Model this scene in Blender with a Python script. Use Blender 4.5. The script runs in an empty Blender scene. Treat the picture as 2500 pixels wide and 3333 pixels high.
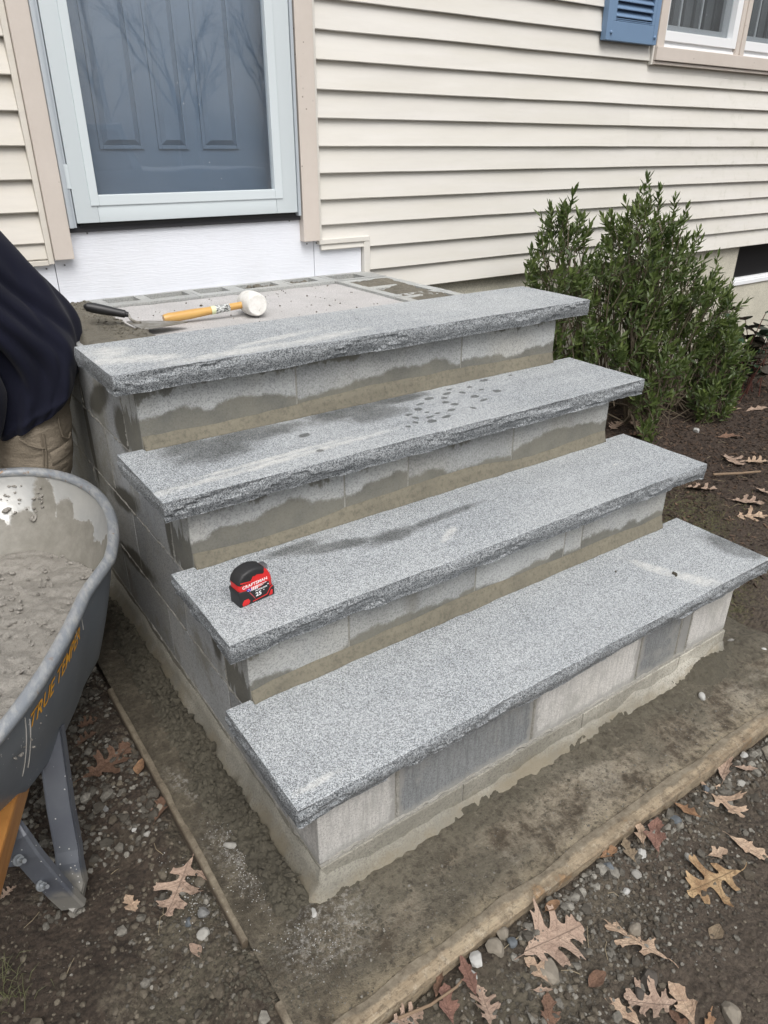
import bpy, bmesh, math, random
import numpy as np
from mathutils import Vector, Matrix, Euler
C = bpy.context
scene = C.scene
COL = scene.collection
rnd = random.Random(7)
R = math.radians

# ------------------------------------------------------------------ camera, world, light
cam_d = bpy.data.cameras.new('camera'); cam = bpy.data.objects.new('camera', cam_d); COL.objects.link(cam)
scene.camera = cam
cam_d.sensor_fit = 'VERTICAL'; cam_d.sensor_height = 36.0; cam_d.sensor_width = 27.0
cam_d.lens = 36.0 * 2349.75 / 3333.0
cam_d.clip_start = 0.02; cam_d.clip_end = 400
cam.location = (-0.3883, -1.88, 0.4444)
_yaw, _pit, _rol = R(-35.016), R(-26.98), R(-0.168)
_M = Matrix.Rotation(_yaw, 3, 'Z') @ Matrix.Rotation(_pit, 3, 'X') @ Matrix.Rotation(_rol, 3, 'Y')
_r, _f, _u = _M.col[0], _M.col[1], _M.col[2]
cam.rotation_euler = Matrix((( _r.x, _u.x, -_f.x), (_r.y, _u.y, -_f.y), (_r.z, _u.z, -_f.z))).to_euler()

world = bpy.data.worlds.new('World'); scene.world = world; world.use_nodes = True
wn = world.node_tree; wn.nodes.clear()
sky = wn.nodes.new('ShaderNodeTexSky'); sky.sky_type = 'NISHITA'; sky.sun_disc = False
SUN_EL, SUN_AZ = R(56), R(197)          # azimuth measured from +Y towards +X
sky.sun_elevation = SUN_EL; sky.sun_rotation = SUN_AZ
sky.air_density = 1.0; sky.dust_density = 5.0; sky.ozone_density = 1.0
hs = wn.nodes.new('ShaderNodeHueSaturation'); hs.inputs['Saturation'].default_value = 0.30
bg = wn.nodes.new('ShaderNodeBackground'); bg.inputs['Strength'].default_value = 0.125
wo = wn.nodes.new('ShaderNodeOutputWorld')
wn.links.new(sky.outputs[0], hs.inputs['Color']); wn.links.new(hs.outputs[0], bg.inputs['Color']); wn.links.new(bg.outputs[0], wo.inputs['Surface'])
sun_d = bpy.data.lights.new('sun', 'SUN'); sun = bpy.data.objects.new('sun', sun_d); COL.objects.link(sun)
sun_d.energy = 1.5; sun_d.angle = R(42); sun_d.color = (1.0, 0.985, 0.96)
_d = Vector((math.sin(SUN_AZ) * math.cos(SUN_EL), math.cos(SUN_AZ) * math.cos(SUN_EL), math.sin(SUN_EL)))
sun.rotation_euler = _d.to_track_quat('Z', 'Y').to_euler()
scene.view_settings.view_transform = 'Standard'; scene.view_settings.look = 'None'
scene.view_settings.gamma = 1.0; scene.view_settings.use_curve_mapping = False
scene.view_settings.exposure = 0.38
scene.render.engine = 'CYCLES'

# ------------------------------------------------------------------ numpy noise
def _hash(ix, iy, seed):
    n = (ix.astype(np.int64) * 374761393 + iy.astype(np.int64) * 668265263 + seed * 974634777) & 0x7fffffff
    n = ((n ^ (n >> 13)) * 1274126177) & 0x7fffffff
    return ((n ^ (n >> 16)) & 0xffff) / 65535.0
def vnoise(x, y, seed=0):
    x = np.asarray(x, float); y = np.asarray(y, float)
    ix = np.floor(x); iy = np.floor(y); fx = x - ix; fy = y - iy
    fx = fx * fx * (3 - 2 * fx); fy = fy * fy * (3 - 2 * fy)
    a = _hash(ix, iy, seed); b = _hash(ix + 1, iy, seed); c = _hash(ix, iy + 1, seed); d = _hash(ix + 1, iy + 1, seed)
    return (a * (1 - fx) + b * fx) * (1 - fy) + (c * (1 - fx) + d * fx) * fy - 0.5
def fbm(x, y, seed=0, octv=4, gain=0.5):
    s = 0; a = 1.0
    for k in range(octv):
        s = s + a * vnoise(np.asarray(x) * 2 ** k + 13.7 * k, np.asarray(y) * 2 ** k - 7.3 * k, seed + k); a *= gain
    return s
def worley(x, y, seed=0):
    x = np.asarray(x, float); y = np.asarray(y, float); ix = np.floor(x); iy = np.floor(y); d = np.full(x.shape, 9.0)
    for dx in (-1, 0, 1):
        for dy in (-1, 0, 1):
            cx = ix + dx; cy = iy + dy; px_ = cx + _hash(cx, cy, seed); py_ = cy + _hash(cx, cy, seed + 91); d = np.minimum(d, (x - px_) ** 2 + (y - py_) ** 2)
    return np.sqrt(d)
def crumbs(x, y, seed=0):
    wx = x + 0.012 * fbm(x * 30, y * 30, seed + 5, 2); wy = y + 0.012 * fbm(x * 30 + 9, y * 30, seed + 6, 2)
    a = 1 - np.clip(worley(wx * 45, wy * 45, seed), 0, 1) ** 1.6; b_ = 1 - np.clip(worley(wx * 95, wy * 95, seed + 1), 0, 1) ** 1.6
    return a * 0.5 + b_ * 0.5
def sstep(a, b, x):
    t = np.clip((np.asarray(x, float) - a) / (b - a), 0, 1); return t * t * (3 - 2 * t)

# ------------------------------------------------------------------ node helper
class NB:
    def __init__(self, name):
        self.m = bpy.data.materials.new(name); self.m.use_nodes = True
        self.t = self.m.node_tree; self.t.nodes.clear()
        self.out = self.t.nodes.new('ShaderNodeOutputMaterial')
        self.co = None
    def _set(self, sock, v):
        if isinstance(v, bpy.types.NodeSocket): self.t.links.new(v, sock)
        elif v is not None:
            if hasattr(sock.default_value, '__len__') and not hasattr(v, '__len__'): v = (v,) * len(sock.default_value)
            if hasattr(sock.default_value, '__len__') and len(sock.default_value) == 4 and len(v) == 3: v = (*v, 1)
            sock.default_value = v
    def n(self, typ, props=None, **ins):
        nd = self.t.nodes.new('ShaderNode' + typ)
        for k, v in (props or {}).items(): setattr(nd, k, v)
        for k, v in ins.items():
            key = int(k[1:]) if k[0] == 'i' and k[1:].isdigit() else k.replace('_', ' ')
            self._set(nd.inputs[key], v)
        return nd
    def obj(self):
        if not self.co: self.co = self.n('TexCoord').outputs['Object']
        return self.co
    def math(self, op, a, b=0.0, c=None):
        nd = self.n('Math', {'operation': op}, i0=a, i1=b)
        if c is not None: self._set(nd.inputs[2], c)
        return nd.outputs[0]
    def noise(self, scale, detail=4, rough=0.55, vec=None, out=0, dist=0.0):
        return self.n('TexNoise', None, Vector=vec or self.obj(), Scale=scale, Detail=detail, Roughness=rough, Distortion=dist).outputs[out]
    def vor(self, scale, feature='F1', out='Distance', vec=None, rand=1.0):
        return self.n('TexVoronoi', {'feature': feature}, Vector=vec or self.obj(), Scale=scale, Randomness=rand).outputs[out]
    def ramp(self, fac, stops, interp='LINEAR'):
        nd = self.n('ValToRGB', None, Fac=fac); cr = nd.color_ramp; cr.interpolation = interp
        while len(cr.elements) < len(stops): cr.elements.new(0.5)
        for e, (p, c) in zip(cr.elements, stops):
            e.position = p; e.color = (*c, 1) if hasattr(c, '__len__') else (c, c, c, 1)
        return nd.outputs[0]
    def step(self, v, a, b):
        nd = self.n('MapRange', {'interpolation_type': 'SMOOTHSTEP'}, Value=v)
        nd.inputs['From Min'].default_value = a; nd.inputs['From Max'].default_value = b
        return nd.outputs[0]
    def mix(self, f, a, b, mode='MIX'):
        nd = self.n('Mix', {'data_type': 'RGBA', 'blend_type': mode})
        self._set(nd.inputs[0], f); self._set(nd.inputs[6], a); self._set(nd.inputs[7], b)
        return nd.outputs[2]
    def sep(self, v=None):
        nd = self.n('SeparateXYZ', None, Vector=v or self.obj()); return nd.outputs
    def mapv(self, loc=(0, 0, 0), rot=(0, 0, 0), scale=(1, 1, 1), typ='POINT', vec=None):
        nd = self.n('Mapping', {'vector_type': typ}, Vector=vec or self.obj())
        nd.inputs['Location'].default_value = loc; nd.inputs['Rotation'].default_value = rot; nd.inputs['Scale'].default_value = scale
        return nd.outputs[0]
    def blobs(self, lst, edge=0.25, nz=0.5, nscale=25, plane='xy', vec=None):
        """union of soft ellipses (a, b, ra, rb, angle deg) as a 0..1 mask with ragged outline"""
        cur = None
        for (a, b, ra, rb, ang) in lst:
            if plane == 'xy': v = self.mapv((a, b, 0), (0, 0, R(ang)), (ra, rb, 1e3), 'TEXTURE', vec)
            elif plane == 'xz': v = self.mapv((a, 0, b), (0, R(-ang), 0), (ra, 1e3, rb), 'TEXTURE', vec)
            else: v = self.mapv((0, a, b), (R(ang), 0, 0), (1e3, ra, rb), 'TEXTURE', vec)
            l = self.n('VectorMath', {'operation': 'LENGTH'}, i0=v).outputs['Value']
            cur = l if cur is None else self.math('MINIMUM', cur, l)
        nn = self.math('MULTIPLY', self.math('SUBTRACT', self.noise(nscale, 4, 0.6, vec), 0.5), nz * 2)
        return self.step(self.math('ADD', cur, nn), 1.0 + edge, 1.0 - edge)
    def bump(self, h, strength=0.5, dist=0.01, normal=None):
        nd = self.n('Bump', None, Height=h, Strength=strength, Distance=dist)
        if normal: self._set(nd.inputs['Normal'], normal)
        return nd.outputs[0]
    def pbr(self, col, rough=0.8, normal=None, metal=0.0, spec=None, coat=None):
        p = self.n('BsdfPrincipled'); self._set(p.inputs['Base Color'], col); self._set(p.inputs['Roughness'], rough)
        self._set(p.inputs['Metallic'], metal)
        if spec is not None: self._set(p.inputs['Specular IOR Level'], spec)
        if coat is not None: self._set(p.inputs['Coat Weight'], coat)
        if normal: self._set(p.inputs['Normal'], normal)
        self.t.links.new(p.outputs[0], self.out.inputs[0]); return self.m

def simple(name, col, rough=0.6, metal=0.0, bumpscale=None, bstr=0.2, bdist=0.002, var=0.0, vscale=6, spec=None):
    b = NB(name); c = col
    if var:
        n = b.noise(vscale, 5, 0.6)
        c = b.mix(b.ramp(n, [(0.3, 0), (0.7, 1)]), tuple(x * (1 - var) for x in col), tuple(min(1, x * (1 + var)) for x in col))
    nm = b.bump(b.noise(bumpscale, 4, 0.6), bstr, bdist) if bumpscale else None
    return b.pbr(c, rough, nm, metal, spec)

# --- materials
def m_siding(name, base, dirty=0.25):
    b = NB(name)
    streak = b.noise(3, 5, 0.6, b.mapv(scale=(0.6, 1, 5)))
    fine = b.noise(60, 4, 0.7, b.mapv(scale=(0.15, 1, 1)))
    c = b.mix(b.ramp(streak, [(0.35, 0), (0.75, 1)]), base, tuple(x * y for x, y in zip(base, (0.93, 0.925, 0.89))))
    c = b.mix(b.math('MULTIPLY', b.ramp(fine, [(0.45, 0), (0.8, 1)]), dirty), c, tuple(x * 0.82 for x in base))
    sp = b.vor(18, 'F1'); spm = b.math('MULTIPLY', b.step(sp, 0.05, 0.03), b.step(b.noise(1.3, 2), 0.52, 0.62))
    c = b.mix(b.math('MULTIPLY', spm, 0.7), c, (0.22, 0.2, 0.15))
    hv = b.n('HueSaturation', None, Color=c); b._set(hv.inputs['Value'], b.n('MapRange', None, Value=b.n('ObjectInfo').outputs['Random'], i3=0.955, i4=1.03).outputs[0]); c = hv.outputs[0]
    s = b.sep(); mil = b.math('MULTIPLY', b.step(s[0], 2.2, 4.6), b.step(b.noise(14, 6, 0.75), 0.52, 0.72))
    c = b.mix(b.math('MULTIPLY', mil, 0.35), c, (0.36, 0.36, 0.27))
    nm = b.bump(b.noise(40, 5, 0.6, b.mapv(scale=(0.08, 1, 1))), 0.25, 0.002)
    nm = b.bump(b.noise(1.6, 2, 0.5), 0.35, 0.02, nm)
    return b.pbr(c, 0.52, nm)
M_SIDING = m_siding('vinyl_siding_cream', (0.665, 0.642, 0.598))
M_SIDING_L = m_siding('vinyl_siding_cream_dirty', (0.65, 0.615, 0.555), 0.4)
def m_trim():
    b = NB('painted_trim_beige')
    c = b.mix(b.ramp(b.noise(5, 6, 0.7), [(0.35, 0), (0.7, 1)]), (0.60, 0.54, 0.485), (0.55, 0.49, 0.435))
    v = b.vor(26, 'F1'); c = b.mix(b.math('MULTIPLY', b.step(v, 0.10, 0.05), b.step(b.noise(3, 3), 0.5, 0.62)), c, (0.26, 0.22, 0.18))
    return b.pbr(c, 0.6, b.bump(b.noise(50, 4, 0.6), 0.15, 0.002))
M_TRIM = m_trim()
M_ALU = simple('storm_door_white_enamel', (0.60, 0.655, 0.675), 0.35, 0, 30, 0.03, 0.001)
M_ALU_EDGE = simple('aluminium_channel_grey', (0.50, 0.545, 0.58), 0.4, 0.3)
M_WINDOW = simple('window_vinyl_white', (0.80, 0.81, 0.82), 0.35)
M_BLACK = simple('dark_gap_black', (0.012, 0.012, 0.012), 0.9)
def m_board():
    b = NB('fibre_board_white_woodgrain')
    w = b.n('TexWave', {'wave_type': 'BANDS', 'bands_direction': 'Z'}, Vector=b.mapv(scale=(0.12, 1, 1)), Scale=30, Distortion=16, Detail=3, Detail_Scale=2.2).outputs['Fac']
    n2 = b.noise(170, 3, 0.6, b.mapv(scale=(0.05, 1, 1)))
    h = b.math('ADD', b.math('MULTIPLY', w, 0.8), b.math('MULTIPLY', n2, 0.5))
    c = b.mix(b.math('MULTIPLY', b.ramp(b.noise(4, 6, 0.7), [(0.5, 0), (0.8, 1)]), 0.5), (0.74, 0.76, 0.81), (0.66, 0.67, 0.69))
    return b.pbr(c, 0.5, b.bump(h, 0.22, 0.0018))
M_BOARD = m_board()
def m_door():
    b = NB('door_paint_slate_blue')
    g = b.noise(90, 4, 0.6, b.mapv(scale=(1, 1, 0.06)))
    c = b.mix(b.ramp(b.noise(2, 3), [(0.3, 0), (0.7, 1)]), (0.128, 0.178, 0.240), (0.108, 0.153, 0.210))
    return b.pbr(c, 0.4, b.bump(g, 0.15, 0.002))
M_DOOR = m_door()
M_SHUTTER = simple('shutter_vinyl_blue', (0.15, 0.235, 0.36), 0.5, 0, 120, 0.15, 0.001, 0.06, 3)
def m_glass(name, tint=(0.9, 0.93, 0.95), k=1.5):
    b = NB(name)
    tr = b.n('BsdfTransparent', None, Color=tint); gl = b.n('BsdfGlossy', None, Roughness=0.02, Color=(1, 1, 1))
    nm = b.bump(b.noise(2.5, 2), 0.12, 0.01); b._set(gl.inputs['Normal'], nm)
    lw = b.n('LayerWeight', None, Blend=0.5).outputs['Facing']; fr = b.math('ADD', k, b.math('MULTIPLY', b.math('POWER', lw, 4.0), 0.6))
    mx = b.n('MixShader'); b._set(mx.inputs[0], fr); b._set(mx.inputs[1], tr.outputs[0]); b._set(mx.inputs[2], gl.outputs[0])
    # dusty film: faint diffuse with splatter dots
    df = b.n('BsdfDiffuse', None, Color=(0.7, 0.72, 0.74))
    v = b.step(b.vor(22, 'F1'), 0.055, 0.03); v = b.math('MULTIPLY', v, b.step(b.noise(3, 2), 0.5, 0.6))
    f = b.math('MAXIMUM', b.math('MULTIPLY', v, 0.7), b.math('MULTIPLY', b.step(b.noise(1.1, 4, 0.6), 0.3, 0.8), 0.05))
    mx2 = b.n('MixShader'); b._set(mx2.inputs[0], f); b._set(mx2.inputs[1], mx.outputs[0]); b._set(mx2.inputs[2], df.outputs[0])
    b.t.links.new(mx2.outputs[0], b.out.inputs[0]); return b.m
M_GLASS = m_glass('storm_glass', (0.97, 0.985, 1.0), 0.072)
M_PANE = m_glass('window_pane_glass', (0.9, 0.92, 0.93), 0.04)

def granite_core(b, light=1.0, grain=740):
    v = b.n('TexVoronoi', {'feature': 'F1'}, Vector=b.obj(), Scale=grain).outputs['Color']
    r = b.n('SeparateColor', None, Color=v).outputs[0]
    v2 = b.n('SeparateColor', None, Color=b.n('TexVoronoi', {'feature': 'F1'}, Vector=b.obj(), Scale=grain * 0.55).outputs['Color']).outputs[1]
    k = light
    c = b.ramp(r, [(0.0, (0.055 * k, 0.06 * k, 0.065 * k)), (0.17, (0.13 * k, 0.138 * k, 0.145 * k)), (0.32, (0.28 * k, 0.302 * k, 0.32 * k)), (0.7, (0.41 * k, 0.433 * k, 0.447 * k)), (1.0, (0.64 * k, 0.66 * k, 0.67 * k))])
    c = b.mix(b.math('MULTIPLY', b.step(v2, 0.80, 0.88), 0.7), c, (0.09 * k, 0.10 * k, 0.105 * k))
    return c
def m_granite_top(name, seed, wet=(), white=(), drops=(), dust=0.25, band=0.0):
    b = NB(name)
    c = granite_core(b, 1.0)
    # flow banding along the slab and blotches
    bn = b.noise(9, 5, 0.6, b.mapv(loc=(seed, 0, 0), rot=(0, 0, R(8)), scale=(0.16, 1.6, 1)))
    c = b.mix(b.math('MULTIPLY', b.ramp(bn, [(0.42, 0), (0.68, 1)]), 0.35 + band), c, b.mix(1.0, c, (0.70, 0.71, 0.72), 'MULTIPLY'))
    bl = b.noise(2.6, 4, 0.6, b.mapv(loc=(seed * 3, 0, 0)))
    c = b.mix(b.math('MULTIPLY', b.ramp(bl, [(0.4, 0), (0.7, 1)]), dust), c, (0.55, 0.56, 0.55))
    rough = 0.8
    if white:
        w = b.blobs(white, 0.6, 0.95, 30)
        w = b.math('MULTIPLY', w, b.ramp(b.noise(60, 4, 0.7, b.mapv(scale=(0.4, 1, 1))), [(0.3, 0.15), (0.7, 0.85)]))
        c = b.mix(b.math('MULTIPLY', w, 0.75), c, (0.66, 0.65, 0.61))
    if wet or drops:
        m = None
        if wet: m = b.math('MULTIPLY', b.blobs(wet, 0.45, 0.55, 26), b.ramp(b.noise(7, 5, 0.7), [(0.25, 0.55), (0.55, 1)]))
        if drops:
            m2 = b.blobs(drops, 0.20, 0.55, 55); m = m2 if m is None else b.math('MAXIMUM', m, m2)
        c = b.mix(b.math('MULTIPLY', m, 0.92), c, b.mix(1.0, c, (0.30, 0.30, 0.29), 'MULTIPLY'))
    h = b.noise(300, 3, 0.7)
    return b.pbr(c, 0.78, b.bump(h, 0.35, 0.0015))
def m_granite_edge():
    b = NB('granite_split_face')
    c = granite_core(b, 0.72, 620)
    bl = b.noise(16, 5, 0.6, b.mapv(scale=(0.8, 0.8, 1.2)))
    c = b.mix(b.math('MULTIPLY', b.ramp(bl, [(0.35, 0), (0.65, 1)]), 0.4), c, b.mix(1.0, c, (0.55, 0.56, 0.57), 'MULTIPLY'))
    h = b.math('ADD', b.noise(90, 5, 0.65), b.math('MULTIPLY', b.noise(400, 2, 0.6), 0.4))
    return b.pbr(c, 0.85, b.bump(h, 0.8, 0.003))
M_GR_EDGE = m_granite_edge()

def m_cmu(name, base=(0.40, 0.405, 0.40), stain=None, warm=0.3, var=0.16):
    """concrete masonry unit; stain = 'riser' adds damp bands at the foot and head of each riser"""
    b = NB(name); oi = b.n('ObjectInfo').outputs['Random']
    n1 = b.noise(7, 5, 0.65)
    c = b.mix(b.ramp(n1, [(0.3, 0), (0.72, 1)]), base, tuple(x * y for x, y in zip(base, (0.80, 0.80, 0.79))))
    c = b.mix(b.math('MULTIPLY', b.ramp(b.noise(3.3, 4, 0.6), [(0.45, 0), (0.65, 1)]), warm), c, (0.50, 0.475, 0.41))
    f = b.noise(230, 3, 0.8); c = b.mix(b.ramp(f, [(0.36, 0.75), (0.50, 0)]), c, tuple(x * 0.42 for x in base)); c = b.mix(b.ramp(f, [(0.56, 0), (0.72, 0.45)]), c, tuple(min(.8, x * 1.45) for x in base))
    hv = b.n('HueSaturation', None, Color=c); b._set(hv.inputs['Value'], b.n('MapRange', None, Value=oi, i3=1 - var, i4=1 + var).outputs[0]); c = hv.outputs[0]
    osh = b.math('MULTIPLY', b.math('SUBTRACT', b.math('FRACT', b.math('MULTIPLY', oi, 7.31)), 0.5), 0.17)
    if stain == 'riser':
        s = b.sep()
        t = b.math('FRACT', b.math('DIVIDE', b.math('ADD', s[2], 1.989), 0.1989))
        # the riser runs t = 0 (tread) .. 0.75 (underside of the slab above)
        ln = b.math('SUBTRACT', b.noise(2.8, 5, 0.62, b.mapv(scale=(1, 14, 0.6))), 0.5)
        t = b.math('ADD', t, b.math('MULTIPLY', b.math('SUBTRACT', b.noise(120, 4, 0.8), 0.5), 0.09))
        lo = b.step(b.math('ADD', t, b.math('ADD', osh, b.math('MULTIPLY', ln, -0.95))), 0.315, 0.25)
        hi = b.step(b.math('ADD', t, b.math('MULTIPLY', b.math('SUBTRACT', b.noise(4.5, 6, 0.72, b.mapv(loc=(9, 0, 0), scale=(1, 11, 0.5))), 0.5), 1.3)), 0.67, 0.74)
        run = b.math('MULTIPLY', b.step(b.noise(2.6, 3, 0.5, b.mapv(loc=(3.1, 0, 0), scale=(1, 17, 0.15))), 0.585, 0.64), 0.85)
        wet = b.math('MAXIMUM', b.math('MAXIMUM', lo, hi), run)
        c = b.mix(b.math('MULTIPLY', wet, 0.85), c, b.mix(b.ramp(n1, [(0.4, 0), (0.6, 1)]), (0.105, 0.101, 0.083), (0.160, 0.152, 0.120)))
    if stain == 'side':
        w = b.blobs([(0.02, -0.44, 0.14, 0.035, -14), (0.0, -0.63, 0.16, 0.032, -8), (-0.36, -0.36, 0.02, 0.09, 0), (0.29, -0.33, 0.022, 0.17, 0), (0.1, -0.17, 0.12, 0.035, -25), (-0.1, -0.2, 0.07, 0.06, 0), (-0.6, -0.52, 0.03, 0.08, 10), (0.6, -0.35, 0.12, 0.03, 20)], 0.25, 0.5, 14, 'yz')
        pm = b.noise(5.5, 6, 0.7); c = b.mix(b.ramp(pm, [(0.50, 0), (0.62, 0.75)]), c, (0.235, 0.225, 0.185)); c = b.mix(b.math('MULTIPLY', w, 0.9), c, (0.085, 0.079, 0.060))
    if stain == 'front':
        st = b.noise(150, 4, 0.8, b.mapv(scale=(1, 1, 0.12))); c = b.mix(b.ramp(st, [(0.36, 0.6), (0.54, 0)]), c, tuple(x * 0.5 for x in base))
        pm = b.noise(7, 6, 0.72); c = b.mix(b.ramp(pm, [(0.54, 0), (0.68, 0.6)]), c, (0.33, 0.325, 0.30))
        for jx in (0.242, 0.634, 1.02, 1.213):
            s2 = b.sep(); d = b.math('ADD', b.math('ABSOLUTE', b.math('SUBTRACT', s2[0], jx)), b.math('MULTIPLY', b.math('SUBTRACT', b.noise(22, 5, 0.7), 0.5), 0.05)); c = b.mix(b.math('MULTIPLY', b.step(d, 0.022, 0.012), 0.75), c, (0.27, 0.265, 0.25))
        s2 = b.sep(); lo = b.step(b.math('ADD', s2[2], b.math('MULTIPLY', b.math('SUBTRACT', b.noise(18, 5, 0.7), 0.5), 0.06)), -0.793, -0.812); c = b.mix(b.math('MULTIPLY', lo, 0.7), c, (0.30, 0.295, 0.275))
    if stain == 'foot':
        s = b.sep(); ln = b.math('MULTIPLY', b.math('SUBTRACT', b.noise(9, 6, 0.72), 0.5), 0.16)
        lo = b.step(b.math('ADD', s[2], ln), -0.858, -0.905)
        c = b.mix(b.math('MULTIPLY', lo, 0.85), c, (0.20, 0.172, 0.122))
        c = b.mix(b.math('MULTIPLY', b.ramp(b.noise(8, 6, 0.7), [(0.48, 0), (0.66, 1)]), 0.6), c, (0.20, 0.19, 0.16))
    h = b.math('ADD', b.noise(200, 4, 0.7), b.math('MULTIPLY', b.noise(900, 2, 0.6), 0.5))
    return b.pbr(c, 0.92, b.bump(h, 0.6, 0.002))
M_CMU_RISER = m_cmu('block_riser_damp', (0.41, 0.42, 0.415), 'riser', 0.35)
M_CMU_SIDE = m_cmu('block_side', (0.42, 0.43, 0.435), 'side', 0.45, 0.22)
M_CMU_FRONT = m_cmu('block_front', (0.60, 0.585, 0.56), 'front', 0.25, 0.06)
M_CMU_FRONT_G = m_cmu('block_front_grey', (0.215, 0.225, 0.23), 'front', 0.05, 0.14)
M_CMU_BASE = m_cmu('block_base_muddy', (0.30, 0.285, 0.24), 'foot', 0.9)
M_CMU_TOP = m_cmu('block_top', (0.43, 0.44, 0.43), None, 0.2)
M_CMU_SLAB = m_cmu('landing_fill_pale', (0.50, 0.485, 0.48), None, 0.05, 0.02)
def m_mortar(name, a, c2, bs=60, bd=0.004, rough=0.9):
    b = NB(name)
    c = b.mix(b.ramp(b.noise(9, 6, 0.7), [(0.35, 0), (0.68, 1)]), a, c2)
    h = b.math('ADD', b.noise(bs, 6, 0.7), b.math('MULTIPLY', b.noise(bs * 5, 4, 0.7), 0.5)); c = b.mix(b.ramp(b.noise(bs * 3, 5, 0.8), [(0.36, 0.55), (0.52, 0)]), c, tuple(x * 0.5 for x in c2))
    return b.pbr(c, rough, b.bump(h, 0.8, bd))
M_MORT = m_mortar('mortar_joint', (0.33, 0.32, 0.29), (0.25, 0.24, 0.21))
M_MORT_WET = m_mortar('mortar_fresh_olive', (0.190, 0.172, 0.128), (0.145, 0.132, 0.100), 30, 0.003, 0.8)
M_MORT_MUD = m_mortar('mortar_fresh_mud', (0.165, 0.150, 0.118), (0.115, 0.105, 0.082), 70, 0.005, 0.7)
M_MORT_MIX = m_mortar('mortar_mix_grey', (0.30, 0.28, 0.25), (0.235, 0.22, 0.195), 55, 0.006, 0.42)
M_CRUMB = m_mortar('mortar_crumb', (0.105, 0.094, 0.069), (0.062, 0.055, 0.040), 70, 0.006, 0.95)
def m_dirt():
    b = NB('dirt_ground'); s = b.sep()
    n = b.noise(3.2, 8, 0.68); n2 = b.noise(28, 6, 0.72)
    brown = b.mix(b.ramp(n2, [(0.35, 0), (0.65, 1)]), (0.040, 0.028, 0.020), (0.085, 0.062, 0.045))
    grey = b.mix(b.ramp(n2, [(0.3, 0), (0.7, 1)]), (0.090, 0.078, 0.054), (0.160, 0.140, 0.100))
    # spilled mortar dust around the lower left corner and the front of the footing
    spill = b.blobs([(0.0, -1.22, 0.32, 0.24, 20), (-0.12, -0.85, 0.12, 0.25, 0), (0.25, -1.42, 0.3, 0.12, 10), (0.7, -1.36, 0.35, 0.08, 0), (-0.32, -1.0, 0.22, 0.14, 0), (-0.2, -1.25, 0.3, 0.2, 0)], 0.6, 0.7, 8)
    g = b.math('MULTIPLY', spill, b.ramp(n, [(0.44, 0.05), (0.54, 1)]))
    c = b.mix(g, brown, grey); c = b.mix(b.math('MULTIPLY', b.step(b.noise(9, 6, 0.75), 0.55, 0.66), 0.55), c, (0.20, 0.170, 0.125)); c = b.mix(b.math('MULTIPLY', b.step(b.noise(6, 5, 0.7, b.mapv(loc=(5, 1, 0))), 0.54, 0.62), 0.6), c, (0.038, 0.026, 0.018))
    frontr = b.step(s[0], 0.15, 0.5); c = b.mix(b.math('MULTIPLY', frontr, 0.55), c, b.mix(b.ramp(n2, [(0.3, 0), (0.7, 1)]), (0.095, 0.075, 0.056), (0.15, 0.122, 0.093)))
    mulch = b.math('MULTIPLY', b.step(b.math('ADD', s[0], b.math('MULTIPLY', n, 0.5)), 1.75, 2.15), b.step(s[1], -1.2, -0.4))
    c = b.mix(mulch, c, b.mix(b.ramp(b.noise(50, 5, 0.75), [(0.35, 0), (0.7, 1)]), (0.030, 0.020, 0.014), (0.085, 0.055, 0.038)))
    moss = b.blobs([(1.75, -0.75, 0.3, 0.16, 30), (2.1, -0.45, 0.3, 0.14, 35)], 0.5, 0.7, 9)
    c = b.mix(b.math('MULTIPLY', moss, b.step(b.noise(70, 3, 0.7), 0.42, 0.6)), c, (0.085, 0.085, 0.035))
    spk = b.step(b.vor(150, 'F1'), 0.16, 0.10); c = b.mix(b.math('MULTIPLY', spk, b.step(b.noise(40, 2), 0.55, 0.7)), c, (0.42, 0.41, 0.39))
    h = b.math('ADD', b.noise(60, 8, 0.75), b.math('MULTIPLY', b.vor(80, 'F1', 'Distance', b.mapv(scale=(1, 1, 1))), -0.7))
    c = b.mix(b.ramp(b.noise(95, 6, 0.8), [(0.36, 0.75), (0.52, 0)]), c, (0.022, 0.016, 0.011)); c = b.mix(b.ramp(b.noise(130, 5, 0.8), [(0.58, 0), (0.75, 0.5)]), c, (0.26, 0.225, 0.17))
    return b.pbr(c, 0.95, b.bump(h, 1.0, 0.014))
M_DIRT = m_dirt()
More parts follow.
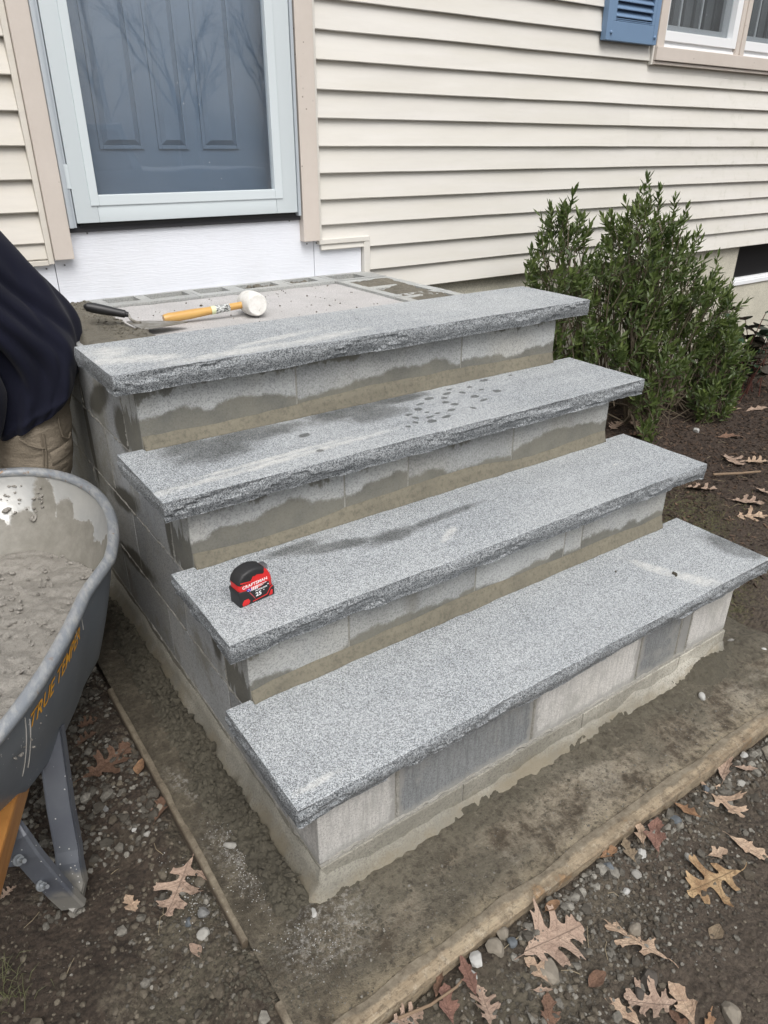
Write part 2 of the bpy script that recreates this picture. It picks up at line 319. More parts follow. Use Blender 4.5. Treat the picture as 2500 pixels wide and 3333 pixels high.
def m_pad():
    b = NB('old_footing_concrete'); s = b.sep()
    n = b.noise(14, 8, 0.7); n2 = b.noise(3.5, 5, 0.6); n3 = b.noise(70, 5, 0.75)
    c = b.mix(b.ramp(n, [(0.40, 0), (0.58, 1)]), (0.092, 0.072, 0.049), (0.32, 0.278, 0.21))
    c = b.mix(b.math('MULTIPLY', b.step(n2, 0.5, 0.62), 0.8), c, (0.10, 0.088, 0.064)); c = b.mix(b.math('MULTIPLY', b.step(b.noise(4.5, 6, 0.7, b.mapv(loc=(7, 3, 0))), 0.53, 0.66), 0.6), c, (0.36, 0.325, 0.26))
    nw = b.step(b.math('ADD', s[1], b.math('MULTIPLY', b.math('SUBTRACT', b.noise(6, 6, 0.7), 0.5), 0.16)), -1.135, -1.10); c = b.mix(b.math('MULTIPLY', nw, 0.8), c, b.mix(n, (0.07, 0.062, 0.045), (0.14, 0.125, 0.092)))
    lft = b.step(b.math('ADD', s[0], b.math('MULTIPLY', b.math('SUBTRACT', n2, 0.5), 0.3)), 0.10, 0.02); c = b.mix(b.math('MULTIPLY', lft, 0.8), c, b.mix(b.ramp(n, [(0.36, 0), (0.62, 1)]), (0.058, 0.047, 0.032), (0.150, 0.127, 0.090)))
    edge = b.math('MAXIMUM', b.step(s[1], -1.19, -1.26), b.step(b.math('ADD', s[0], b.math('MULTIPLY', b.math('SUBTRACT', n, 0.5), 0.1)), -0.3, -0.38))
    c = b.mix(b.math('MULTIPLY', edge, b.ramp(n, [(0.4, 0.1), (0.6, 0.7)])), c, (0.40, 0.33, 0.22))
    wt = b.blobs([(-0.03, -0.86, 0.05, 0.12, 10), (0.0, -0.97, 0.05, 0.05, 0), (-0.06, -0.62, 0.02, 0.09, 20), (0.03, -1.1, 0.1, 0.07, 0)], 0.5, 0.7, 18)
    c = b.mix(b.math('MULTIPLY', wt, b.ramp(b.noise(90, 4, 0.8), [(0.48, 0), (0.62, 0.6)])), c, (0.42, 0.405, 0.37))
    c = b.mix(b.ramp(n3, [(0.34, 0.8), (0.50, 0)]), c, (0.045, 0.037, 0.026)); c = b.mix(b.ramp(n3, [(0.58, 0), (0.74, 0.5)]), c, (0.36, 0.32, 0.25))
    h = b.math('ADD', n3, b.math('MULTIPLY', b.noise(300, 4, 0.7), 0.4))
    return b.pbr(c, 0.93, b.bump(b.math('ADD', h, b.math('MULTIPLY', n, 1.5)), 1.0, 0.010))
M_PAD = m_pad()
def m_form():
    b = NB('weathered_form_timber')
    g = b.noise(60, 6, 0.7, b.mapv(scale=(0.06, 1, 1)))
    n = b.noise(9, 6, 0.65)
    c = b.mix(b.ramp(g, [(0.35, 0), (0.7, 1)]), (0.22, 0.165, 0.105), (0.40, 0.335, 0.235))
    c = b.mix(b.math('MULTIPLY', b.ramp(n, [(0.46, 0), (0.60, 1)]), 0.85), c, (0.135, 0.105, 0.070))
    c = b.mix(b.math('MULTIPLY', b.step(b.noise(9, 5, 0.7), 0.56, 0.66), 0.45), c, (0.36, 0.20, 0.085))
    c = b.mix(b.ramp(b.noise(80, 5, 0.85), [(0.36, 0.8), (0.50, 0)]), c, (0.085, 0.065, 0.045)); c = b.mix(b.ramp(b.noise(55, 5, 0.8, b.mapv(loc=(4, 0, 0))), [(0.55, 0), (0.72, 0.6)]), c, (0.48, 0.43, 0.34))
    s = b.sep(); wn_ = b.math('MULTIPLY', b.math('SUBTRACT', b.noise(11, 6, 0.7), 0.5), 0.055)
    fr = b.step(b.math('ADD', s[1], wn_), -1.268, -1.259); up = b.step(s[2], -0.912, -0.906)
    c = b.mix(b.math('MULTIPLY', b.step(b.noise(14, 5, 0.7), 0.42, 0.55), b.math('MULTIPLY', b.step(s[1], -1.24, -1.23), 0.7)), c, (0.07, 0.055, 0.04)); lf_ = b.math('MULTIPLY', b.step(s[1], -1.24, -1.23), b.math('MULTIPLY', b.step(b.math('ADD', s[0], wn_), -0.121, -0.115), up))
    mudm = b.math('MAXIMUM', b.math('MULTIPLY', fr, up), lf_)
    mudc = b.mix(b.ramp(b.noise(40, 6, 0.72), [(0.36, 0), (0.62, 1)]), (0.10, 0.080, 0.056), (0.22, 0.188, 0.138))
    c = b.mix(b.math('MULTIPLY', b.step(s[1], -1.2, -1.1), 0.85), c, (0.085, 0.064, 0.043))
    c = b.mix(mudm, c, mudc)
    return b.pbr(c, 0.85, b.bump(b.math('ADD', g, n), 0.7, 0.004))
M_FORM = m_form()
def m_stone(name, a, c2):
    b = NB(name)
    t = b.n('Attribute', {'attribute_name': 'tint'}).outputs['Fac']
    c = b.mix(t, a, c2); c = b.mix(b.math('MULTIPLY', b.ramp(b.noise(120, 5, 0.7), [(0.4, 0), (0.65, 1)]), 0.5), c, tuple(x * 0.45 for x in a))
    return b.pbr(c, 0.85, b.bump(b.noise(180, 4, 0.7), 0.5, 0.002))
M_GRAVEL = m_stone('gravel_mixed', (0.062, 0.054, 0.042), (0.27, 0.255, 0.22))
M_CLOD = m_stone('dirt_clod', (0.060, 0.048, 0.034), (0.15, 0.128, 0.095))
M_CHIP = m_stone('bark_chip', (0.022, 0.014, 0.010), (0.15, 0.095, 0.062))
def m_leaf(name, a, c2, spot=(0.12, 0.07, 0.04)):
    b = NB(name); oi = b.n('ObjectInfo').outputs['Random']
    off = b.n('CombineXYZ', None, X=b.math('MULTIPLY', oi, 37.0), Y=b.math('MULTIPLY', oi, 11.0)).outputs[0]
    vec = b.n('VectorMath', {'operation': 'ADD'}, i0=b.obj(), i1=off).outputs[0]
    c = b.mix(b.ramp(b.noise(3.2, 5, 0.65, vec), [(0.38, 0), (0.64, 1)]), a, c2)
    c = b.mix(b.math('MULTIPLY', b.step(b.noise(16, 5, 0.75, vec), 0.60, 0.68), 0.7), c, spot)
    s = b.sep(); ay = b.math('ABSOLUTE', s[1])
    mid = b.step(ay, 0.011, 0.004)
    lat = b.math('FRACT', b.math('MULTIPLY', b.math('SUBTRACT', s[0], b.math('MULTIPLY', ay, 0.75)), 6.2))
    lat = b.step(b.math('ABSOLUTE', b.math('SUBTRACT', lat, 0.5)), 0.05, 0.015)
    v = b.math('MAXIMUM', mid, b.math('MULTIPLY', lat, 0.5))
    c = b.mix(b.math('MULTIPLY', v, 0.5), c, tuple(x * 0.5 for x in a))
    return b.pbr(c, 0.65, b.bump(b.math('ADD', b.noise(12, 5, 0.6, vec), b.math('MULTIPLY', v, -0.8)), 0.6, 0.03))
LEAFM = {
 'tan': m_leaf('dead_leaf_tan', (0.52, 0.385, 0.275), (0.40, 0.275, 0.19)),
 'pink': m_leaf('dead_leaf_pinkish', (0.43, 0.315, 0.24), (0.32, 0.225, 0.17)),
 'brown': m_leaf('dead_leaf_brown', (0.20, 0.115, 0.075), (0.14, 0.08, 0.052)),
 'spotted': m_leaf('dead_leaf_spotted', (0.43, 0.30, 0.165), (0.20, 0.115, 0.055), (0.10, 0.06, 0.03)),
 'red': m_leaf('dead_leaf_reddish', (0.25, 0.135, 0.10), (0.18, 0.095, 0.072)),
 'orange': m_leaf('dead_leaf_orange', (0.34, 0.20, 0.11), (0.24, 0.14, 0.08)),
 'olive': m_leaf('dead_leaf_olive', (0.26, 0.20, 0.13), (0.2, 0.15, 0.1)),
}

# ------------------------------------------------------------------ object helpers
def mesh_from(name, verts, faces, smooth=False, mats=(), midx=None, tint=None):
    me = bpy.data.meshes.new(name); me.from_pydata([tuple(v) for v in verts], [], faces)
    for m in mats: me.materials.append(m)
    if midx is not None: me.polygons.foreach_set('material_index', midx)
    if smooth: me.polygons.foreach_set('use_smooth', [True] * len(me.polygons))
    me.update(); return me
def link(name, me, parent=None, kind=None):
    o = bpy.data.objects.new(name, me); COL.objects.link(o)
    if parent is not None:
        o.parent = parent; o.matrix_parent_inverse = Matrix.Identity(4)
        w = parent_world(parent)
        o.location = tuple(-c for c in w)
    if kind: o['kind'] = kind
    return o
_pw = {}
def parent_world(p):       # parents are translated only in world-coordinate assemblies
    return _pw.get(p.name, (0, 0, 0))
def thing(name, label, cat, loc=(0, 0, 0), group=None):
    o = bpy.data.objects.new(name, None); COL.objects.link(o); o.location = loc; o.empty_display_size = 0.05
    _pw[o.name] = tuple(loc); tag(o, label, cat, group); return o
def tag(o, label, cat, group=None):
    o['label'] = label; o['category'] = cat
    if group: o['group'] = group
    return o
def part(name, me, parent):
    """part (or sub-part) whose mesh is in world coordinates"""
    o = bpy.data.objects.new(name, me); COL.objects.link(o); o.parent = parent
    w = parent_world(parent)
    o.location = tuple(-c for c in w); _pw[o.name] = (0, 0, 0)
    return o
def lpart(name, me, parent, loc=(0, 0, 0), rot=(0, 0, 0)):
    o = bpy.data.objects.new(name, me); COL.objects.link(o); o.parent = parent; o.location = loc; o.rotation_euler = rot; return o

class MB:
    def __init__(s): s.bm = bmesh.new()
    def box(s, x0, x1, y0, y1, z0, z1, bev=0.0, M=None):
        r = bmesh.ops.create_cube(s.bm, size=1); vs = r['verts']
        T = Matrix.Translation(((x0 + x1) / 2, (y0 + y1) / 2, (z0 + z1) / 2)) @ Matrix.Diagonal((abs(x1 - x0), abs(y1 - y0), abs(z1 - z0), 1))
        if M is not None: T = M @ T
        bmesh.ops.transform(s.bm, matrix=T, verts=vs)
        if bev: bmesh.ops.bevel(s.bm, geom=list({e for v in vs for e in v.link_edges}), offset=bev, segments=2, affect='EDGES', profile=0.6)
        return s
    def prism(s, pts, a, b, axis='y', bev=0.0):
        """pts in the plane across axis, extruded from a to b"""
        def P(p, t): return {'x': (t, p[0], p[1]), 'y': (p[0], t, p[1]), 'z': (p[0], p[1], t)}[axis]
        v0 = [s.bm.verts.new(P(p, a)) for p in pts]; v1 = [s.bm.verts.new(P(p, b)) for p in pts]; n = len(pts)
        fs = [s.bm.faces.new(v0), s.bm.faces.new(v1[::-1])]
        for i in range(n): fs.append(s.bm.faces.new((v0[i], v1[i], v1[(i + 1) % n], v0[(i + 1) % n])))
        bmesh.ops.recalc_face_normals(s.bm, faces=fs)
        if bev: bmesh.ops.bevel(s.bm, geom=list(fs[0].edges) + list(fs[1].edges), offset=bev, segments=3, affect='EDGES', profile=0.5)
        return s
    def tube(s, pts, rad, n=8, cap=True, closed=False):
        pts = [Vector(p) for p in pts]; rings = []; up = Vector((0, 0, 1))
        for i, p in enumerate(pts):
            if closed: t = pts[(i + 1) % len(pts)] - pts[i - 1]
            else: t = pts[min(i + 1, len(pts) - 1)] - pts[max(i - 1, 0)]
            t.normalize(); a = t.cross(up)
            if a.length < 1e-3: a = t.cross(Vector((0, 1, 0)))
            a.normalize(); b2 = a.cross(t); r = rad[i] if hasattr(rad, '__len__') else rad
            rings.append([s.bm.verts.new(p + a * r * math.cos(2 * math.pi * k / n) + b2 * r * math.sin(2 * math.pi * k / n)) for k in range(n)])
        m = len(rings)
        for i in range(m if closed else m - 1):
            A, B = rings[i], rings[(i + 1) % m]
            for k in range(n): s.bm.faces.new((A[k], A[(k + 1) % n], B[(k + 1) % n], B[k]))
        if cap and not closed: s.bm.faces.new(rings[0][::-1]); s.bm.faces.new(rings[-1])
        return s
    def mesh(s, name, mat, smooth=False, M=None):
        bmesh.ops.recalc_face_normals(s.bm, faces=s.bm.faces)
        if M is not None: bmesh.ops.transform(s.bm, matrix=M, verts=s.bm.verts)
        me = bpy.data.meshes.new(name); s.bm.to_mesh(me); s.bm.free()
        me.materials.append(mat)
        if smooth:
            me.polygons.foreach_set('use_smooth', [True] * len(me.polygons))
            me.set_sharp_from_angle(angle=R(35))
        return me
def box(x0, x1, y0, y1, z0, z1, mat, name='box', bev=0.0, smooth=False):
    return MB().box(x0, x1, y0, y1, z0, z1, bev).mesh(name, mat, smooth)

def grid_mesh(name, xs, ys, zf, mat, smooth=True):
    X, Y = np.meshgrid(xs, ys); Z = zf(X, Y); nx, ny = len(xs), len(ys)
    V = np.stack([X.ravel(), Y.ravel(), Z.ravel()], 1).astype(np.float32)
    i = np.arange(nx - 1)[None, :] + np.arange(ny - 1)[:, None] * nx
    F = np.stack([i, i + 1, i + 1 + nx, i + nx], -1).reshape(-1, 4).astype(np.int32)
    me = bpy.data.meshes.new(name); me.vertices.add(len(V)); me.vertices.foreach_set('co', V.ravel())
    me.loops.add(F.size); me.loops.foreach_set('vertex_index', F.ravel())
    me.polygons.add(len(F)); me.polygons.foreach_set('loop_start', np.arange(0, F.size, 4, dtype=np.int32))
    me.polygons.foreach_set('use_smooth', np.full(len(F), smooth)); me.materials.append(mat)
    me.update(calc_edges=True); me.validate(); return me
def tri_mesh(name, V, F, mat, tint=None, smooth=False):
    V = np.asarray(V, np.float32); F = np.asarray(F, np.int32); k = F.shape[1]
    me = bpy.data.meshes.new(name); me.vertices.add(len(V)); me.vertices.foreach_set('co', V.ravel())
    me.loops.add(F.size); me.loops.foreach_set('vertex_index', F.ravel())
    me.polygons.add(len(F)); me.polygons.foreach_set('loop_start', np.arange(0, F.size, k, dtype=np.int32))
    me.polygons.foreach_set('use_smooth', np.full(len(F), smooth)); me.materials.append(mat)
    if tint is not None:
        at = me.attributes.new('tint', 'FLOAT', 'POINT'); at.data.foreach_set('value', np.asarray(tint, np.float32))
    me.update(calc_edges=True); return me

# ------------------------------------------------------------------ ground and footing
def ground_z(x, y):
    x = np.asarray(x, float); y = np.asarray(y, float)
    base = -0.948 + 0.0 * x
    base = base + 0.052 * sstep(1.35, 2.2, x) + 0.02 * sstep(0.0, 0.8, y) * sstep(1.5, 2.5, x)
    base = base + 0.030 * np.exp(-(((x + 0.10) / 0.10) ** 2 + ((y + 1.10) / 0.075) ** 2))     # mud over the footing corner
    base = base + 0.026 * np.exp(-((x + 0.150) / 0.05) ** 2) * sstep(0.1, -0.3, y) * sstep(-1.4, -1.2, y)
    base = base + 0.016 * np.exp(-((y + 1.315) / 0.035) ** 2) * sstep(-0.1, 0.1, x)
    base = base + 0.012 * np.exp(-(((x - 0.05) / 0.5) ** 2 + ((y + 1.36) / 0.07) ** 2))
    n = 0.020 * fbm(x * 3.2, y * 3.2, 3, 3) + 0.010 * fbm(x * 16, y * 16, 5, 4, 0.62)
    n = n + 0.0085 * crumbs(x, y, 11) * np.clip(0.25 + 1.6 * (fbm(x * 4, y * 4, 13, 3) + 0.15), 0.12, 1.0) - 0.004
    far = np.clip((np.hypot(x - 0.8, y + 0.8) - 6) / 30, 0, 1)
    inside = (x > -0.10) & (x < 1.62) & (y > -1.27) & (y < 0.9)      # dug lower beneath the footing
    z = base + n + far * 0.3
    return np.where(inside, np.minimum(z, -0.925 + 0.0 * z - 0.02) + np.where((y < -0.97) & (x < 0.0), 0.022, 0.0), z)
def axis_coords(lo, fa, fb, hi, fine, coarse):
    a = list(np.arange(lo, fa, coarse)); b = list(np.arange(fa, fb, fine)); c = list(np.arange(fb, hi, coarse))
    left = [lo - 0.1 * 1.5 ** k for k in range(13, 0, -1)]; right = [hi + 0.1 * 1.5 ** k for k in range(1, 14)]
    return np.array(left + a + b + c + right)
gx = axis_coords(-1.4, -0.62, 1.75, 5.2, 0.0062, 0.022)
gy = axis_coords(-2.6, -1.72, 0.1, 1.1, 0.0062, 0.022)
ground = link('ground', grid_mesh('ground', gx, gy, ground_z, M_DIRT), kind='structure')

def pad_z(x, y):
    ex = 0.012 * np.exp(-((y + 1.06) / 0.04) ** 2) * (x > 0)
    return -0.910 + 0.006 * fbm(x * 7, y * 7, 21, 4) + 0.003 * fbm(x * 60, y * 60, 23, 3) + ex - 0.02 * sstep(1.46, 1.66, x + 0.15 * fbm(x * 5, y * 5, 4, 2))
px = np.arange(-0.108, 1.66, 0.0075); py = np.arange(-1.252, 0.87, 0.0075)
link('concrete_footing', grid_mesh('concrete_footing', px, py, pad_z, M_PAD), kind='structure')

def form_board(x0, x1, y0, y1, z0, z1, label, seed, alongx):
    n = int((x1 - x0 if alongx else y1 - y0) / 0.012) + 2; vs = []; fs = []
    for i in range(n):
        t = i / (n - 1); a = (x0 + (x1 - x0) * t) if alongx else (y0 + (y1 - y0) * t)
        am = 1.0 if alongx else 0.35; w = float(fbm(a * 9, seed, seed, 3)) * 0.010 * am; w2 = float(fbm(a * 45, seed + 5, seed, 3)) * 0.0022 * am; w3 = float(fbm(a * 26, seed + 9, seed, 4)) * 0.0024 * am
        prof = [(0.0 + w3, z0), (0.0 + w3, z1 - 0.005), (0.003 + w3, z1 - 0.001 + w2 * 0.5), (0.5, z1 + w2 * 0.5), (1.0, z1 - 0.001)]
        W = (y1 - y0) if alongx else (x1 - x0)
        for (u, z) in prof:
            uu = u if u < 0.3 else u * W + (w if u == 1.0 else 0)
            vs.append((a, y0 + uu, z) if alongx else (x0 + uu, a, z))
        vs.append((a, y1 + w, z0) if alongx else (x1 + w, a, z0))
    k = 6
    for i in range(n - 1):
        for j in range(k): fs.append((i * k + j, i * k + (j + 1) % k, (i + 1) * k + (j + 1) % k, (i + 1) * k + j))
    fs.append(tuple(range(k))); fs.append(tuple((n - 1) * k + j for j in range(k))[::-1])
    me = mesh_from('form_board', vs, fs, False, [M_FORM])
    bm = bmesh.new(); bm.from_mesh(me); bmesh.ops.recalc_face_normals(bm, faces=bm.faces); bm.to_mesh(me); bm.free()
    o = link('form_board', me); tag(o, label, 'form board'); return o
form_board(-0.06, 1.95, -1.286, -1.249, -0.97, -0.9035, 'long weathered tan form board along the front edge of the footing', 2, True)
form_board(-0.120, -0.1065, -1.03, -0.16, -0.97, -0.9065, 'thin brown form board on the left of the footing, beside the wheelbarrow leg', 5, False)
form_board(-0.120, -0.1065, -1.285, -1.165, -0.97, -0.9055, 'short muddy form board stub at the lower left footing corner', 8, False)

# ------------------------------------------------------------------ house
house = thing('house', 'cream clapboard house wall with blue door and white storm door', 'house', (1.2, 0.86, -0.93))
YW = 0.86; REV = 0.0958; Z0 = -0.138
def clap(x0, x1, k, mat, proud=0.0, seed=0, ztop=None, zbot=None):
    z = Z0 + REV * k if zbot is None else zbot; h = REV if ztop is None else ztop - z
    n = max(2, int((x1 - x0) / 0.08) + 1); vs = []; fs = []
    prof = [(0.010, 0.006), (-0.010, 0.002), (-0.0175, 0.0), (-0.0195, 0.003), (-0.0175, 0.012), (-0.0005, h + 0.002), (0.010, h + 0.002)]
    for i in range(n):
        x = x0 + (x1 - x0) * i / (n - 1)
        wz = float(vnoise(x * 2.2, k * 3.3 + seed, 4)) * 0.0022 + float(vnoise(x * 9, k * 1.3 + seed, 9)) * 0.0008; wy = float(vnoise(x * 3.1, k * 5.1 + seed, 6)) * 0.003
        for j, (dy, dz) in enumerate(prof):
            low = 1 if j < 5 else 0
            vs.append((x, YW + dy - proud + (wy if low and j else 0), z + dz + wz * low))
    K = len(prof)
    for i in range(n - 1):
        for j in range(K): fs.append((i * K + j, (i + 1) * K + j, (i + 1) * K + (j + 1) % K, i * K + (j + 1) % K))
    fs.append(tuple(range(K))); fs.append(tuple((n - 1) * K + j for j in range(K))[::-1])
    me = mesh_from('clapboard', vs, fs, False, [mat])
    part('clapboard', me, house)
XS = 1.199
seams = {8: 2.17, 9: 2.17, 6: 3.027, 7: 3.027, 2: 3.888, 3: 3.888, 12: 2.6, 13: 2.6, 16: 3.4, 17: 3.4, 18: 2.2, 19: 2.2, 4: 4.9, 5: 4.9}
for k in range(0, 25):
    x0 = 1.440 if k < 2 else XS
    zb = None; zt = None
    segs = []
    if k in (10, 11, 12, 13, 14, 15, 16, 17, 18, 19, 20, 21):
        if k == 10: segs = [(x0, 3.135)]        # window sits above; below-sill strip added underneath
        else: segs = [(x0, 3.140), (4.75, 6.4)]
    else:
        segs = [(x0, 6.4)]
    for (a, b_) in segs:
        if k in seams and a < seams[k] < b_:
            clap(a, seams[k] + 0.02, k, M_SIDING, 0.0016, 1); clap(seams[k], b_, k, M_SIDING, 0, 2)
        else: clap(a, b_, k, M_SIDING, 0, 3)
# narrow strip of course 9/10 under the sill; course 2 is trimmed by the horizontal channel left of x=1.44
for k in range(3, 25): clap(-2.4, 0.142, k, M_SIDING_L, 0, 7)
clap(-2.4, 0.142, 2, M_SIDING_L, 0, 7, zbot=0.098)
clap(XS, 1.445, 2, M_SIDING, 0.0, 5, zbot=0.100) if False else None
part('foundation', MB().box(1.36, 4.385, 0.884, 1.0, -1.05, -0.120).box(5.1, 6.4, 0.884, 1.0, -1.05, -0.120).box(4.385, 5.1, 0.884, 1.0, -1.05, -0.375).box(-2.4, 0.06, 0.884, 1.0, -1.05, 0.0).mesh('foundation', m_cmu('foundation_cream_paint', (0.60, 0.57, 0.47), None, 0.3, 0.01)), house)
part('backing_wall', MB().box(1.25, 3.20, 0.871, 0.98, -0.12, 2.4).box(3.20, 4.72, 0.871, 0.98, -0.12, 0.84).box(4.72, 6.4, 0.871, 0.98, -0.12, 2.4).box(-2.4, 0.20, 0.871, 0.98, 0.06, 2.4).box(3.20, 4.72, 0.871, 0.98, 2.0, 2.4).mesh('backing_wall', M_BLACK), house)
# kick board under the door (three sheets with seams)
for (a, b_, z1) in ((0.1645, 1.1705, 0.196), (1.1735, 1.404, 0.110), (-0.9, 0.1615, 0.110)):
    part('kick_board', box(a, b_, 0.856, 0.870, -0.16, z1, M_BOARD, 'kick_board'), house)
nm = NB('nail_head'); M_NAIL = nm.pbr((0.12, 0.12, 0.12), 0.6)
for (x, z) in ((0.195, 0.075), (0.135, 0.068), (0.287, 0.172), (0.62, 0.176), (1.065, 0.174), (1.14, 0.083), (1.185, 0.083), (1.385, 0.083)):
    bm = MB(); bm.tube([(x, 0.853, z), (x, 0.858, z)], 0.0028, 8); part('nail', bm.mesh('nail', M_NAIL), house)
# J channels
part('channel', box(1.187, 1.201, 0.835, 0.870, 0.098, 2.3, M_SIDING, 'channel', 0.002), house)
part('channel', box(1.187, 1.436, 0.834, 0.869, 0.078, 0.0975, M_SIDING, 'channel', 0.002), house)
part('channel', box(1.408, 1.4385, 0.836, 0.872, -0.16, 0.0775, M_SIDING, 'channel', 0.002), house)
part('channel', box(0.1425, 0.1605, 0.835, 0.870, 0.083, 2.3, M_SIDING_L, 'channel', 0.002), house)
part('channel', box(-2.4, 0.142, 0.836, 0.870, 0.080, 0.096, M_SIDING_L, 'channel', 0.002), house)
# door casing
part('door_casing', box(0.162, 0.2245, 0.822, 0.875, 0.096, 2.3, M_TRIM, 'door_casing', 0.002), house)
part('door_casing', box(1.111, 1.1855, 0.822, 0.875, 0.095, 2.3, M_TRIM, 'door_casing', 0.002), house)
part('door_casing', box(0.162, 1.1855, 0.822, 0.875, 2.0, 2.1, M_TRIM, 'door_casing', 0.002), house) if False else None
# storm door surround and leaf
sur = MB()
sur.box(0.2255, 0.2385, 0.812, 0.87, 0.193, 1.98, 0.002).box(0.239, 0.2500, 0.824, 0.87, 0.193, 1.98, 0.0015).box(1.0905, 1.1015, 0.818, 0.87, 0.193, 1.98, 0.002)
storm = part('storm_door', MB().box(0.2532, 0.328, 0.824, 0.852, 0.206, 1.97, 0.003).box(0.999, 1.0885, 0.824, 0.852, 0.206, 1.97, 0.003).box(0.328, 0.999, 0.8245, 0.852, 0.206, 0.268, 0.003).mesh('storm_door', M_ALU, True), house)
part('door_surround', sur.mesh('door_surround', M_ALU_EDGE), house)
part('glass_frame', MB().box(0.306, 0.334, 0.8195, 0.850, 0.2585, 1.96, 0.002).box(0.993, 1.0255, 0.8195, 0.850, 0.2585, 1.96, 0.002).box(0.334, 0.993, 0.820, 0.850, 0.2585, 0.291, 0.002).mesh('glass_frame', M_ALU), storm)
part('glass', box(0.333, 0.994, 0.836, 0.840, 0.2905, 1.96, M_GLASS, 'glass'), storm)
part('hinge', box(0.2385, 0.2535, 0.8215, 0.850, 0.312, 0.384, M_ALU, 'hinge', 0.0015), storm)
part('door_sweep', box(0.262, 1.083, 0.832, 0.852, 0.196, 0.2055, M_BLACK, 'door_sweep'), storm)
part('threshold', box(0.225, 1.111, 0.845, 0.99, 0.176, 0.198, simple('threshold_dark', (0.05, 0.05, 0.055), 0.6, 0.4), 'threshold'), house)
# inner entry door with long raised panels, set back
DY = 0.945
fd = part('front_door', box(0.24, 1.13, DY, DY + 0.04, 0.20, 1.98, M_DOOR, 'front_door'), house)
def panel(x0, x1, z0, z1):
    b = MB()
    # raised moulding frame, then raised field
    for (a, c, d, e) in ((x0, x0 + .012, z0, z1), (x1 - .012, x1, z0, z1)): b.box(a, c, DY - 0.006, DY + 0.004, d, e, 0.002)
    for (d, e) in ((z0, z0 + .012), (z1 - .012, z1)): b.box(x0 + .012, x1 - .012, DY - 0.006, DY + 0.004, d, e, 0.002)
    w = 0.030
    bm = b.bm
    o = [bm.verts.new(p) for p in ((x0 + .014, DY - .0005, z0 + .014), (x1 - .014, DY - .0005, z0 + .014), (x1 - .014, DY - .0005, z1 - .014), (x0 + .014, DY - .0005, z1 - .014))]
    i = [bm.verts.new(p) for p in ((x0 + w, DY - .011, z0 + w), (x1 - w, DY - .011, z0 + w), (x1 - w, DY - .011, z1 - w), (x0 + w, DY - .011, z1 - w))]
    for q in range(4): bm.faces.new((o[q], o[(q + 1) % 4], i[(q + 1) % 4], i[q]))
    bm.faces.new(i)
    part('panel', b.mesh('panel', M_DOOR), fd)
for (a, c) in ((0.398, 0.552), (0.603, 0.716), (0.769, 0.916)): panel(a, c, 0.427, 1.9)
part('door_jamb', MB().box(0.205, 0.24, 0.875, 1.0, 0.19, 2.0).box(1.13, 1.16, 0.875, 1.0, 0.19, 2.0).mesh('door_jamb', M_ALU_EDGE), house)
# shutter
sh = part('shutter', MB().box(2.752, 2.785, 0.812, 0.844, 0.884, 1.9, 0.002).box(3.098, 3.128, 0.812, 0.844, 0.884, 1.9, 0.002).box(2.785, 3.098, 0.8135, 0.844, 0.884, 0.962, 0.002).mesh('shutter', M_SHUTTER), house)
part('shutter_back', box(2.79, 3.095, 0.838, 0.846, 0.962, 1.88, M_SHUTTER, 'shutter_back'), sh)
part('bead', MB().box(2.8, 3.088, 0.816, 0.84, 0.964, 0.968, 0.001).box(2.8, 3.088, 0.818, 0.84, 0.971, 0.975, 0.001).mesh('bead', M_SHUTTER), sh)
lou = MB().prism([(0.838, 0.016), (0.838, 0.030), (0.815, 0.004), (0.815, 0.0), (0.819, 0.0)], 2.812, 3.078, 'x').mesh('louver', M_SHUTTER)
for i in range(24):
    o = part('louver', lou, sh); o.location.z += 0.980 + i * 0.0305
part('shutter_side', MB().box(2.785, 2.812, 0.8135, 0.844, 0.962, 1.88, 0.001).box(3.078, 3.098, 0.8135, 0.844, 0.962, 1.88, 0.001).mesh('shutter_side', M_SHUTTER), sh)
for x in (2.785, 3.108):
    bm = bmesh.new(); bmesh.ops.create_icosphere(bm, subdivisions=2, radius=0.0085, matrix=Matrix.Translation((x, 0.812, 0.915))); me = bpy.data.meshes.new('screw_cap'); bm.to_mesh(me); bm.free(); me.materials.append(M_SHUTTER); part('screw_cap', me, sh)
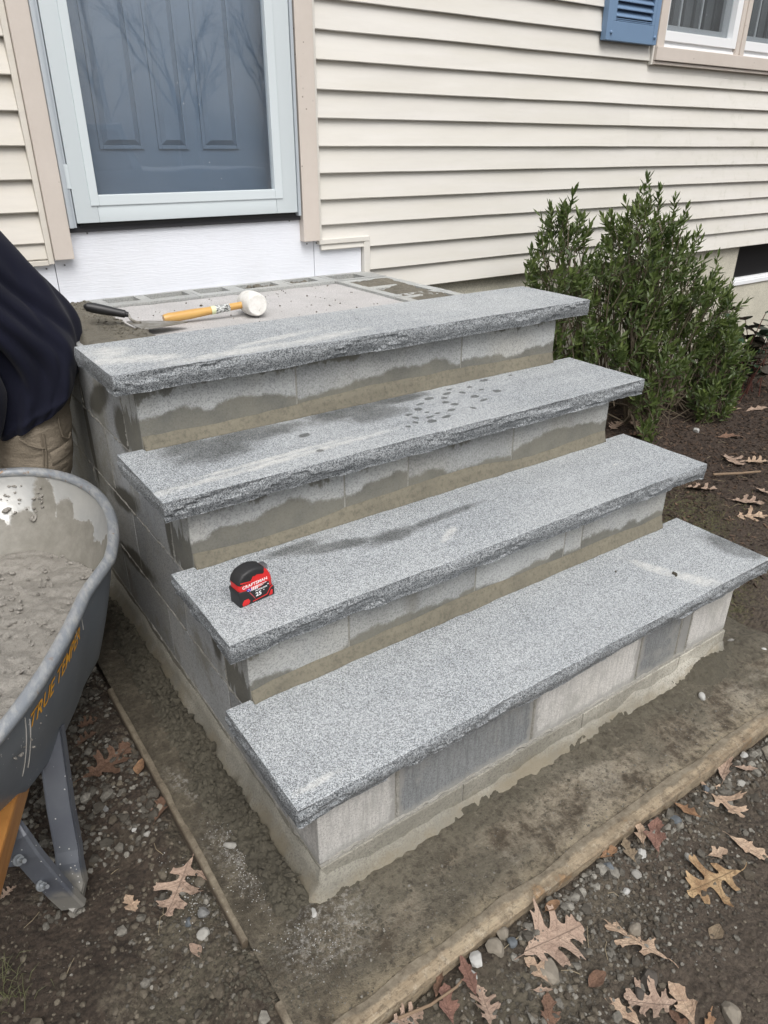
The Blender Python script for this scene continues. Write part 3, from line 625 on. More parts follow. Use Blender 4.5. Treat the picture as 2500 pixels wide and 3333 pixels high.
# window pair: casing, sill, sashes
for (a, c, d) in ((3.152, 3.209, 0.824), (3.836, 3.868, 0.826), (3.8683, 3.905, 0.820), (4.53, 4.59, 0.824)): part('window_casing', box(a, c, d, 0.875, 0.8835, 1.98, M_TRIM, 'window_casing', 0.002), house)
part('window_sill', MB().box(3.150, 4.62, 0.815, 0.875, 0.824, 0.8830, 0.003).box(3.150, 4.62, 0.826, 0.875, 0.808, 0.8215, 0.002).mesh('window_sill', M_TRIM), house)
part('channel', box(3.137, 3.149, 0.832, 0.872, 0.806, 1.98, M_SIDING, 'channel'), house)
part('window_apron', box(3.141, 4.63, 0.850, 0.872, 0.775, 0.807, M_SIDING, 'window_apron'), house)
for (a, c) in ((3.2095, 3.8355), (3.9055, 4.5295)):
    wdw = part('window', MB().box(a, c, 0.838, 0.875, 0.8835, 0.897, 0.001).box(a, c, 0.846, 0.875, 0.897, 0.912, 0.001).mesh('window', M_WINDOW), house)
    part('sash', MB().box(a, a + .014, 0.832, 0.872, 0.912, 1.95, 0.001).box(c - .046, c, 0.832, 0.872, 0.912, 1.95, 0.001).box(a + .014, c - .046, 0.8325, 0.872, 0.912, 0.955, 0.002).mesh('sash', M_WINDOW), wdw)
    part('inner_sash', MB().box(a + .014, a + .03, 0.868, 0.885, 0.955, 1.94).box(c - .10, c - .046, 0.868, 0.885, 0.955, 1.94).box(a + .03, c - .10, 0.868, 0.885, 0.955, 0.985).mesh('inner_sash', simple('inner_sash_grey', (0.32, 0.33, 0.34), 0.5)), wdw)
    part('muntin', MB().box(a + .16, a + .17, 0.876, 0.882, 0.985, 1.94).box(a + .335, a + .345, 0.876, 0.882, 0.985, 1.94).mesh('muntin', simple('muntin_grey', (0.42, 0.43, 0.44), 0.5)), wdw)
    part('pane', box(a + .014, c - .046, 0.862, 0.865, 0.955, 1.94, M_PANE, 'pane'), wdw)
    cb = MB()
    for q in range(14): cb.box(a + q * .045, a + q * .045 + .03, 0.93 + (q % 2) * .01, 0.94 + (q % 2) * .01, 0.85, 1.95)
    part('curtain', cb.mesh('curtain', simple('curtain_dark', (0.06, 0.065, 0.068), 0.9)), wdw)
part('room_dark', MB().box(3.2, 4.72, 1.0, 1.02, 0.7, 2.1).box(4.2, 5.2, 1.25, 1.27, -0.5, 0.0).box(4.385, 5.1, 0.98, 1.26, -0.40, -0.375).mesh('room_dark', M_BLACK), house)
bw = part('basement_window', MB().box(4.385, 5.1, 0.872, 0.90, -0.395, -0.370, 0.002).box(4.385, 5.1, 0.895, 0.93, -0.368, -0.352, 0.001).mesh('basement_window', M_WINDOW), house)
part('pane', box(4.385, 5.1, 0.92, 0.923, -0.352, -0.12, simple('basement_pane_black', (0.012, 0.012, 0.013), 0.35, spec=0.15), 'pane'), bw)

# ------------------------------------------------------------------ block stair base
XL, XR = 0.055, 1.428
TH, RISE, RUN, DEP = 0.0485, 0.1989, 0.2531, 0.3064
base = thing('block_stair_base', 'grey concrete block base of the steps with fresh mortar joints', 'stair base', (0.74, -0.1, -0.92))
ZC = [-0.0485, -0.2474, -0.4463, -0.645, -0.822, -0.955]          # course boundaries
YF = [-0.258, -0.511, -0.764, -1.030, -1.037]                      # riser plane of each course
J = 0.0022
def blk(x0, x1, y0, y1, z0, z1, mat, bev=0.0022):
    b = MB().box(x0, x1, y0, y1, z0, z1, bev)
    return part('block', b.mesh('block', mat), base)
TW = 0.128
frontj = [[XL, 0.469, 0.846, 1.03, XR], [XL, 0.10, 0.453, 0.648, 1.021, XR], [XL, 0.30, 0.672, 0.992, 1.062, XR], [XL, 0.242, 0.634, 1.020, 1.190, 1.236, XR], [XL, 0.42, 0.813, 1.208, XR]]
frontj[0] = [XL, 0.469, 1.030, XR]; frontj[1] = [XL, 0.453, 0.648, 1.021, XR]
sidej = [[0.86, 0.64, 0.292, -0.117, None], [0.86, 0.50, 0.09, -0.10, -0.395, None], [0.86, 0.70, 0.33, -0.05, -0.40, -0.634, None], [0.86, 0.52, 0.14, -0.25, -0.634, -0.90, None], [0.86, 0.62, 0.2, -0.2, -0.6, None]]
core = MB(); core_y = []
for c in range(5):
    z1, z0 = ZC[c], ZC[c + 1]; yf = YF[c]
    fm = M_CMU_RISER if c < 3 else (M_CMU_BASE if c == 4 else None)
    js = frontj[c]
    for i in range(len(js) - 1):
        a, b_ = js[i], js[i + 1]
        m = fm
        if c == 3: m = [M_CMU_FRONT, M_CMU_FRONT_G, M_CMU_FRONT, M_CMU_FRONT_G, M_CMU_FRONT_G, M_CMU_FRONT][i]
        Jf = J if c != 3 else 0.0048
        blk(a + (Jf if i else 0), b_ - (Jf if i < len(js) - 2 else 0), yf, yf + TW, z0 + (J if c < 4 else 0), z1 - J * (c > 0), m)
    for (xa, xb, side) in ((XL, XL + 0.175, 0), (XR - 0.24, XR, 1)):
        sj = sidej[c]; ye = yf + TW + 2 * J; ys = [v for v in sj if v is not None and v > ye + 0.06] + [ye]
        for i in range(len(ys) - 1):
            if ys[i] - ys[i + 1] < 0.03: continue
            if c == 0: continue
            blk(xa, xb, ys[i + 1] + J, ys[i] - (J if i else 0), z0 + J, z1 - J, M_CMU_SIDE if c < 4 else M_CMU_BASE)
    core.box(XL + 0.006, XR - 0.006, yf + 0.006, 0.862, z0 + (0.001 if c < 4 else 0.01), z1 - (0.012 if c == 0 else -0.001))
# top course of the landing walls is built from blocks with open cores
part('mortar_bed', MB().box(XL + 0.002, XR - 0.002, YF[0] + 0.0016, YF[0] + 0.10, ZC[0] - 0.0945, ZC[0] - 0.0015).box(XL + 0.0015, XR - 0.0015, YF[0] + 0.0015, 0.862, ZC[1], ZC[0] - 0.095).box(XL + 0.0012, XR - 0.0012, YF[1] + 0.0015, 0.8615, ZC[2], ZC[1] - 0.0005).box(XL + 0.0015, XR - 0.0015, YF[2] + 0.0015, 0.862, ZC[3], ZC[2] - 0.0005).box(XL + 0.0012, XR - 0.0012, YF[3] + 0.0018, 0.862, ZC[4], ZC[3] - 0.006).box(XL + 0.002, XR - 0.002, YF[4] + 0.003, 0.862, -0.955, ZC[4] - 0.0005).mesh('mortar_bed', M_MORT), base)
core.bm.free()
def cored_block(x0, x1, y0, y1, z0, z1, cores, mat, seed):
    """block walls round rectangular cores (x0,x1,y0,y1); made of web pieces that butt"""
    b = MB()
    xs = sorted({x0, x1} | {c[0] for c in cores} | {c[1] for c in cores}); ys = sorted({y0, y1} | {c[2] for c in cores} | {c[3] for c in cores})
    bm = b.bm; V = {}
    def v(x, y, z):
        k = (round(x, 5), round(y, 5), z)
        if k not in V:
            w = 0.0 if z != z1 else float(vnoise(x * 40, y * 40, seed)) * 0.003
            V[k] = bm.verts.new((x, y, z + w))
        return V[k]
    def filled(i, j):
        if i < 0 or j < 0 or i >= len(xs) - 1 or j >= len(ys) - 1: return False
        cx, cy = (xs[i] + xs[i + 1]) / 2, (ys[j] + ys[j + 1]) / 2
        return not any(c[0] < cx < c[1] and c[2] < cy < c[3] for c in cores)
    for i in range(len(xs) - 1):
        for j in range(len(ys) - 1):
            if not filled(i, j): continue
            a, c, d, e = xs[i], xs[i + 1], ys[j], ys[j + 1]
            bm.faces.new((v(a, d, z1), v(c, d, z1), v(c, e, z1), v(a, e, z1))); bm.faces.new((v(a, d, z0), v(a, e, z0), v(c, e, z0), v(c, d, z0)))
            for (di, dj, p, q) in ((-1, 0, (a, d), (a, e)), (1, 0, (c, d), (c, e)), (0, -1, (a, d), (c, d)), (0, 1, (a, e), (c, e))):
                if not filled(i + di, j + dj): bm.faces.new((v(*p, z0), v(*q, z0), v(*q, z1), v(*p, z1)))
    return part('block', b.mesh('block', mat), base)
zt = ZC[0] + 0.001; zb = ZC[1] + J
yb = 0.855; yi = 0.705
for n_, (a, b_, cs) in enumerate(((0.236, 0.6048, [(0.292, 0.405), (0.441, 0.586)]), (0.6062, 0.9952, [(0.626, 0.745), (0.80, 0.955)]), (0.9966, 1.1768, [(1.01, 1.13)]))):
    cored_block(a, b_, yi, yb, zb, zt, [(c0, c1, 0.752, 0.835) for (c0, c1) in cs], M_CMU_TOP, n_)
cored_block(1.1782, XR, 0.70, yb, zb, zt, [(1.205, 1.345, 0.735, 0.828)], M_CMU_TOP, 5)
for n_, (a, b_) in enumerate(((0.30, 0.692), (-0.06, 0.292))):
    m_ = (a + b_) / 2
    cored_block(1.180, XR, a, b_, zb, zt, [(1.215, 1.385, a + 0.03, m_ - 0.02), (1.215, 1.385, m_ + 0.02, b_ - 0.03)], M_CMU_TOP, 7 + n_)
for n_, (a, b_) in enumerate(((0.640, 0.855), (0.292 + J, 0.640 - J), (-0.128 + J, 0.292 - J))):
    blk(XL, 0.228, a, b_, zb, zt - 0.004, M_CMU_SIDE)
part('landing_fill', grid_mesh('landing_fill', np.arange(0.222, 1.186, 0.012), np.arange(-0.066, 0.712, 0.012), lambda x, y: -0.0565 + 0.0022 * fbm(x * 9, y * 9, 31, 4) + 0.0012 * fbm(x * 60, y * 60, 33, 2), M_CMU_SLAB), base)
# fresh mortar wedges at the foot of the three risers
def wedge(c):
    y = YF[c]; z = -RISE * (c + 1); vs = []; fs = []; n = 220; K = 6
    for i in range(n):
        x = XL + 0.002 + (XR - XL - 0.004) * i / (n - 1)
        h = 0.030 + 0.018 * float(fbm(x * 3.5, c * 7.1, 41, 4)) + 0.012 * math.exp(-((x - 0.8) / 0.25) ** 2)
        h = max(0.014, h); d = 0.011 + 0.004 * float(fbm(x * 20, c, 43, 3))
        pr = [(0.012, -0.004), (-d - 0.004, -0.004), (-d, 0.004), (-d * 0.55, h * 0.5), (-0.0016, h), (0.012, h)]
        for (dy, dz) in pr: vs.append((x, y + dy, z + dz))
    for i in range(n - 1):
        for j in range(K): fs.append((i * K + j, (i + 1) * K + j, (i + 1) * K + (j + 1) % K, i * K + (j + 1) % K))
    fs.append(tuple(range(K))); fs.append(tuple((n - 1) * K + j for j in range(K))[::-1])
    me = mesh_from('mortar_fillet', vs, fs, True, [M_MORT_WET]); part('mortar_fillet', me, base)
for c in range(3): wedge(c)
# sloping render collar where the base meets the footing
def collar():
    pts = [];
    path = []
    L1 = np.arange(0.84, YF[4] - 0.001, -0.012)
    for y in L1: path.append((XL, y, (-1, 0)))
    path.append((XL - 0.0, YF[4], (-0.7, -0.7)))
    for x in np.arange(XL + 0.012, XR, 0.012): path.append((x, YF[4], (0, -1)))
    path.append((XR, YF[4], (0.7, -0.7)))
    for y in np.arange(YF[4] + 0.012, -0.3, 0.012): path.append((XR, y, (1, 0)))
    vs = []; fs = []; K = 6
    for i, (x, y, (nx, ny)) in enumerate(path):
        f = float(fbm(i * 0.16, 3.3, 51, 4)); g = float(fbm(i * 0.55, 9.3, 53, 4, 0.65))
        h = (0.070 if nx < 0 else 0.046) + 0.026 * f; w = (0.026 if nx < 0 else 0.020) + 0.008 * g
        for (o, z) in ((-0.01, -0.93), (w * 1.9, -0.925), (w * 1.1, -0.903 + 0.004 * g), (0.007, -0.91 + h * 0.55), (0.0025, -0.91 + h), (-0.01, -0.91 + h)): vs.append((x + nx * o, y + ny * o, z))
    for i in range(len(path) - 1):
        for j in range(K): fs.append((i * K + j, (i + 1) * K + j, (i + 1) * K + (j + 1) % K, i * K + (j + 1) % K))
    me = mesh_from('base_render', vs, fs, True, [M_CMU_BASE]); part('base_render', me, base)
collar()
# mortar smears squeezed out of the left joints (ragged proud ridges)
def smear(pts, w, name='mortar_smear', mat=M_MORT_MUD, nrm=(-1, 0, 0)):
    b = MB(); P = []; rad = []
    for i in range(len(pts) - 1):
        a, c = Vector(pts[i]), Vector(pts[i + 1]); n = max(2, int((c - a).length / 0.006))
        for k in range(n):
            p = a.lerp(c, k / n); j = len(P); P.append(p + Vector((float(vnoise(j * .5, 1, 61)) * (.003 if abs(a.x - c.x) < .002 else .0), float(vnoise(j * .4, 5, 62)) * (.008 if abs(a.x - c.x) < .002 else .001), float(vnoise(j * .4, 9, 63)) * .008))); rad.append(w * (0.55 + 0.9 * abs(float(fbm(j * 0.35, w * 99, 64, 2)) + 0.3)))
    b.tube(P, rad, 7); part(name, b.mesh(name, mat, True), base)
for (x_, w_) in ((0.242, .006), (0.634, .005), (1.020, .004), (1.19, .004), (1.236, .004)):
    smear([(x_, YF[3] + 0.002, -0.66), (x_ + 0.004, YF[3] + 0.002, -0.815)], w_, mat=M_MORT)
smear([(XL + .02, YF[3] + 0.001, ZC[4] + .001), (0.6, YF[3] + 0.001, ZC[4] + .002), (XR - .02, YF[3] + 0.001, ZC[4])], 0.0055, mat=M_MORT)
for (y, z0, z1) in ((0.292, -0.06, -0.24), (-0.128, -0.06, -0.24), (0.09, -0.25, -0.44), (-0.381, -0.26, -0.44), (0.33, -0.45, -0.64), (-0.634, -0.46, -0.64)):
    smear([(XL + 0.002, y, z0), (XL + 0.002, y, z1)], 0.0045, mat=M_MORT)
for (c, ya, ybb) in ((1, 0.84, 0.1), (1, 0.0, -0.2), (2, 0.8, -0.2), (2, -0.25, -0.44), (3, 0.5, -0.70), (4, 0.3, -0.98)):
    smear([(XL + 0.002, ya, ZC[c]), (XL + 0.002, ybb, ZC[c])], 0.0042, mat=M_MORT)

# lumps of fresh mortar -------------------------------------------------------
def ico(sub):
    bm = bmesh.new(); bmesh.ops.create_icosphere(bm, subdivisions=sub, radius=1.0); V = np.array([v.co[:] for v in bm.verts]); F = np.array([[v.index for v in f.verts] for f in bm.faces]); bm.free(); return V, F
ICO1, ICO1F = ico(1); ICO2, ICO2F = ico(2); ICO3, ICO3F = ico(3)
nrg = np.random.RandomState(5)
def rock_shape(V, planes=9, flat=0.7, rs=nrg):
    P = V.copy()
    for _ in range(planes):
        n = rs.normal(size=3); n /= np.linalg.norm(n); d = rs.uniform(0.55, 0.85); s = P @ n; P = P - np.outer(np.maximum(s - d, 0), n)
    P = P * np.array([rs.uniform(0.8, 1.15), rs.uniform(0.65, 1.0), rs.uniform(flat * 0.8, flat * 1.1)]); return P
ROCKS = [rock_shape(ICO2 if False else ICO1) for _ in range(14)]
def lump_shape(V, amp, rs=nrg):
    o = rs.uniform(0, 50, 3)
    n = fbm(V[:, 0] * 1.7 + o[0], V[:, 1] * 1.7 + V[:, 2] * 1.1 + o[1], int(o[2]), 3, 0.6)
    return V * (1 + amp * n)[:, None]
LUMPS = [lump_shape(ICO2, 0.9) * np.array([1, rnd.uniform(.7, 1), rnd.uniform(.5, .8)]) for _ in range(12)]
LUMPS1 = [lump_shape(ICO1, 0.7) * np.array([1, rnd.uniform(.7, 1), rnd.uniform(.5, .8)]) for _ in range(12)]
def scatter_mesh(name, pts, sizes, shapes, F, mat, tints, zscale=1.0, bury=0.25):
    Vs, Fs, Ts = [], [], []; off = 0
    for (p, s, t) in zip(pts, sizes, tints):
        B = shapes[nrg.randint(len(shapes))]; a = nrg.uniform(0, 6.283); tl = nrg.normal(0, 0.35, 2)
        Rm = np.array(Euler((tl[0], tl[1], a)).to_matrix()); Q = (B * s) @ Rm.T
        Q[:, 2] *= zscale; Q = Q + np.array(p) + np.array([0, 0, s * (0.55 - bury)])
        Vs.append(Q); Fs.append(F + off); Ts.append(np.full(len(Q), t)); off += len(Q)
    return tri_mesh(name, np.concatenate(Vs), np.concatenate(Fs), mat, np.concatenate(Ts))
# crumbly mortar banked against the left wall, the front corner and the front of the base
def bank_z(x, y):
    d = XL - 0.030 - x; w = 0.062 + 0.05 * fbm(y * 5, 0 * y + 2, 171, 3) + 0.02 * (y < -0.6)
    h = 0.034 * sstep(-0.012, 0.008, d) * sstep(-1.06, -1.0, y) * np.clip(1 - d / w, 0, 1) ** 0.8 * (1 - sstep(0.1, 0.4, y)) * (0.75 + 0.5 * fbm(y * 9, 0 * y, 173, 2))
    m = np.clip(h / 0.012, 0, 1)
    return -0.920 + h + m * (0.036 * crumbs(x * .7, y * .7, 175) - 0.012 + 0.014 * fbm(x * 22, y * 22, 177, 4, 0.6)) - 0.006 * (m < 0.02)
def front_z(x, y):
    d = YF[4] - 0.004 - y; w = 0.030 + 0.05 * fbm(x * 4.5, 0 * x + 5, 181, 3) + 0.03 * np.exp(-((x - 1.33) / 0.1) ** 2)
    h = 0.018 * np.clip(1 - d / np.maximum(w, 0.004), 0, 1) ** 0.8 * (1 + 0.8 * np.exp(-((x - 1.33) / 0.09) ** 2))
    m = np.clip(h / 0.006, 0, 1)
    return -0.919 + h + m * (0.014 * crumbs(x, y, 185) + 0.006 * fbm(x * 30, y * 30, 187, 3))
o = link('mortar_crumbs', grid_mesh('mortar_crumbs', np.arange(-0.098, XL + 0.004, 0.0034), np.arange(-1.07, 0.45, 0.0034), bank_z, M_CRUMB), kind='stuff'); tag(o, 'dark crumbly mortar bank along the foot of the left block wall', 'mortar crumbs')
o = link('mortar_crumbs', grid_mesh('mortar_crumbs', np.arange(XL, 1.52, 0.0036), np.arange(-1.15, YF[4] + 0.004, 0.0036), front_z, M_CRUMB), kind='stuff'); tag(o, 'mortar crumbs along the front foot of the block base', 'mortar crumbs')
pts = []; sz = []
for i in range(1300):
    y = nrg.uniform(-1.04, 0.25); x = XL - 0.032 - abs(nrg.normal(0, 0.045))
    if x < -0.09: continue
    pts.append((x, y, float(bank_z(np.array([x]), np.array([y]))[0]) + .001)); sz.append(nrg.uniform(0.002, 0.005) if nrg.rand() < .55 else nrg.uniform(0.005, 0.0105))
for i in range(420):
    x = nrg.uniform(XL, 1.5); dens = vnoise(x * 5, 3, 72) + 0.5
    if nrg.rand() > dens * 1.1: continue
    pts.append((x, YF[4] - 0.02 - abs(nrg.normal(0, 0.035)), -0.911)); sz.append(nrg.uniform(0.0015, 0.0055))
for i in range(500):
    x, y = nrg.normal(-0.06, 0.09), nrg.normal(-1.10, 0.05)
    if x > 0.03 and y > -1.05: continue
    pts.append((x, y, max(float(ground_z(x, y)), -0.912 if x > -0.1 else -1) - 0.001)); sz.append(nrg.uniform(0.0015, 0.006))
o = link('mortar_droppings', scatter_mesh('mortar_droppings', pts, sz, LUMPS1, ICO1F, M_CRUMB, nrg.rand(len(pts)), bury=0.3), kind='stuff'); tag(o, 'loose dark mortar droppings scattered round the block base', 'mortar droppings')
# individual bigger mortar lumps along the left base
big = [(-0.005, -0.93), (0.002, -0.89), (-0.005, -0.85), (0.0, -0.815), (0.008, -0.965), (0.0, -0.775), (0.0, -0.74), (0.01, -0.69), (-0.012, -0.72), (-0.002, -0.64), (0.0, -0.6), (0.02, -0.55), (0.012, -0.98), (0.02, -0.48)]
pts = [(x, y, float(bank_z(np.array([x]), np.array([y]))[0]) - 0.004) for x, y in big] + [(x, y, float(bank_z(np.array([x]), np.array([y]))[0]) - 0.002) for x, y in [(nrg.uniform(-0.045, 0.012), nrg.uniform(-1.0, 0.1)) for _ in range(70)]] + [(1.34, -1.085, -0.91), (1.31, -1.10, -0.91), (1.37, -1.075, -0.91)]
o = link('mortar_lumps', scatter_mesh('mortar_lumps', pts, [nrg.uniform(0.010, 0.019) if q < 14 else nrg.uniform(0.006, 0.013) for q in range(len(pts))], LUMPS, ICO2F, M_CRUMB, nrg.rand(len(pts)), bury=0.3), kind='stuff'); tag(o, 'bigger fresh mortar lumps heaped at the foot of the left block wall', 'mortar lumps')
# mortar spread on the landing: left bed, right cores
def spread(name, x0, x1, y0, y1, zf, label):
    me = grid_mesh(name, np.arange(x0, x1, 0.005), np.arange(y0, y1, 0.005), zf, M_MORT_MUD)
    o = link(name, me, kind=None); tag(o, label, 'mortar'); return o
def zleft(x, y):
    e = sstep(0.058, 0.085, x + 0.01 * fbm(y * 20, 0 * y, 81, 2)) * (1 - sstep(0.215, 0.265, x + 0.06 * fbm(x * 9, y * 9, 82, 3))) * (1 - sstep(0.80, 0.85, y + 0.03 * fbm(x * 14, y * 8, 85, 2))) * sstep(0.0, 0.03, y)
    r = np.abs(fbm(x * 26, y * 15, 83, 4, 0.6))
    tw_ = np.exp(-(((x - 0.31) / 0.09) ** 2 + ((y - 0.30) / 0.09) ** 2))
    return -0.060 + e * (1 - 0.5 * tw_) * (0.021 + 0.015 * fbm(x * 16, y * 8, 84, 4, 0.6) + 0.012 * (0.3 - r))
spread('mortar_spread', 0.055, 0.30, 0.0, 0.855, zleft, 'troweled wet mortar bed on the left edge of the landing, under the trowel')
def zright(x, y):
    e = sstep(1.195, 1.225, x + 0.02 * fbm(x * 12, y * 12, 91, 2)) * (1 - sstep(1.375, 1.40, x + 0.02 * fbm(y * 9, x, 92, 2))) * (1 - sstep(0.66, 0.70, y + 0.03 * fbm(x * 14, y * 8, 95, 2)))
    r = np.abs(fbm(x * 22, y * 18, 93, 4, 0.6))
    return -0.075 + e * (0.026 + 0.012 * fbm(x * 12, y * 10, 94, 4, 0.6) + 0.010 * (0.3 - r))
spread('mortar_spread', 1.19, 1.41, -0.05, 0.72, zright, 'wet mortar filling the block cores on the right edge of the landing')
# filled/partly filled back cores and crumbs on the landing fill
pts = []; sz = []
for (cx, cy) in [(1.045, 0.80)] * 26 + [(0.90, 0.80)] * 22: pts.append((cx + nrg.normal(0, .035), cy + nrg.normal(0, .02), -0.068 + nrg.uniform(0, .012))); sz.append(nrg.uniform(0.008, 0.016))
o = link('mortar_clods', scatter_mesh('mortar_clods', pts, sz, LUMPS1, ICO1F, M_MORT_MUD, nrg.rand(len(pts)), bury=0.3), kind='stuff'); tag(o, 'wet mortar clods dropped into the back row of block cores', 'mortar clods')
part('core_fill', box(0.24, XR - 0.01, 0.712, 0.85, -0.17, -0.093, M_CMU_BASE, 'core_fill'), base)
pts = []; sz = []
for i in range(150):
    x, y = nrg.uniform(0.27, 1.15), nrg.uniform(0.02, 0.69)
    if nrg.rand() < 0.5 and x > 0.8: pass
    elif nrg.rand() < 0.5: continue
    pts.append((x, y, -0.056)); sz.append(nrg.uniform(0.0012, 0.0035) * (2.2 if nrg.rand() < 0.07 else 1))
for i in range(500):
    y = nrg.uniform(0.0, 0.82); x = 0.245 + nrg.normal(0, .018) - 0.08 * nrg.rand(); pts.append((x, y, float(zleft(x, y)) - 0.001)); sz.append(nrg.uniform(0.0015, 0.0065))
o = link('landing_crumbs', scatter_mesh('landing_crumbs', pts, sz, LUMPS1, ICO1F, M_MORT_MUD, nrg.rand(len(pts)), bury=0.25), kind='stuff'); tag(o, 'small mortar crumbs strewn over the landing round the mallet', 'mortar crumbs')

# ------------------------------------------------------------------ granite treads
def slab(idx, x0, L, yf_extra, mat, seed, label, dep=DEP):
    z1 = -RISE * idx; z0 = z1 - TH; yb_ = -RUN * idx; yf = yb_ - dep; x1 = x0 + L
    P = []; step = 0.0055
    def seg(a, b_, nrm):
        d = math.hypot(b_[0] - a[0], b_[1] - a[1]); n = max(2, int(d / step))
        for i in range(n): t = i / n; P.append((a[0] + (b_[0] - a[0]) * t, a[1] + (b_[1] - a[1]) * t, nrm))
    seg((x0, yf), (x1, yf), (0, -1)); seg((x1, yf), (x1, yb_), (1, 0)); seg((x1, yb_), (x0, yb_), (0, 1)); seg((x0, yb_), (x0, yf), (-1, 0))
    N = len(P); lev = [0, 0.05, 0.14, 0.27, 0.42, 0.57, 0.72, 0.86, 0.96, 1.0]; K = len(lev)
    s = np.arange(N) * step; V = np.zeros((K, N, 3)); nx = np.array([p[2][0] for p in P]); ny = np.array([p[2][1] for p in P])
    rough = np.where(ny == 1, 0.15, np.where(nx != 0, 0.55, 1.0))
    bx = np.array([p[0] for p in P]); by = np.array([p[1] for p in P])
    top = (0.0045 * fbm(s * 3.2, 0 * s + seed, seed, 2) + 0.0022 * fbm(s * 26, 0 * s + seed, seed + 1, 3)) * rough
    for j, t in enumerate(lev):
        bulge = 0.006 * math.sin(math.pi * min(1, t * 1.1)) - 0.003 * t
        o = top + rough * (bulge + 0.0065 * fbm(s * 9, 0 * s + t * 0.7 + seed, seed + 2, 3, 0.5) * min(1, t * 6) + 0.0024 * fbm(s * 50, 0 * s + t * 2.6, seed + 3, 3, 0.6) * min(1, t * 8))
        # conchoidal chips: terrace steps
        ch = fbm(s * 7.5 + t * 1.2, 0 * s + t * 1.3, seed + 4, 3); o = o - rough * 0.0055 * sstep(0.08, 0.14, ch) * min(1, t * 4)
        V[j, :, 0] = bx + nx * o; V[j, :, 1] = by + ny * o
        zz = z1 - TH * t + (0 if t in (0,) else 0.0)
        V[j, :, 2] = zz + (0.0025 * fbm(s * 12, 0 * s, seed + 6, 3) * rough if j == K - 1 else 0) - (0.0008 if j == 1 else 0)
    V[0, :, 2] -= 0.0010 * (0.5 + fbm(s * 30, 0 * s, seed + 9, 2)) * rough
    vs = V.reshape(-1, 3).tolist(); fs = []; mi = []
    for j in range(K - 1):
        for i in range(N):
            i2 = (i + 1) % N; fs.append((j * N + i, (j + 1) * N + i, (j + 1) * N + i2, j * N + i2)); mi.append(1)
    # chamfer ring inside the top edge then the flat top
    ring = []
    for i in range(N):
        ring.append(len(vs)); cx = min(max(V[0, i, 0], x0 + 0.004), x1 - 0.004); cy = min(max(V[0, i, 1], yf + 0.004), yb_ - 0.002)
        vs.append((V[0, i, 0] * 0.4 + cx * 0.6 if nx[i] else V[0, i, 0], V[0, i, 1] - 0.0035 * ny[i] if ny[i] else V[0, i, 1], z1))
    for i in range(N): i2 = (i + 1) % N; fs.append((i, i2, ring[i2], ring[i])); mi.append(0)
    fs.append(tuple(ring)); mi.append(0); fs.append(tuple((K - 1) * N + i for i in range(N))[::-1]); mi.append(1)
    me = mesh_from('granite_tread', vs, fs, False, [mat, M_GR_EDGE])
    bm = bmesh.new(); bm.from_mesh(me)
    for f, m in zip(bm.faces, mi): f.material_index = m
    bmesh.ops.triangulate(bm, faces=[f for f in bm.faces if len(f.verts) > 4]); bmesh.ops.recalc_face_normals(bm, faces=bm.faces)
    c0 = Vector((x0 + L / 2, yb_ - dep / 2, z0))
    bmesh.ops.translate(bm, verts=bm.verts, vec=-c0); bm.to_mesh(me); bm.free()
    o = link('granite_tread', me); o.location = c0; tag(o, label, 'stone tread', 'granite treads of the steps')
    return c0
def rel(lst, c): return [(a - c[0], b_ - c[1], ra, rb, an) for (a, b_, ra, rb, an) in lst]
def cc(idx, x0=0.0, L=1.524): return (x0 + L / 2, -RUN * idx - DEP / 2)
c1 = cc(0)
m1 = m_granite_top('granite_top_first', 1, white=rel([(0.09, -0.20, 0.10, 0.03, -20), (0.3, -0.27, 0.16, 0.022, 4), (0.55, -0.26, 0.14, 0.02, 8), (0.45, -0.2, 0.12, 0.015, 12), (0.05, -0.1, 0.04, 0.05, 0)], c1), dust=0.3)
slab(0, 0, 1.524, 0, m1, 101, 'topmost granite tread, in front of the landing, below the mallet')
c2 = cc(1)
drops = [(0.40 + 0.0, -0.42, 0.016, 0.012, 0)]
dr = [(a + 0.006 * math.sin(i * 5.1), b_ + 0.005 * math.cos(i * 3.3), 0.007 + 0.013 * ((i * 7) % 5) / 5, 0.006 + 0.007 * ((i * 3) % 4) / 4) for i, (a, b_) in enumerate([(1.209, -0.30), (1.069, -0.387), (1.109, -0.295), (1.021, -0.313), (0.969, -0.437), (0.902, -0.464), (0.887, -0.418), (0.807, -0.479), (0.796, -0.449), (0.738, -0.487), (0.7, -0.472), (0.728, -0.414), (0.811, -0.358), (0.972, -0.348), (0.97, -0.391), (0.665, -0.489), (0.958, -0.297), (0.425, -0.394), (0.406, -0.493), (0.841, -0.453), (0.771, -0.42), (0.772, -0.398), (0.86, -0.33), (0.90, -0.36), (0.76, -0.455), (0.72, -0.445), (0.87, -0.385), (0.93, -0.33), (1.04, -0.355)])]
m2 = m_granite_top('granite_top_second', 4, wet=rel([(0.20, -0.355, 0.10, 0.062, 10), (0.30, -0.31, 0.15, 0.045, 0), (0.16, -0.31, 0.08, 0.05, 0), (0.60, -0.305, 0.13, 0.045, 0), (0.66, -0.36, 0.09, 0.045, 5), (0.78, -0.29, 0.10, 0.03, 0)], c2), drops=rel([(a, b_, r1, r2, 10) for a, b_, r1, r2 in dr], c2), white=rel([(0.25, -0.50, 0.32, 0.012, 3), (0.3, -0.475, 0.2, 0.008, 3)], c2), band=0.15)
slab(1, -0.0064, 1.525, 0, m2, 131, 'second granite tread from the top with dark wet spots')
c3 = cc(2)
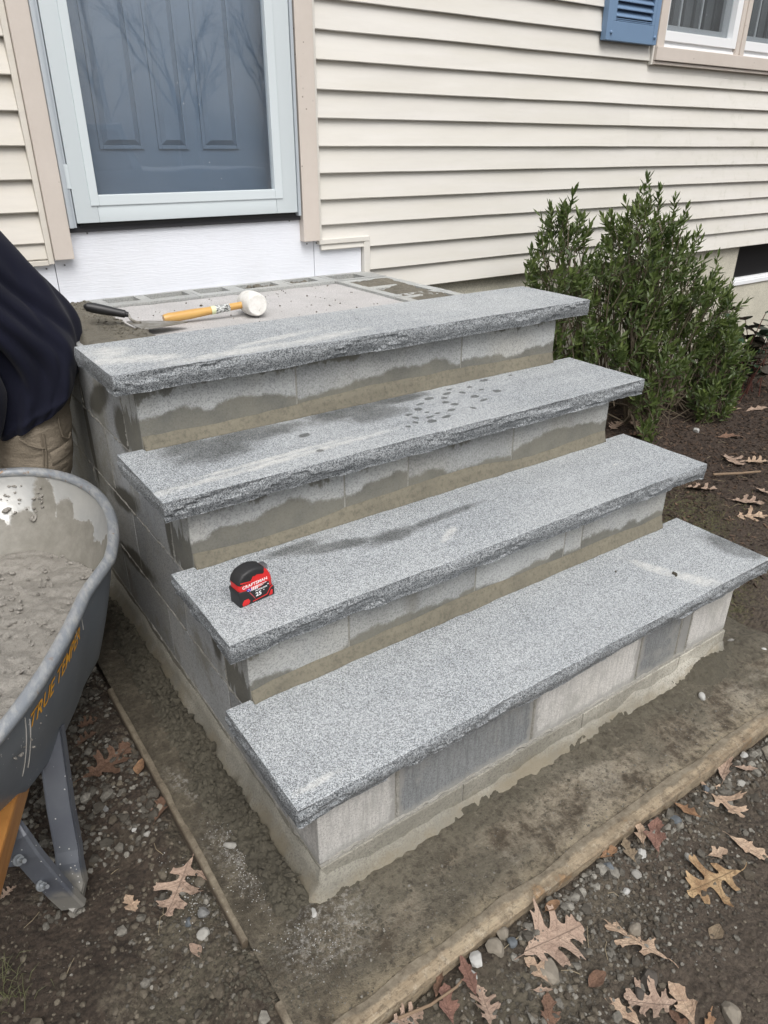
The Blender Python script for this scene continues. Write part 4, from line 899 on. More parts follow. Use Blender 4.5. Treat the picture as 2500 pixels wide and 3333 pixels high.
m3 = m_granite_top('granite_top_third', 7, wet=rel([(0.36, -0.605, 0.11, 0.022, -15), (0.50, -0.640, 0.08, 0.026, 0), (0.66, -0.630, 0.13, 0.014, 4), (0.28, -0.56, 0.08, 0.018, 0)], c3), white=rel([(0.62, -0.71, 0.035, 0.010, 30), (1.3, -0.66, 0.012, 0.004, 0)], c3), band=0.12, dust=0.2)
slab(2, 0.0031, 1.5274, 0, m3, 163, 'third granite tread from the top, with the red tape measure on it')
c4 = cc(3)
m4 = m_granite_top('granite_top_lowest', 11, wet=rel([(1.495, -0.955, 0.045, 0.080, 4)], c4), white=rel([(1.205, -0.91, 0.018, 0.065, 16), (1.25, -1.01, 0.022, 0.055, 30), (0.07, -1.03, 0.04, 0.008, 0)], c4), dust=0.2)
slab(3, -0.0006, 1.519, 0, m4, 197, 'lowest granite tread nearest the ground with a dark wet corner')
for (x, y, z) in ((1.183, -0.955, -0.5967), (1.02, -0.885, -0.5967)):
    pass
o = link('tread_crumbs', scatter_mesh('tread_crumbs', [(1.222, -0.962, -0.597), (1.10, -0.862, -0.597), (1.216, -0.97, -0.597), (1.1, -0.9, -0.597), (1.29, -0.93, -0.597), (0.87, -0.80, -0.597)], [0.0065, 0.003, 0.004, 0.002, 0.002, 0.002], LUMPS, ICO2F, M_CRUMB, [0.5] * 6, bury=0.2), kind='stuff'); tag(o, 'little mortar crumbs lying on the white smear of the lowest tread', 'mortar crumbs')

# ------------------------------------------------------------------ text helper
def text_mesh(s, size, bold=0.0, shear=0.0, align='LEFT', extr=0.0003):
    cu = bpy.data.curves.new('txt', 'FONT'); cu.body = s; cu.size = size; cu.offset = bold; cu.shear = shear; cu.align_x = align; cu.extrude = extr; cu.resolution_u = 3
    o = bpy.data.objects.new('txt', cu); COL.objects.link(o); C.view_layer.update()
    me = bpy.data.meshes.new_from_object(o.evaluated_get(C.evaluated_depsgraph_get())); bpy.data.objects.remove(o); me.name = 'lettering'; return me

# ------------------------------------------------------------------ tape measure
def tape():
    RED = simple('tape_red_plastic', (0.62, 0.022, 0.022), 0.35, 0, 300, 0.1, 0.0005); BLK = simple('tape_black_rubber', (0.018, 0.018, 0.019), 0.55, 0, 400, 0.2, 0.0005)
    WHT = simple('print_white', (0.85, 0.85, 0.85), 0.5); BLU = simple('print_blue', (0.03, 0.05, 0.40), 0.5); STL = simple('tape_steel', (0.35, 0.35, 0.36), 0.35, 0.9)
    t = thing('tape_measure', 'red and black 25 foot tape measure standing on the third granite tread', 'tape measure', (0.073, -0.715, -2 * RISE + 0.0005))
    t.rotation_euler.z = R(6)
    mm = 0.001
    def pr(pts, y0, y1, bev, mat, name, par=t):
        me = MB().prism([(x * mm, z * mm) for x, z in pts], y0 * mm, y1 * mm, 'y', bev * mm).mesh(name, mat, True); return lpart(name, me, par)
    pr([(1, 18), (82, 18), (82, 40), (80, 50), (74, 62), (64, 70), (48, 74), (28, 74), (12, 69), (4, 60), (1, 50)], 2, 39, 5, RED, 'shell')
    pr([(0, 0), (84, 0), (85, 6), (85, 20), (80, 24), (72, 25), (66, 30), (24, 30), (18, 34), (-1, 37), (-2, 30), (0, 22)], 0, 41, 2.5, BLK, 'bumper')
    pr([(0, 52), (4, 47), (30, 47.5), (38, 57), (46, 60), (62, 56), (66, 60), (66, 71), (58, 75), (44, 78.5), (30, 78), (14, 73), (4, 63)], 0.6, 40.4, 6, BLK, 'grip')
    # red stripe on grip, ribs
    for y in (-0.0, 40.6):
        pass
    pr([(6, 57), (30, 53.5), (36, 62), (39, 62), (32, 50.8), (5, 54.2)], 0.0, 41, 0.3, RED, 'grip_stripe')
    rib = MB()
    for k in range(9):
        a = R(118 - k * 7.5); cx, cz = 36, 30; r0 = 47.2
        x = cx + r0 * math.cos(a) * 0.86; z = cz + r0 * math.sin(a)
        Mx = Matrix.Translation((x * mm, 0.0205, z * mm)) @ Matrix.Rotation(-(a - R(90)), 4, 'Y')
        rib.box(-0.0016, 0.0016, -0.013, 0.013, -0.001, 0.0012, 0, Mx)
    lpart('grip_rib', rib.mesh('grip_rib', BLK), t)
    # belt clip and hook
    lpart('lock_button', MB().box(0.068, 0.079, 0.011, 0.031, 0.060, 0.070, 0.002, Matrix.Translation((0, 0, 0))).mesh('lock_button', STL), t)
    lpart('hook', MB().box(0.0855, 0.0875, 0.012, 0.030, 0.002, 0.018, 0.0005).mesh('hook', STL), t)
    pr([(6, 2), (20, 2), (24, 9), (20, 15), (10, 15), (5, 8)], -0.7, 2, 0.3, RED, 'corner_inset'); pr([(70, 3), (79, 3), (80, 14), (76, 15)], -0.7, 2, 0.3, RED, 'corner_inset')
    pr([(30, 3.8), (66, 7.2), (76, 20.5), (81, 22.5), (81, 24), (75, 22.5), (65, 9), (30, 5.4)], -0.6, 1, 0.1, RED, 'trim_stripe')
    lab = pr([(28, 8.6), (56, 12.2), (73, 27), (72, 37.5), (62, 35.5), (48, 29.5), (26, 28)], -0.45, 1.2, 0.1, BLK, 'label_panel')
    pr([(23.5, 28), (26, 28), (37, 10), (36, 8.5)], -0.6, 1.2, 0.1, simple('grey_line', (0.4, 0.08, 0.08), 0.5), 'label_edge')
    rx = Matrix.Rotation(R(90), 4, 'X')
    def txt(s, size, x, y, ang=0, bold=0.0, shear=0.0, mat=WHT, name='lettering', yy=1.55, sx=1.0):
        me = text_mesh(s, size * mm, bold * mm, shear); me.materials.clear(); me.materials.append(mat)
        me.transform(Matrix.Translation((x * mm, yy * mm, y * mm)) @ Matrix.Rotation(-R(ang), 4, 'Y') @ rx @ Matrix.Diagonal((sx, 1, 1, 1)))
        return lpart(name, me, t)
    txt('CRAFTSMAN', 9.4, 9, 40.0, 2, 0.12, 0.0, yy=1.6, sx=1.14)
    txt('MADE IN THE USA', 2.6, 46, 35.6, 2, 0.05, yy=1.6); txt('WITH GLOBAL MATERIALS', 2.0, 46, 32.9, 2, 0.03, yy=1.6)
    txt('AUTOLOCK', 4.3, 38, 25.8, 2, 0.05, yy=-0.7, sx=1.25); txt('25', 12.6, 38, 13.8, 2, 0.25, yy=-0.7, sx=1.15); txt('FT', 2.6, 57, 21.5, 2, 0.05, yy=-0.7)
    fl = lpart('flag', MB().box(0.019, 0.0285, 0.0013, 0.003, 0.0285, 0.0365).mesh('flag', BLU), t)
    st = MB()
    for k in range(4): st.box(0.0300 + k * 0.0042, 0.0325 + k * 0.0042, 0.0011, 0.003, 0.0290, 0.0372 + 0.0002 * k)
    for (a, c) in ((0.021, 0.0315), (0.0245, 0.0335), (0.0225, 0.035), (0.0262, 0.0302)): st.box(a, a + 0.0016, 0.0009, 0.002, c, c + 0.0013)
    lpart('flag_stripes', st.mesh('flag_stripes', WHT), t)
    lpart('drop_mark', MB().tube([(0.0695, -0.0010, 0.0322), (0.0695, -0.0004, 0.0322)], 0.0013, 8).mesh('drop_mark', WHT), t)
    t.scale = (0.97, 0.97, 1.0)
tape()

# ------------------------------------------------------------------ mallet
def mallet():
    hc = Vector((0.637, 0.335, -0.017)); end = Vector((0.345, 0.352, -0.036))
    t = thing('rubber_mallet', 'white rubber mallet with a yellow wooden handle lying on the landing', 'mallet', (0.5, 0.34, -0.055))
    wh = NB('mallet_white_rubber')
    c = wh.mix(wh.ramp(wh.noise(30, 6, 0.7), [(0.42, 0), (0.68, 1)]), (0.74, 0.73, 0.70), (0.60, 0.58, 0.53)); c = wh.mix(wh.step(wh.noise(80, 4, 0.7), 0.62, 0.7), c, (0.42, 0.40, 0.36)); MW = wh.pbr(c, 0.7, wh.bump(wh.noise(60, 4), 0.3, 0.002))
    ax = Vector((-0.11, -0.99, 0.05)).normalized()
    P = []; rd = []
    for k in range(15):
        u = -1 + 2 * k / 14; P.append(hc + ax * u * 0.053); e = 1 - max(0, abs(u) - 0.9) * 0.9
        rd.append((0.0385 - 0.0045 * u * u) * e)
    part('mallet_head', MB().tube(P, rd, 40).mesh('mallet_head', MW, True), t)
    wd = NB('mallet_handle_varnished_ash')
    dirv = (end - hc).normalized()
    g = wd.noise(30, 5, 0.6, wd.mapv(scale=(0.12, 1, 1)), dist=1.0); c = wd.mix(wd.ramp(g, [(0.35, 0), (0.65, 1)]), (0.60, 0.37, 0.115), (0.50, 0.275, 0.075)); MH = wd.pbr(c, 0.35, wd.bump(g, 0.1, 0.001))
    P = []; rd = []
    for k in range(18):
        u = k / 17; P.append(hc.lerp(end, u)); rd.append(0.0112 + 0.0035 * sstep(0.35, 0.75, u) + (0.001 if u > .9 else 0) - (0.003 if k == 17 else 0))
    part('handle', MB().tube(P, [float(x) for x in rd], 20).mesh('handle', MH, True), t)
    P = [hc.lerp(end, u) for u in (0.27, 0.34, 0.41, 0.48)]
    st = NB('worn_sticker'); c = st.mix(st.step(st.noise(90, 4, 0.8, st.mapv(scale=(1, 1, 2.5))), 0.50, 0.54), (0.62, 0.64, 0.62), (0.03, 0.03, 0.03)); c = st.mix(st.step(st.sep()[0], 0.512, 0.508), c, (0.62, 0.66, 0.42)); MS = st.pbr(c, 0.5)
    part('sticker', MB().tube(P, [0.0117, 0.0120, 0.0126, 0.0134], 20).mesh('sticker', MS, True), t)
mallet()
# ------------------------------------------------------------------ trowel
def trowel():
    t = thing('brick_trowel', 'pointed brick trowel with black handle lying in wet mortar on the landing', 'trowel', (0.25, 0.33, -0.05))
    MBL = NB('trowel_steel_mortar_smeared'); c = MBL.mix(MBL.step(MBL.noise(22, 5, 0.7), 0.36, 0.6), (0.30, 0.29, 0.27), (0.17, 0.155, 0.125)); mb = MBL.pbr(c, 0.5, MBL.bump(MBL.noise(60, 5), 0.4, 0.002), 0.25)
    BK = simple('trowel_handle_black', (0.016, 0.016, 0.017), 0.45, 0, 200, 0.3, 0.001)
    z = -0.0345; ol = [(0.236, 0.366), (0.242, 0.372), (0.300, 0.340), (0.350, 0.302), (0.383, 0.272), (0.388, 0.262), (0.380, 0.256), (0.330, 0.248), (0.280, 0.240), (0.250, 0.237), (0.243, 0.243), (0.238, 0.30)]
    b = MB().prism(ol, z - 0.001, z + 0.0012, 'z'); part('blade', b.mesh('blade', mb), t)
    b = MB().tube([(0.262, 0.318, z + .001), (0.252, 0.335, z + .004), (0.2455, 0.350, z + .010), (0.244, 0.354, z + .014), (0.2435, 0.356, -0.013), (0.240, 0.360, -0.009), (0.228, 0.366, -0.006)], [.006, .0045, .004, .0038, .0038, .004, .004], 10); part('shank', b.mesh('shank', mb, True), t)
    P = [Vector((0.2425, 0.358, -0.012)).lerp(Vector((0.130, 0.405, 0.018)), u) for u in (0, .06, .08, .3, .55, .8, .93, 1.0)]
    b = MB().tube(P, [.0075, .0085, .0115, .0125, .0145, .0150, .0125, .004], 18); part('handle', b.mesh('handle', BK, True), t)
    me = text_mesh('QLT', 0.012, 0.0002, 0.3); me.materials.clear(); me.materials.append(simple('handle_emboss', (0.05, 0.05, 0.055), 0.4))
    me.transform(Matrix.Translation((0.168, 0.3765, 0.0045)) @ Matrix.Rotation(R(14), 4, 'Y') @ Matrix.Rotation(R(-22), 4, 'Z') @ Matrix.Rotation(R(70), 4, 'X')); part('lettering', me, t)
trowel()

# ------------------------------------------------------------------ wheelbarrow
def wheelbarrow():
    AX = Vector((-0.103, -0.40, 0)); F = Vector((0.437, 0.8994, 0)).normalized(); Lf = Vector((-F.y, F.x, 0))
    def W(s, l, z): return AX + F * s + Lf * l + Vector((0, 0, z))
    CL = 0.33
    t = thing('wheelbarrow', 'dark grey steel wheelbarrow holding wet mortar, left of the steps', 'wheelbarrow', tuple(W(0, CL, -0.945)))
    out = NB('tray_paint_dark_grey'); n = out.noise(5, 6, 0.6)
    c = out.mix(out.ramp(n, [(0.35, 0), (0.7, 1)]), (0.135, 0.152, 0.170), (0.185, 0.202, 0.218))
    sp = out.n('TexVoronoi', {'feature': 'F1'}, Vector=out.mapv(scale=(1, 1, 0.6)), Scale=190); spc = out.n('SeparateColor', None, Color=sp.outputs['Color']).outputs[0]
    m = out.math('MULTIPLY', out.step(sp.outputs['Distance'], 0.24, 0.16), out.step(spc, 0.86, 0.90)); m = out.math('MULTIPLY', m, out.step(out.noise(5, 3), 0.40, 0.55))
    c = out.mix(m, c, (0.62, 0.62, 0.60))
    run = out.math('MULTIPLY', out.step(out.noise(38, 1, 0.4, out.mapv(scale=(1, 1, 0.03))), 0.74, 0.77), out.step(out.noise(7, 2, 0.5), 0.50, 0.58)); 
    M_OUT = out.pbr(c, 0.42, out.bump(out.noise(120, 4), 0.08, 0.001), 0.15)
    inn = NB('tray_inside_bare_steel_mortar'); s = inn.sep()
    c = inn.mix(inn.ramp(inn.noise(12, 6, 0.7), [(0.35, 0), (0.7, 1)]), (0.46, 0.465, 0.46), (0.34, 0.355, 0.365)); c = inn.mix(inn.math('MULTIPLY', inn.ramp(inn.noise(2, 3), [(0.45, 0), (0.6, 1)]), 0.5), c, (0.50, 0.485, 0.44))
    lev = inn.math('ADD', s[2], inn.math('MULTIPLY', inn.math('SUBTRACT', inn.noise(7, 4, 0.6, inn.mapv(loc=(2.2, 0, 0))), 0.5), 0.22))
    wet = inn.step(lev, -0.452, -0.462)
    spl = inn.blobs([(-0.135, 0.10, 0.030, 0.05, 0), (-0.10, 0.04, 0.022, 0.04, 10), (-0.17, 0.05, 0.03, 0.05, 0), (-0.20, 0.10, 0.035, 0.05, 0), (-0.15, -0.02, 0.03, 0.04, 0), (-0.075, 0.09, 0.006, 0.006, 0)], 0.12, 0.45, 30)
    wet = inn.math('MAXIMUM', wet, spl); c = inn.mix(wet, c, inn.mix(inn.ramp(inn.noise(30, 5, .7), [(.35, 0), (.65, 1)]), (0.165, 0.155, 0.13), (0.22, 0.208, 0.18)))
    M_IN = inn.pbr(c, inn.n('MapRange', None, Value=wet, i3=0.38, i4=0.6).outputs[0], inn.bump(inn.math('ADD', inn.noise(40, 5), inn.math('MULTIPLY', wet, 1.0)), 0.35, 0.003), inn.n('MapRange', None, Value=wet, i3=0.45, i4=0.0).outputs[0])
    rm = NB('tray_rim_worn_steel'); c = rm.mix(rm.ramp(rm.noise(60, 5, 0.7, rm.mapv(rot=(0, 0, R(26)), scale=(1, 0.25, 1))), [(0.46, 0), (0.75, 1)]), (0.27, 0.29, 0.315), (0.50, 0.50, 0.48)); c = rm.mix(rm.math('MULTIPLY', rm.step(rm.noise(60, 5, .7), 0.60, 0.68), rm.step(rm.noise(4, 2), 0.45, 0.6)), c, (0.30, 0.19, 0.11)); M_RIM = rm.pbr(c, 0.42, rm.bump(rm.noise(70, 5), 0.4, 0.002), 0.35)
    NA = 128
    def rim(a):
        ca, sa = math.cos(a), math.sin(a)
        if ca >= 0: s_, w_ = 0.49 * ca, 0.33 * sa
        else:
            p = 5.0; d = (abs(ca) ** p + abs(sa) ** p) ** (-1 / p); s_ = 0.66 * ca * d; w_ = 0.33 * sa * d; w_ *= 1 - 0.075 * min(1, abs(s_) / 0.12) - 0.13 * min(1.2, abs(s_) / 0.5) ** 2.2
        return s_, w_
    def tray_pt(a, u, off=0.0):
        """u 0 at the rim .. 1 at the floor; off = outward offset"""
        s_, w_ = rim(a); e = u ** 1.35
        s2 = (s_ * (1 - 0.40 * e) if s_ > 0 else s_ * (1 - 0.30 * e)); w2 = w_ * (1 - (0.17 + 0.08 * float(sstep(-0.2, 0.35, s_))) * e)
        l = math.hypot(s2, w2) or 1; s2 += off * s2 / l; w2 += off * w2 / l
        z = -0.38 + 0.036 * s_ - 0.27 * (u ** 0.92)
        return W(s2, CL + w2, z)
    def shell(off, flip):
        vs = []; fs = []; K = 15
        for j in range(K):
            u = j / (K - 1) * 0.97
            for i in range(NA): vs.append(tray_pt(2 * math.pi * i / NA, u, off))
        base_z = -0.38 - 0.27 + (0.0 if off > 0.0001 else 0.003)
        for i in range(NA):
            p = tray_pt(2 * math.pi * i / NA, 1.0, off - 0.012); vs.append(Vector((p.x, p.y, base_z - 0.004)))
        for j in range(K):
            for i in range(NA): i2 = (i + 1) % NA; q = (j * NA + i, j * NA + i2, (j + 1) * NA + i2, (j + 1) * NA + i); fs.append(q if not flip else q[::-1])
        q = tuple(K * NA + i for i in range(NA)); fs.append(q if not flip else q[::-1]); return vs, fs
    for off, flip, mt, nme in ((0.0015, False, M_OUT, 'tray'), (-0.0005, True, M_IN, 'tray_lining')):
        vs, fs = shell(off, flip); me = mesh_from(nme, vs, fs, True, [mt])
        me.set_sharp_from_angle(angle=R(40))
        if nme == 'tray': tr = part(nme, me, t)
        else: part(nme, me, tr)
    pts = [];
    for i in range(NA):
        a = 2 * math.pi * i / NA; p = tray_pt(a, 0.0, 0.007); p.z += 0.002; pts.append(p)
    part('rim', MB().tube(pts, [0.0132 + 0.0003 * math.sin(i * 2.1) for i in range(NA)], 12, closed=True).mesh('rim', M_RIM, True), tr)
    # lettering wrapped on the outer side
    YEL = simple('decal_orange_yellow', (0.85, 0.40, 0.03), 0.5)
    me = text_mesh('TRUE TEMPER', 0.040, 0.0006, 0.35, extr=0.0); xs = [v.co.x for v in me.vertices]; x0, x1 = min(xs), max(xs)
    bm = bmesh.new(); bm.from_mesh(me); bmesh.ops.triangulate(bm, faces=bm.faces)
    for _ in range(2): bmesh.ops.subdivide_edges(bm, edges=[e for e in bm.edges if e.calc_length() > 0.012], cuts=1, use_grid_fill=False)
    tab = [(rim(a)[0], a) for a in np.linspace(math.pi, 1.5 * math.pi + 0.6, 600)]       # right side (negative width)
    ts = np.array([q[0] for q in tab]); ta = np.array([q[1] for q in tab]); o_ = np.argsort(ts)
    for v in bm.verts:
        s_ = -0.415 + (v.co.x - x0) / (x1 - x0) * 0.245; u = 0.235 - (v.co.y / 0.029) * 0.105
        a = float(np.interp(s_ / (1 - 0.30 * u ** 1.35), ts[o_], ta[o_]))
        v.co = tray_pt(a, max(0.02, u), 0.0032)
    bm.to_mesh(me); bm.free(); me.materials.clear(); me.materials.append(YEL); part('lettering', me, tr)
    for (s0, u0, u1, r_) in ((-0.432, 0.10, 0.62, 0.0011), (-0.418, 0.16, 0.60, 0.0013), (-0.20, 0.06, 0.2, 0.0012), (-0.155, 0.10, 0.24, 0.0014)):
        P = []
        for k in range(12):
            u = u0 + (u1 - u0) * k / 11; a = float(np.interp((s0 + 0.012 * k / 11) / (1 - 0.30 * u ** 1.35), ts[o_], ta[o_])); P.append(tray_pt(a, u, 0.0025))
        part('mortar_drip', MB().tube(P, [r_ * (0.8 + 0.5 * float(vnoise(k * .9, s0 * 50, 7))) for k in range(12)], 6).mesh('mortar_drip', simple('dried_drip', (0.52, 0.51, 0.47), 0.8), True), tr)
    # handles, legs, braces
    WOOD = NB('handle_varnished_wood'); g = WOOD.noise(30, 5, .6, WOOD.mapv(scale=(.3, .3, 3))); c = WOOD.mix(WOOD.ramp(g, [(.35, 0), (.65, 1)]), (0.42, 0.20, 0.055), (0.32, 0.135, 0.035)); MW = WOOD.pbr(c, 0.4)
    LEG = NB('leg_steel_grey_paint'); c = LEG.mix(LEG.ramp(LEG.noise(8, 5), [(.35, 0), (.7, 1)]), (0.085, 0.092, 0.112), (0.125, 0.135, 0.152)); s = LEG.sep(); mud = LEG.step(LEG.math('ADD', s[2], LEG.math('MULTIPLY', LEG.math('SUBTRACT', LEG.noise(30, 4), .5), .08)), -0.855, -0.885)
    c = LEG.mix(LEG.math('MULTIPLY', mud, 0.75), c, (0.27, 0.255, 0.22)); vs_ = LEG.n('TexVoronoi', None, Vector=LEG.obj(), Scale=130); vc = LEG.n('SeparateColor', None, Color=vs_.outputs['Color']).outputs[0]
    c = LEG.mix(LEG.math('MULTIPLY', LEG.step(vs_.outputs['Distance'], .22, .15), LEG.step(vc, .84, .88)), c, (.6, .6, .58)); ML = LEG.pbr(c, 0.45, LEG.bump(LEG.noise(90, 4), .15, .001), .1)
    ZN = simple('bolt_zinc', (0.32, 0.335, 0.345), 0.4, 0.7)
    def bar(pa, pb, wv, w, th, mat, name, par=t, bev=0.002):
        pa, pb = Vector(pa), Vector(pb); ax = (pb - pa).normalized(); wv = (wv - ax * wv.dot(ax)).normalized(); n = ax.cross(wv)
        M = Matrix((( ax.x, wv.x, n.x, (pa.x + pb.x) / 2), (ax.y, wv.y, n.y, (pa.y + pb.y) / 2), (ax.z, wv.z, n.z, (pa.z + pb.z) / 2), (0, 0, 0, 1)))
        L_ = (pb - pa).length
        return part(name, MB().box(-L_ / 2, L_ / 2, -w / 2, w / 2, -th / 2, th / 2, bev, M).mesh(name, mat, False), par)
    def channel(P, wdir, w, flange, mat, name, par=t):
        """folded steel strap through points P: web + two flanges; wdir across the web"""
        b = MB(); prof = []
        hw = w / 2; r = 0.004; th = 0.0028
        outer = [(-hw, flange), (-hw, r), (-hw + r, 0), (hw - r, 0), (hw, r), (hw, flange)]
        inner = [(hw - th, flange), (hw - th, r + th * .3), (hw - r - th * .3, th), (-hw + r + th * .3, th), (-hw + th, r + th * .3), (-hw + th, flange)]
        pr = outer + inner; P = [Vector(p) for p in P]; rings = []
        for i, p in enumerate(P):
            ax = (P[min(i + 1, len(P) - 1)] - P[max(i - 1, 0)]).normalized(); wv = (wdir - ax * wdir.dot(ax)).normalized(); n = ax.cross(wv)
            rings.append([b.bm.verts.new(p + wv * q[0] + n * q[1]) for q in pr])
        K = len(pr)
        for i in range(len(P) - 1):
            for k in range(K): b.bm.faces.new((rings[i][k], rings[i][(k + 1) % K], rings[i + 1][(k + 1) % K], rings[i + 1][k]))
        b.bm.faces.new(rings[0]); b.bm.faces.new(rings[-1][::-1])
        return part(name, b.mesh(name, mat, False), par)
    def V3(*a): return Vector(a)
    def mir(p):      # mirror across the centre plane
        d = (p - AX).dot(Lf) - CL; return p - Lf * 2 * d
    for side in (0, 1):
        f = (lambda p: p) if side == 0 else mir
        fr = [V3(-0.310, -0.60, -0.60), V3(-0.333, -0.665, -0.75), V3(-0.342, -0.700, -0.835), V3(-0.347, -0.713, -0.855), V3(-0.350, -0.728, -0.895), V3(-0.366, -0.738, -0.925), V3(-0.376, -0.741, -0.932)]
        wd_ = V3(0.86, -0.50, 0) if side == 0 else V3(0.86, -0.5, 0) - 2 * Lf * V3(0.86, -0.5, 0).dot(Lf)
        lg = channel([f(p) for p in fr], wd_, 0.050, -0.014 if side == 0 else 0.014, ML, 'leg')
        rr = [V3(-0.366, -0.752, -0.936), V3(-0.381, -0.757, -0.88), V3(-0.398, -0.759, -0.81), V3(-0.414, -0.757, -0.745), V3(-0.425, -0.750, -0.695), V3(-0.432, -0.735, -0.678)]
        channel([f(p) for p in rr], wd_, 0.052, 0.016 if side == 0 else -0.016, ML, 'leg_brace')
        for q in ((V3(-0.4045, -0.759, -0.825),), (V3(-0.4265, -0.757, -0.738),)):
            p = f(q[0]); ax = (V3(0.35, -0.75, 0.45) if side == 0 else V3(0.35, -0.75, 0.45) - 2 * Lf * V3(0.35, -0.75, 0.45).dot(Lf)).normalized()
            b = MB(); b.tube([p, p + ax * 0.003], 0.0105, 14); b.tube([p + ax * 0.003, p + ax * 0.011], 0.0075, 6); b.tube([p + ax * 0.011, p + ax * 0.026], 0.0042, 10); part('bolt', b.mesh('bolt', ZN), t)
        ha, hb = f(W(0.55, 0.24, -0.74)), f(W(-1.10, 0.075, -0.585))
        bar(ha, hb, V3(0, 0, 1), 0.050, 0.038, MW, 'handle', bev=0.006)
    bar(W(-0.40, 0.15, -0.80), W(-0.40, 2 * CL - 0.15, -0.80), V3(0, 0, 1), 0.055, 0.004, ML, 'cross_brace')
    bar(W(-0.25, 0.16, -0.672), W(-0.25, 2 * CL - 0.16, -0.672), F, 0.05, 0.015, ML, 'cross_rail')
    TY = simple('tyre_black', (0.02, 0.02, 0.02), 0.85, 0, 80, 0.3, 0.002)
    wc = W(0.50, CL, -0.775); pts = [wc + F * 0.13 * math.cos(a) + Vector((0, 0, 1)) * 0.13 * math.sin(a) for a in np.linspace(0, 2 * math.pi, 36, endpoint=False)]
    b = MB()
    rings = []
    for i, p in enumerate(pts):
        rdir = (p - wc).normalized(); rings.append([b.bm.verts.new(p + rdir * 0.036 * math.cos(2 * math.pi * k / 12) + Lf * 0.036 * math.sin(2 * math.pi * k / 12)) for k in range(12)])
    for i in range(36):
        for k in range(12): b.bm.faces.new((rings[i][k], rings[i][(k + 1) % 12], rings[(i + 1) % 36][(k + 1) % 12], rings[(i + 1) % 36][k]))
    wl = part('wheel', b.mesh('wheel', TY, True), t)
    part('wheel_rim', MB().tube([wc - Lf * 0.022, wc - Lf * 0.018, wc + Lf * 0.018, wc + Lf * 0.022], [0.09, 0.1, 0.1, 0.09], 28).mesh('wheel_rim', ML), wl)
    part('axle', MB().tube([wc - Lf * 0.1, wc + Lf * 0.1], 0.008, 10).mesh('axle', ZN), wl)
    # wet mortar heap inside
    xs = np.linspace(-0.52, 0.44, 150); ls = np.linspace(-0.30, 0.30, 110); vs = []; idx = {}
    for j, s_ in enumerate(xs):
        for i, l_ in enumerate(ls):
            a = math.atan2(l_ / 0.33, s_ / (0.49 if s_ > 0 else 0.66))
            z = -0.528 + 0.075 * (0.1 - s_) + 0.014 * float(fbm(s_ * 5 + 3, l_ * 5, 111, 3)) + 0.010 * float(fbm(s_ * 26, l_ * 18, 113, 4, 0.7)) - 0.006 * abs(float(fbm(s_ * 50, l_ * 40, 117, 2)))
            # inside test by radius at this height
            u = min(1, max(0, ((-0.38 + 0.036 * s_ - z) / 0.27))) ** (1 / 0.92); best = None
            e = u ** 1.35; S = s_ / ((1 - 0.40 * e) if s_ > 0 else (1 - 0.30 * e)); Wd = l_ / (1 - (0.17 + 0.08 * float(sstep(-0.2, 0.35, s_))) * e)
            if S >= 0: ok = (S / 0.49) ** 2 + (Wd / 0.33) ** 2 < 0.985
            else: ok = (abs(S) / 0.66) ** 5 + (abs(Wd) / (0.33 * (1 - 0.075 * min(1, abs(S) / 0.12) - 0.13 * min(1.2, abs(S) / 0.5) ** 2.2))) ** 5 < 0.95
            if ok: idx[(j, i)] = len(vs); vs.append(W(s_, CL + l_, z))
    fs = [(idx[(j, i)], idx[(j + 1, i)], idx[(j + 1, i + 1)], idx[(j, i + 1)]) for j in range(len(xs) - 1) for i in range(len(ls) - 1) if all(k in idx for k in ((j, i), (j + 1, i), (j + 1, i + 1), (j, i + 1)))]
    o = link('wet_mortar', mesh_from('wet_mortar', vs, fs, True, [M_MORT_MIX])); tag(o, 'wet grey mortar mix filling the wheelbarrow tray', 'mortar')
    pts = []; sz = []
    for k in range(420):
        s_, l_ = nrg.uniform(-0.5, 0.36), nrg.uniform(-0.27, 0.1)
        if (max(s_, 0) / 0.42) ** 2 + (l_ / 0.29) ** 2 > 1: continue
        p = W(s_, CL + l_, -0.528 + 0.075 * (0.1 - s_)); pts.append(tuple(p)); sz.append(nrg.uniform(0.002, 0.006) * (2 if nrg.rand() < .08 else 1))
    for k in range(95):       # clots stuck on the inner front wall
        a = nrg.uniform(-0.25, 1.1); u = nrg.uniform(0.08, 0.38) ; p = tray_pt(a, u, -0.004); pts.append((p.x, p.y, p.z - 0.002)); sz.append(nrg.uniform(0.002, 0.006) * (2.2 if nrg.rand() < .14 else 1))
    o = link('mortar_blobs', scatter_mesh('mortar_blobs', pts, sz, LUMPS, ICO2F, M_MORT_MIX, nrg.rand(len(pts)), bury=0.35), kind='stuff'); tag(o, 'grey mortar blobs and clots sticking inside the wheelbarrow tray', 'mortar blobs')
wheelbarrow()

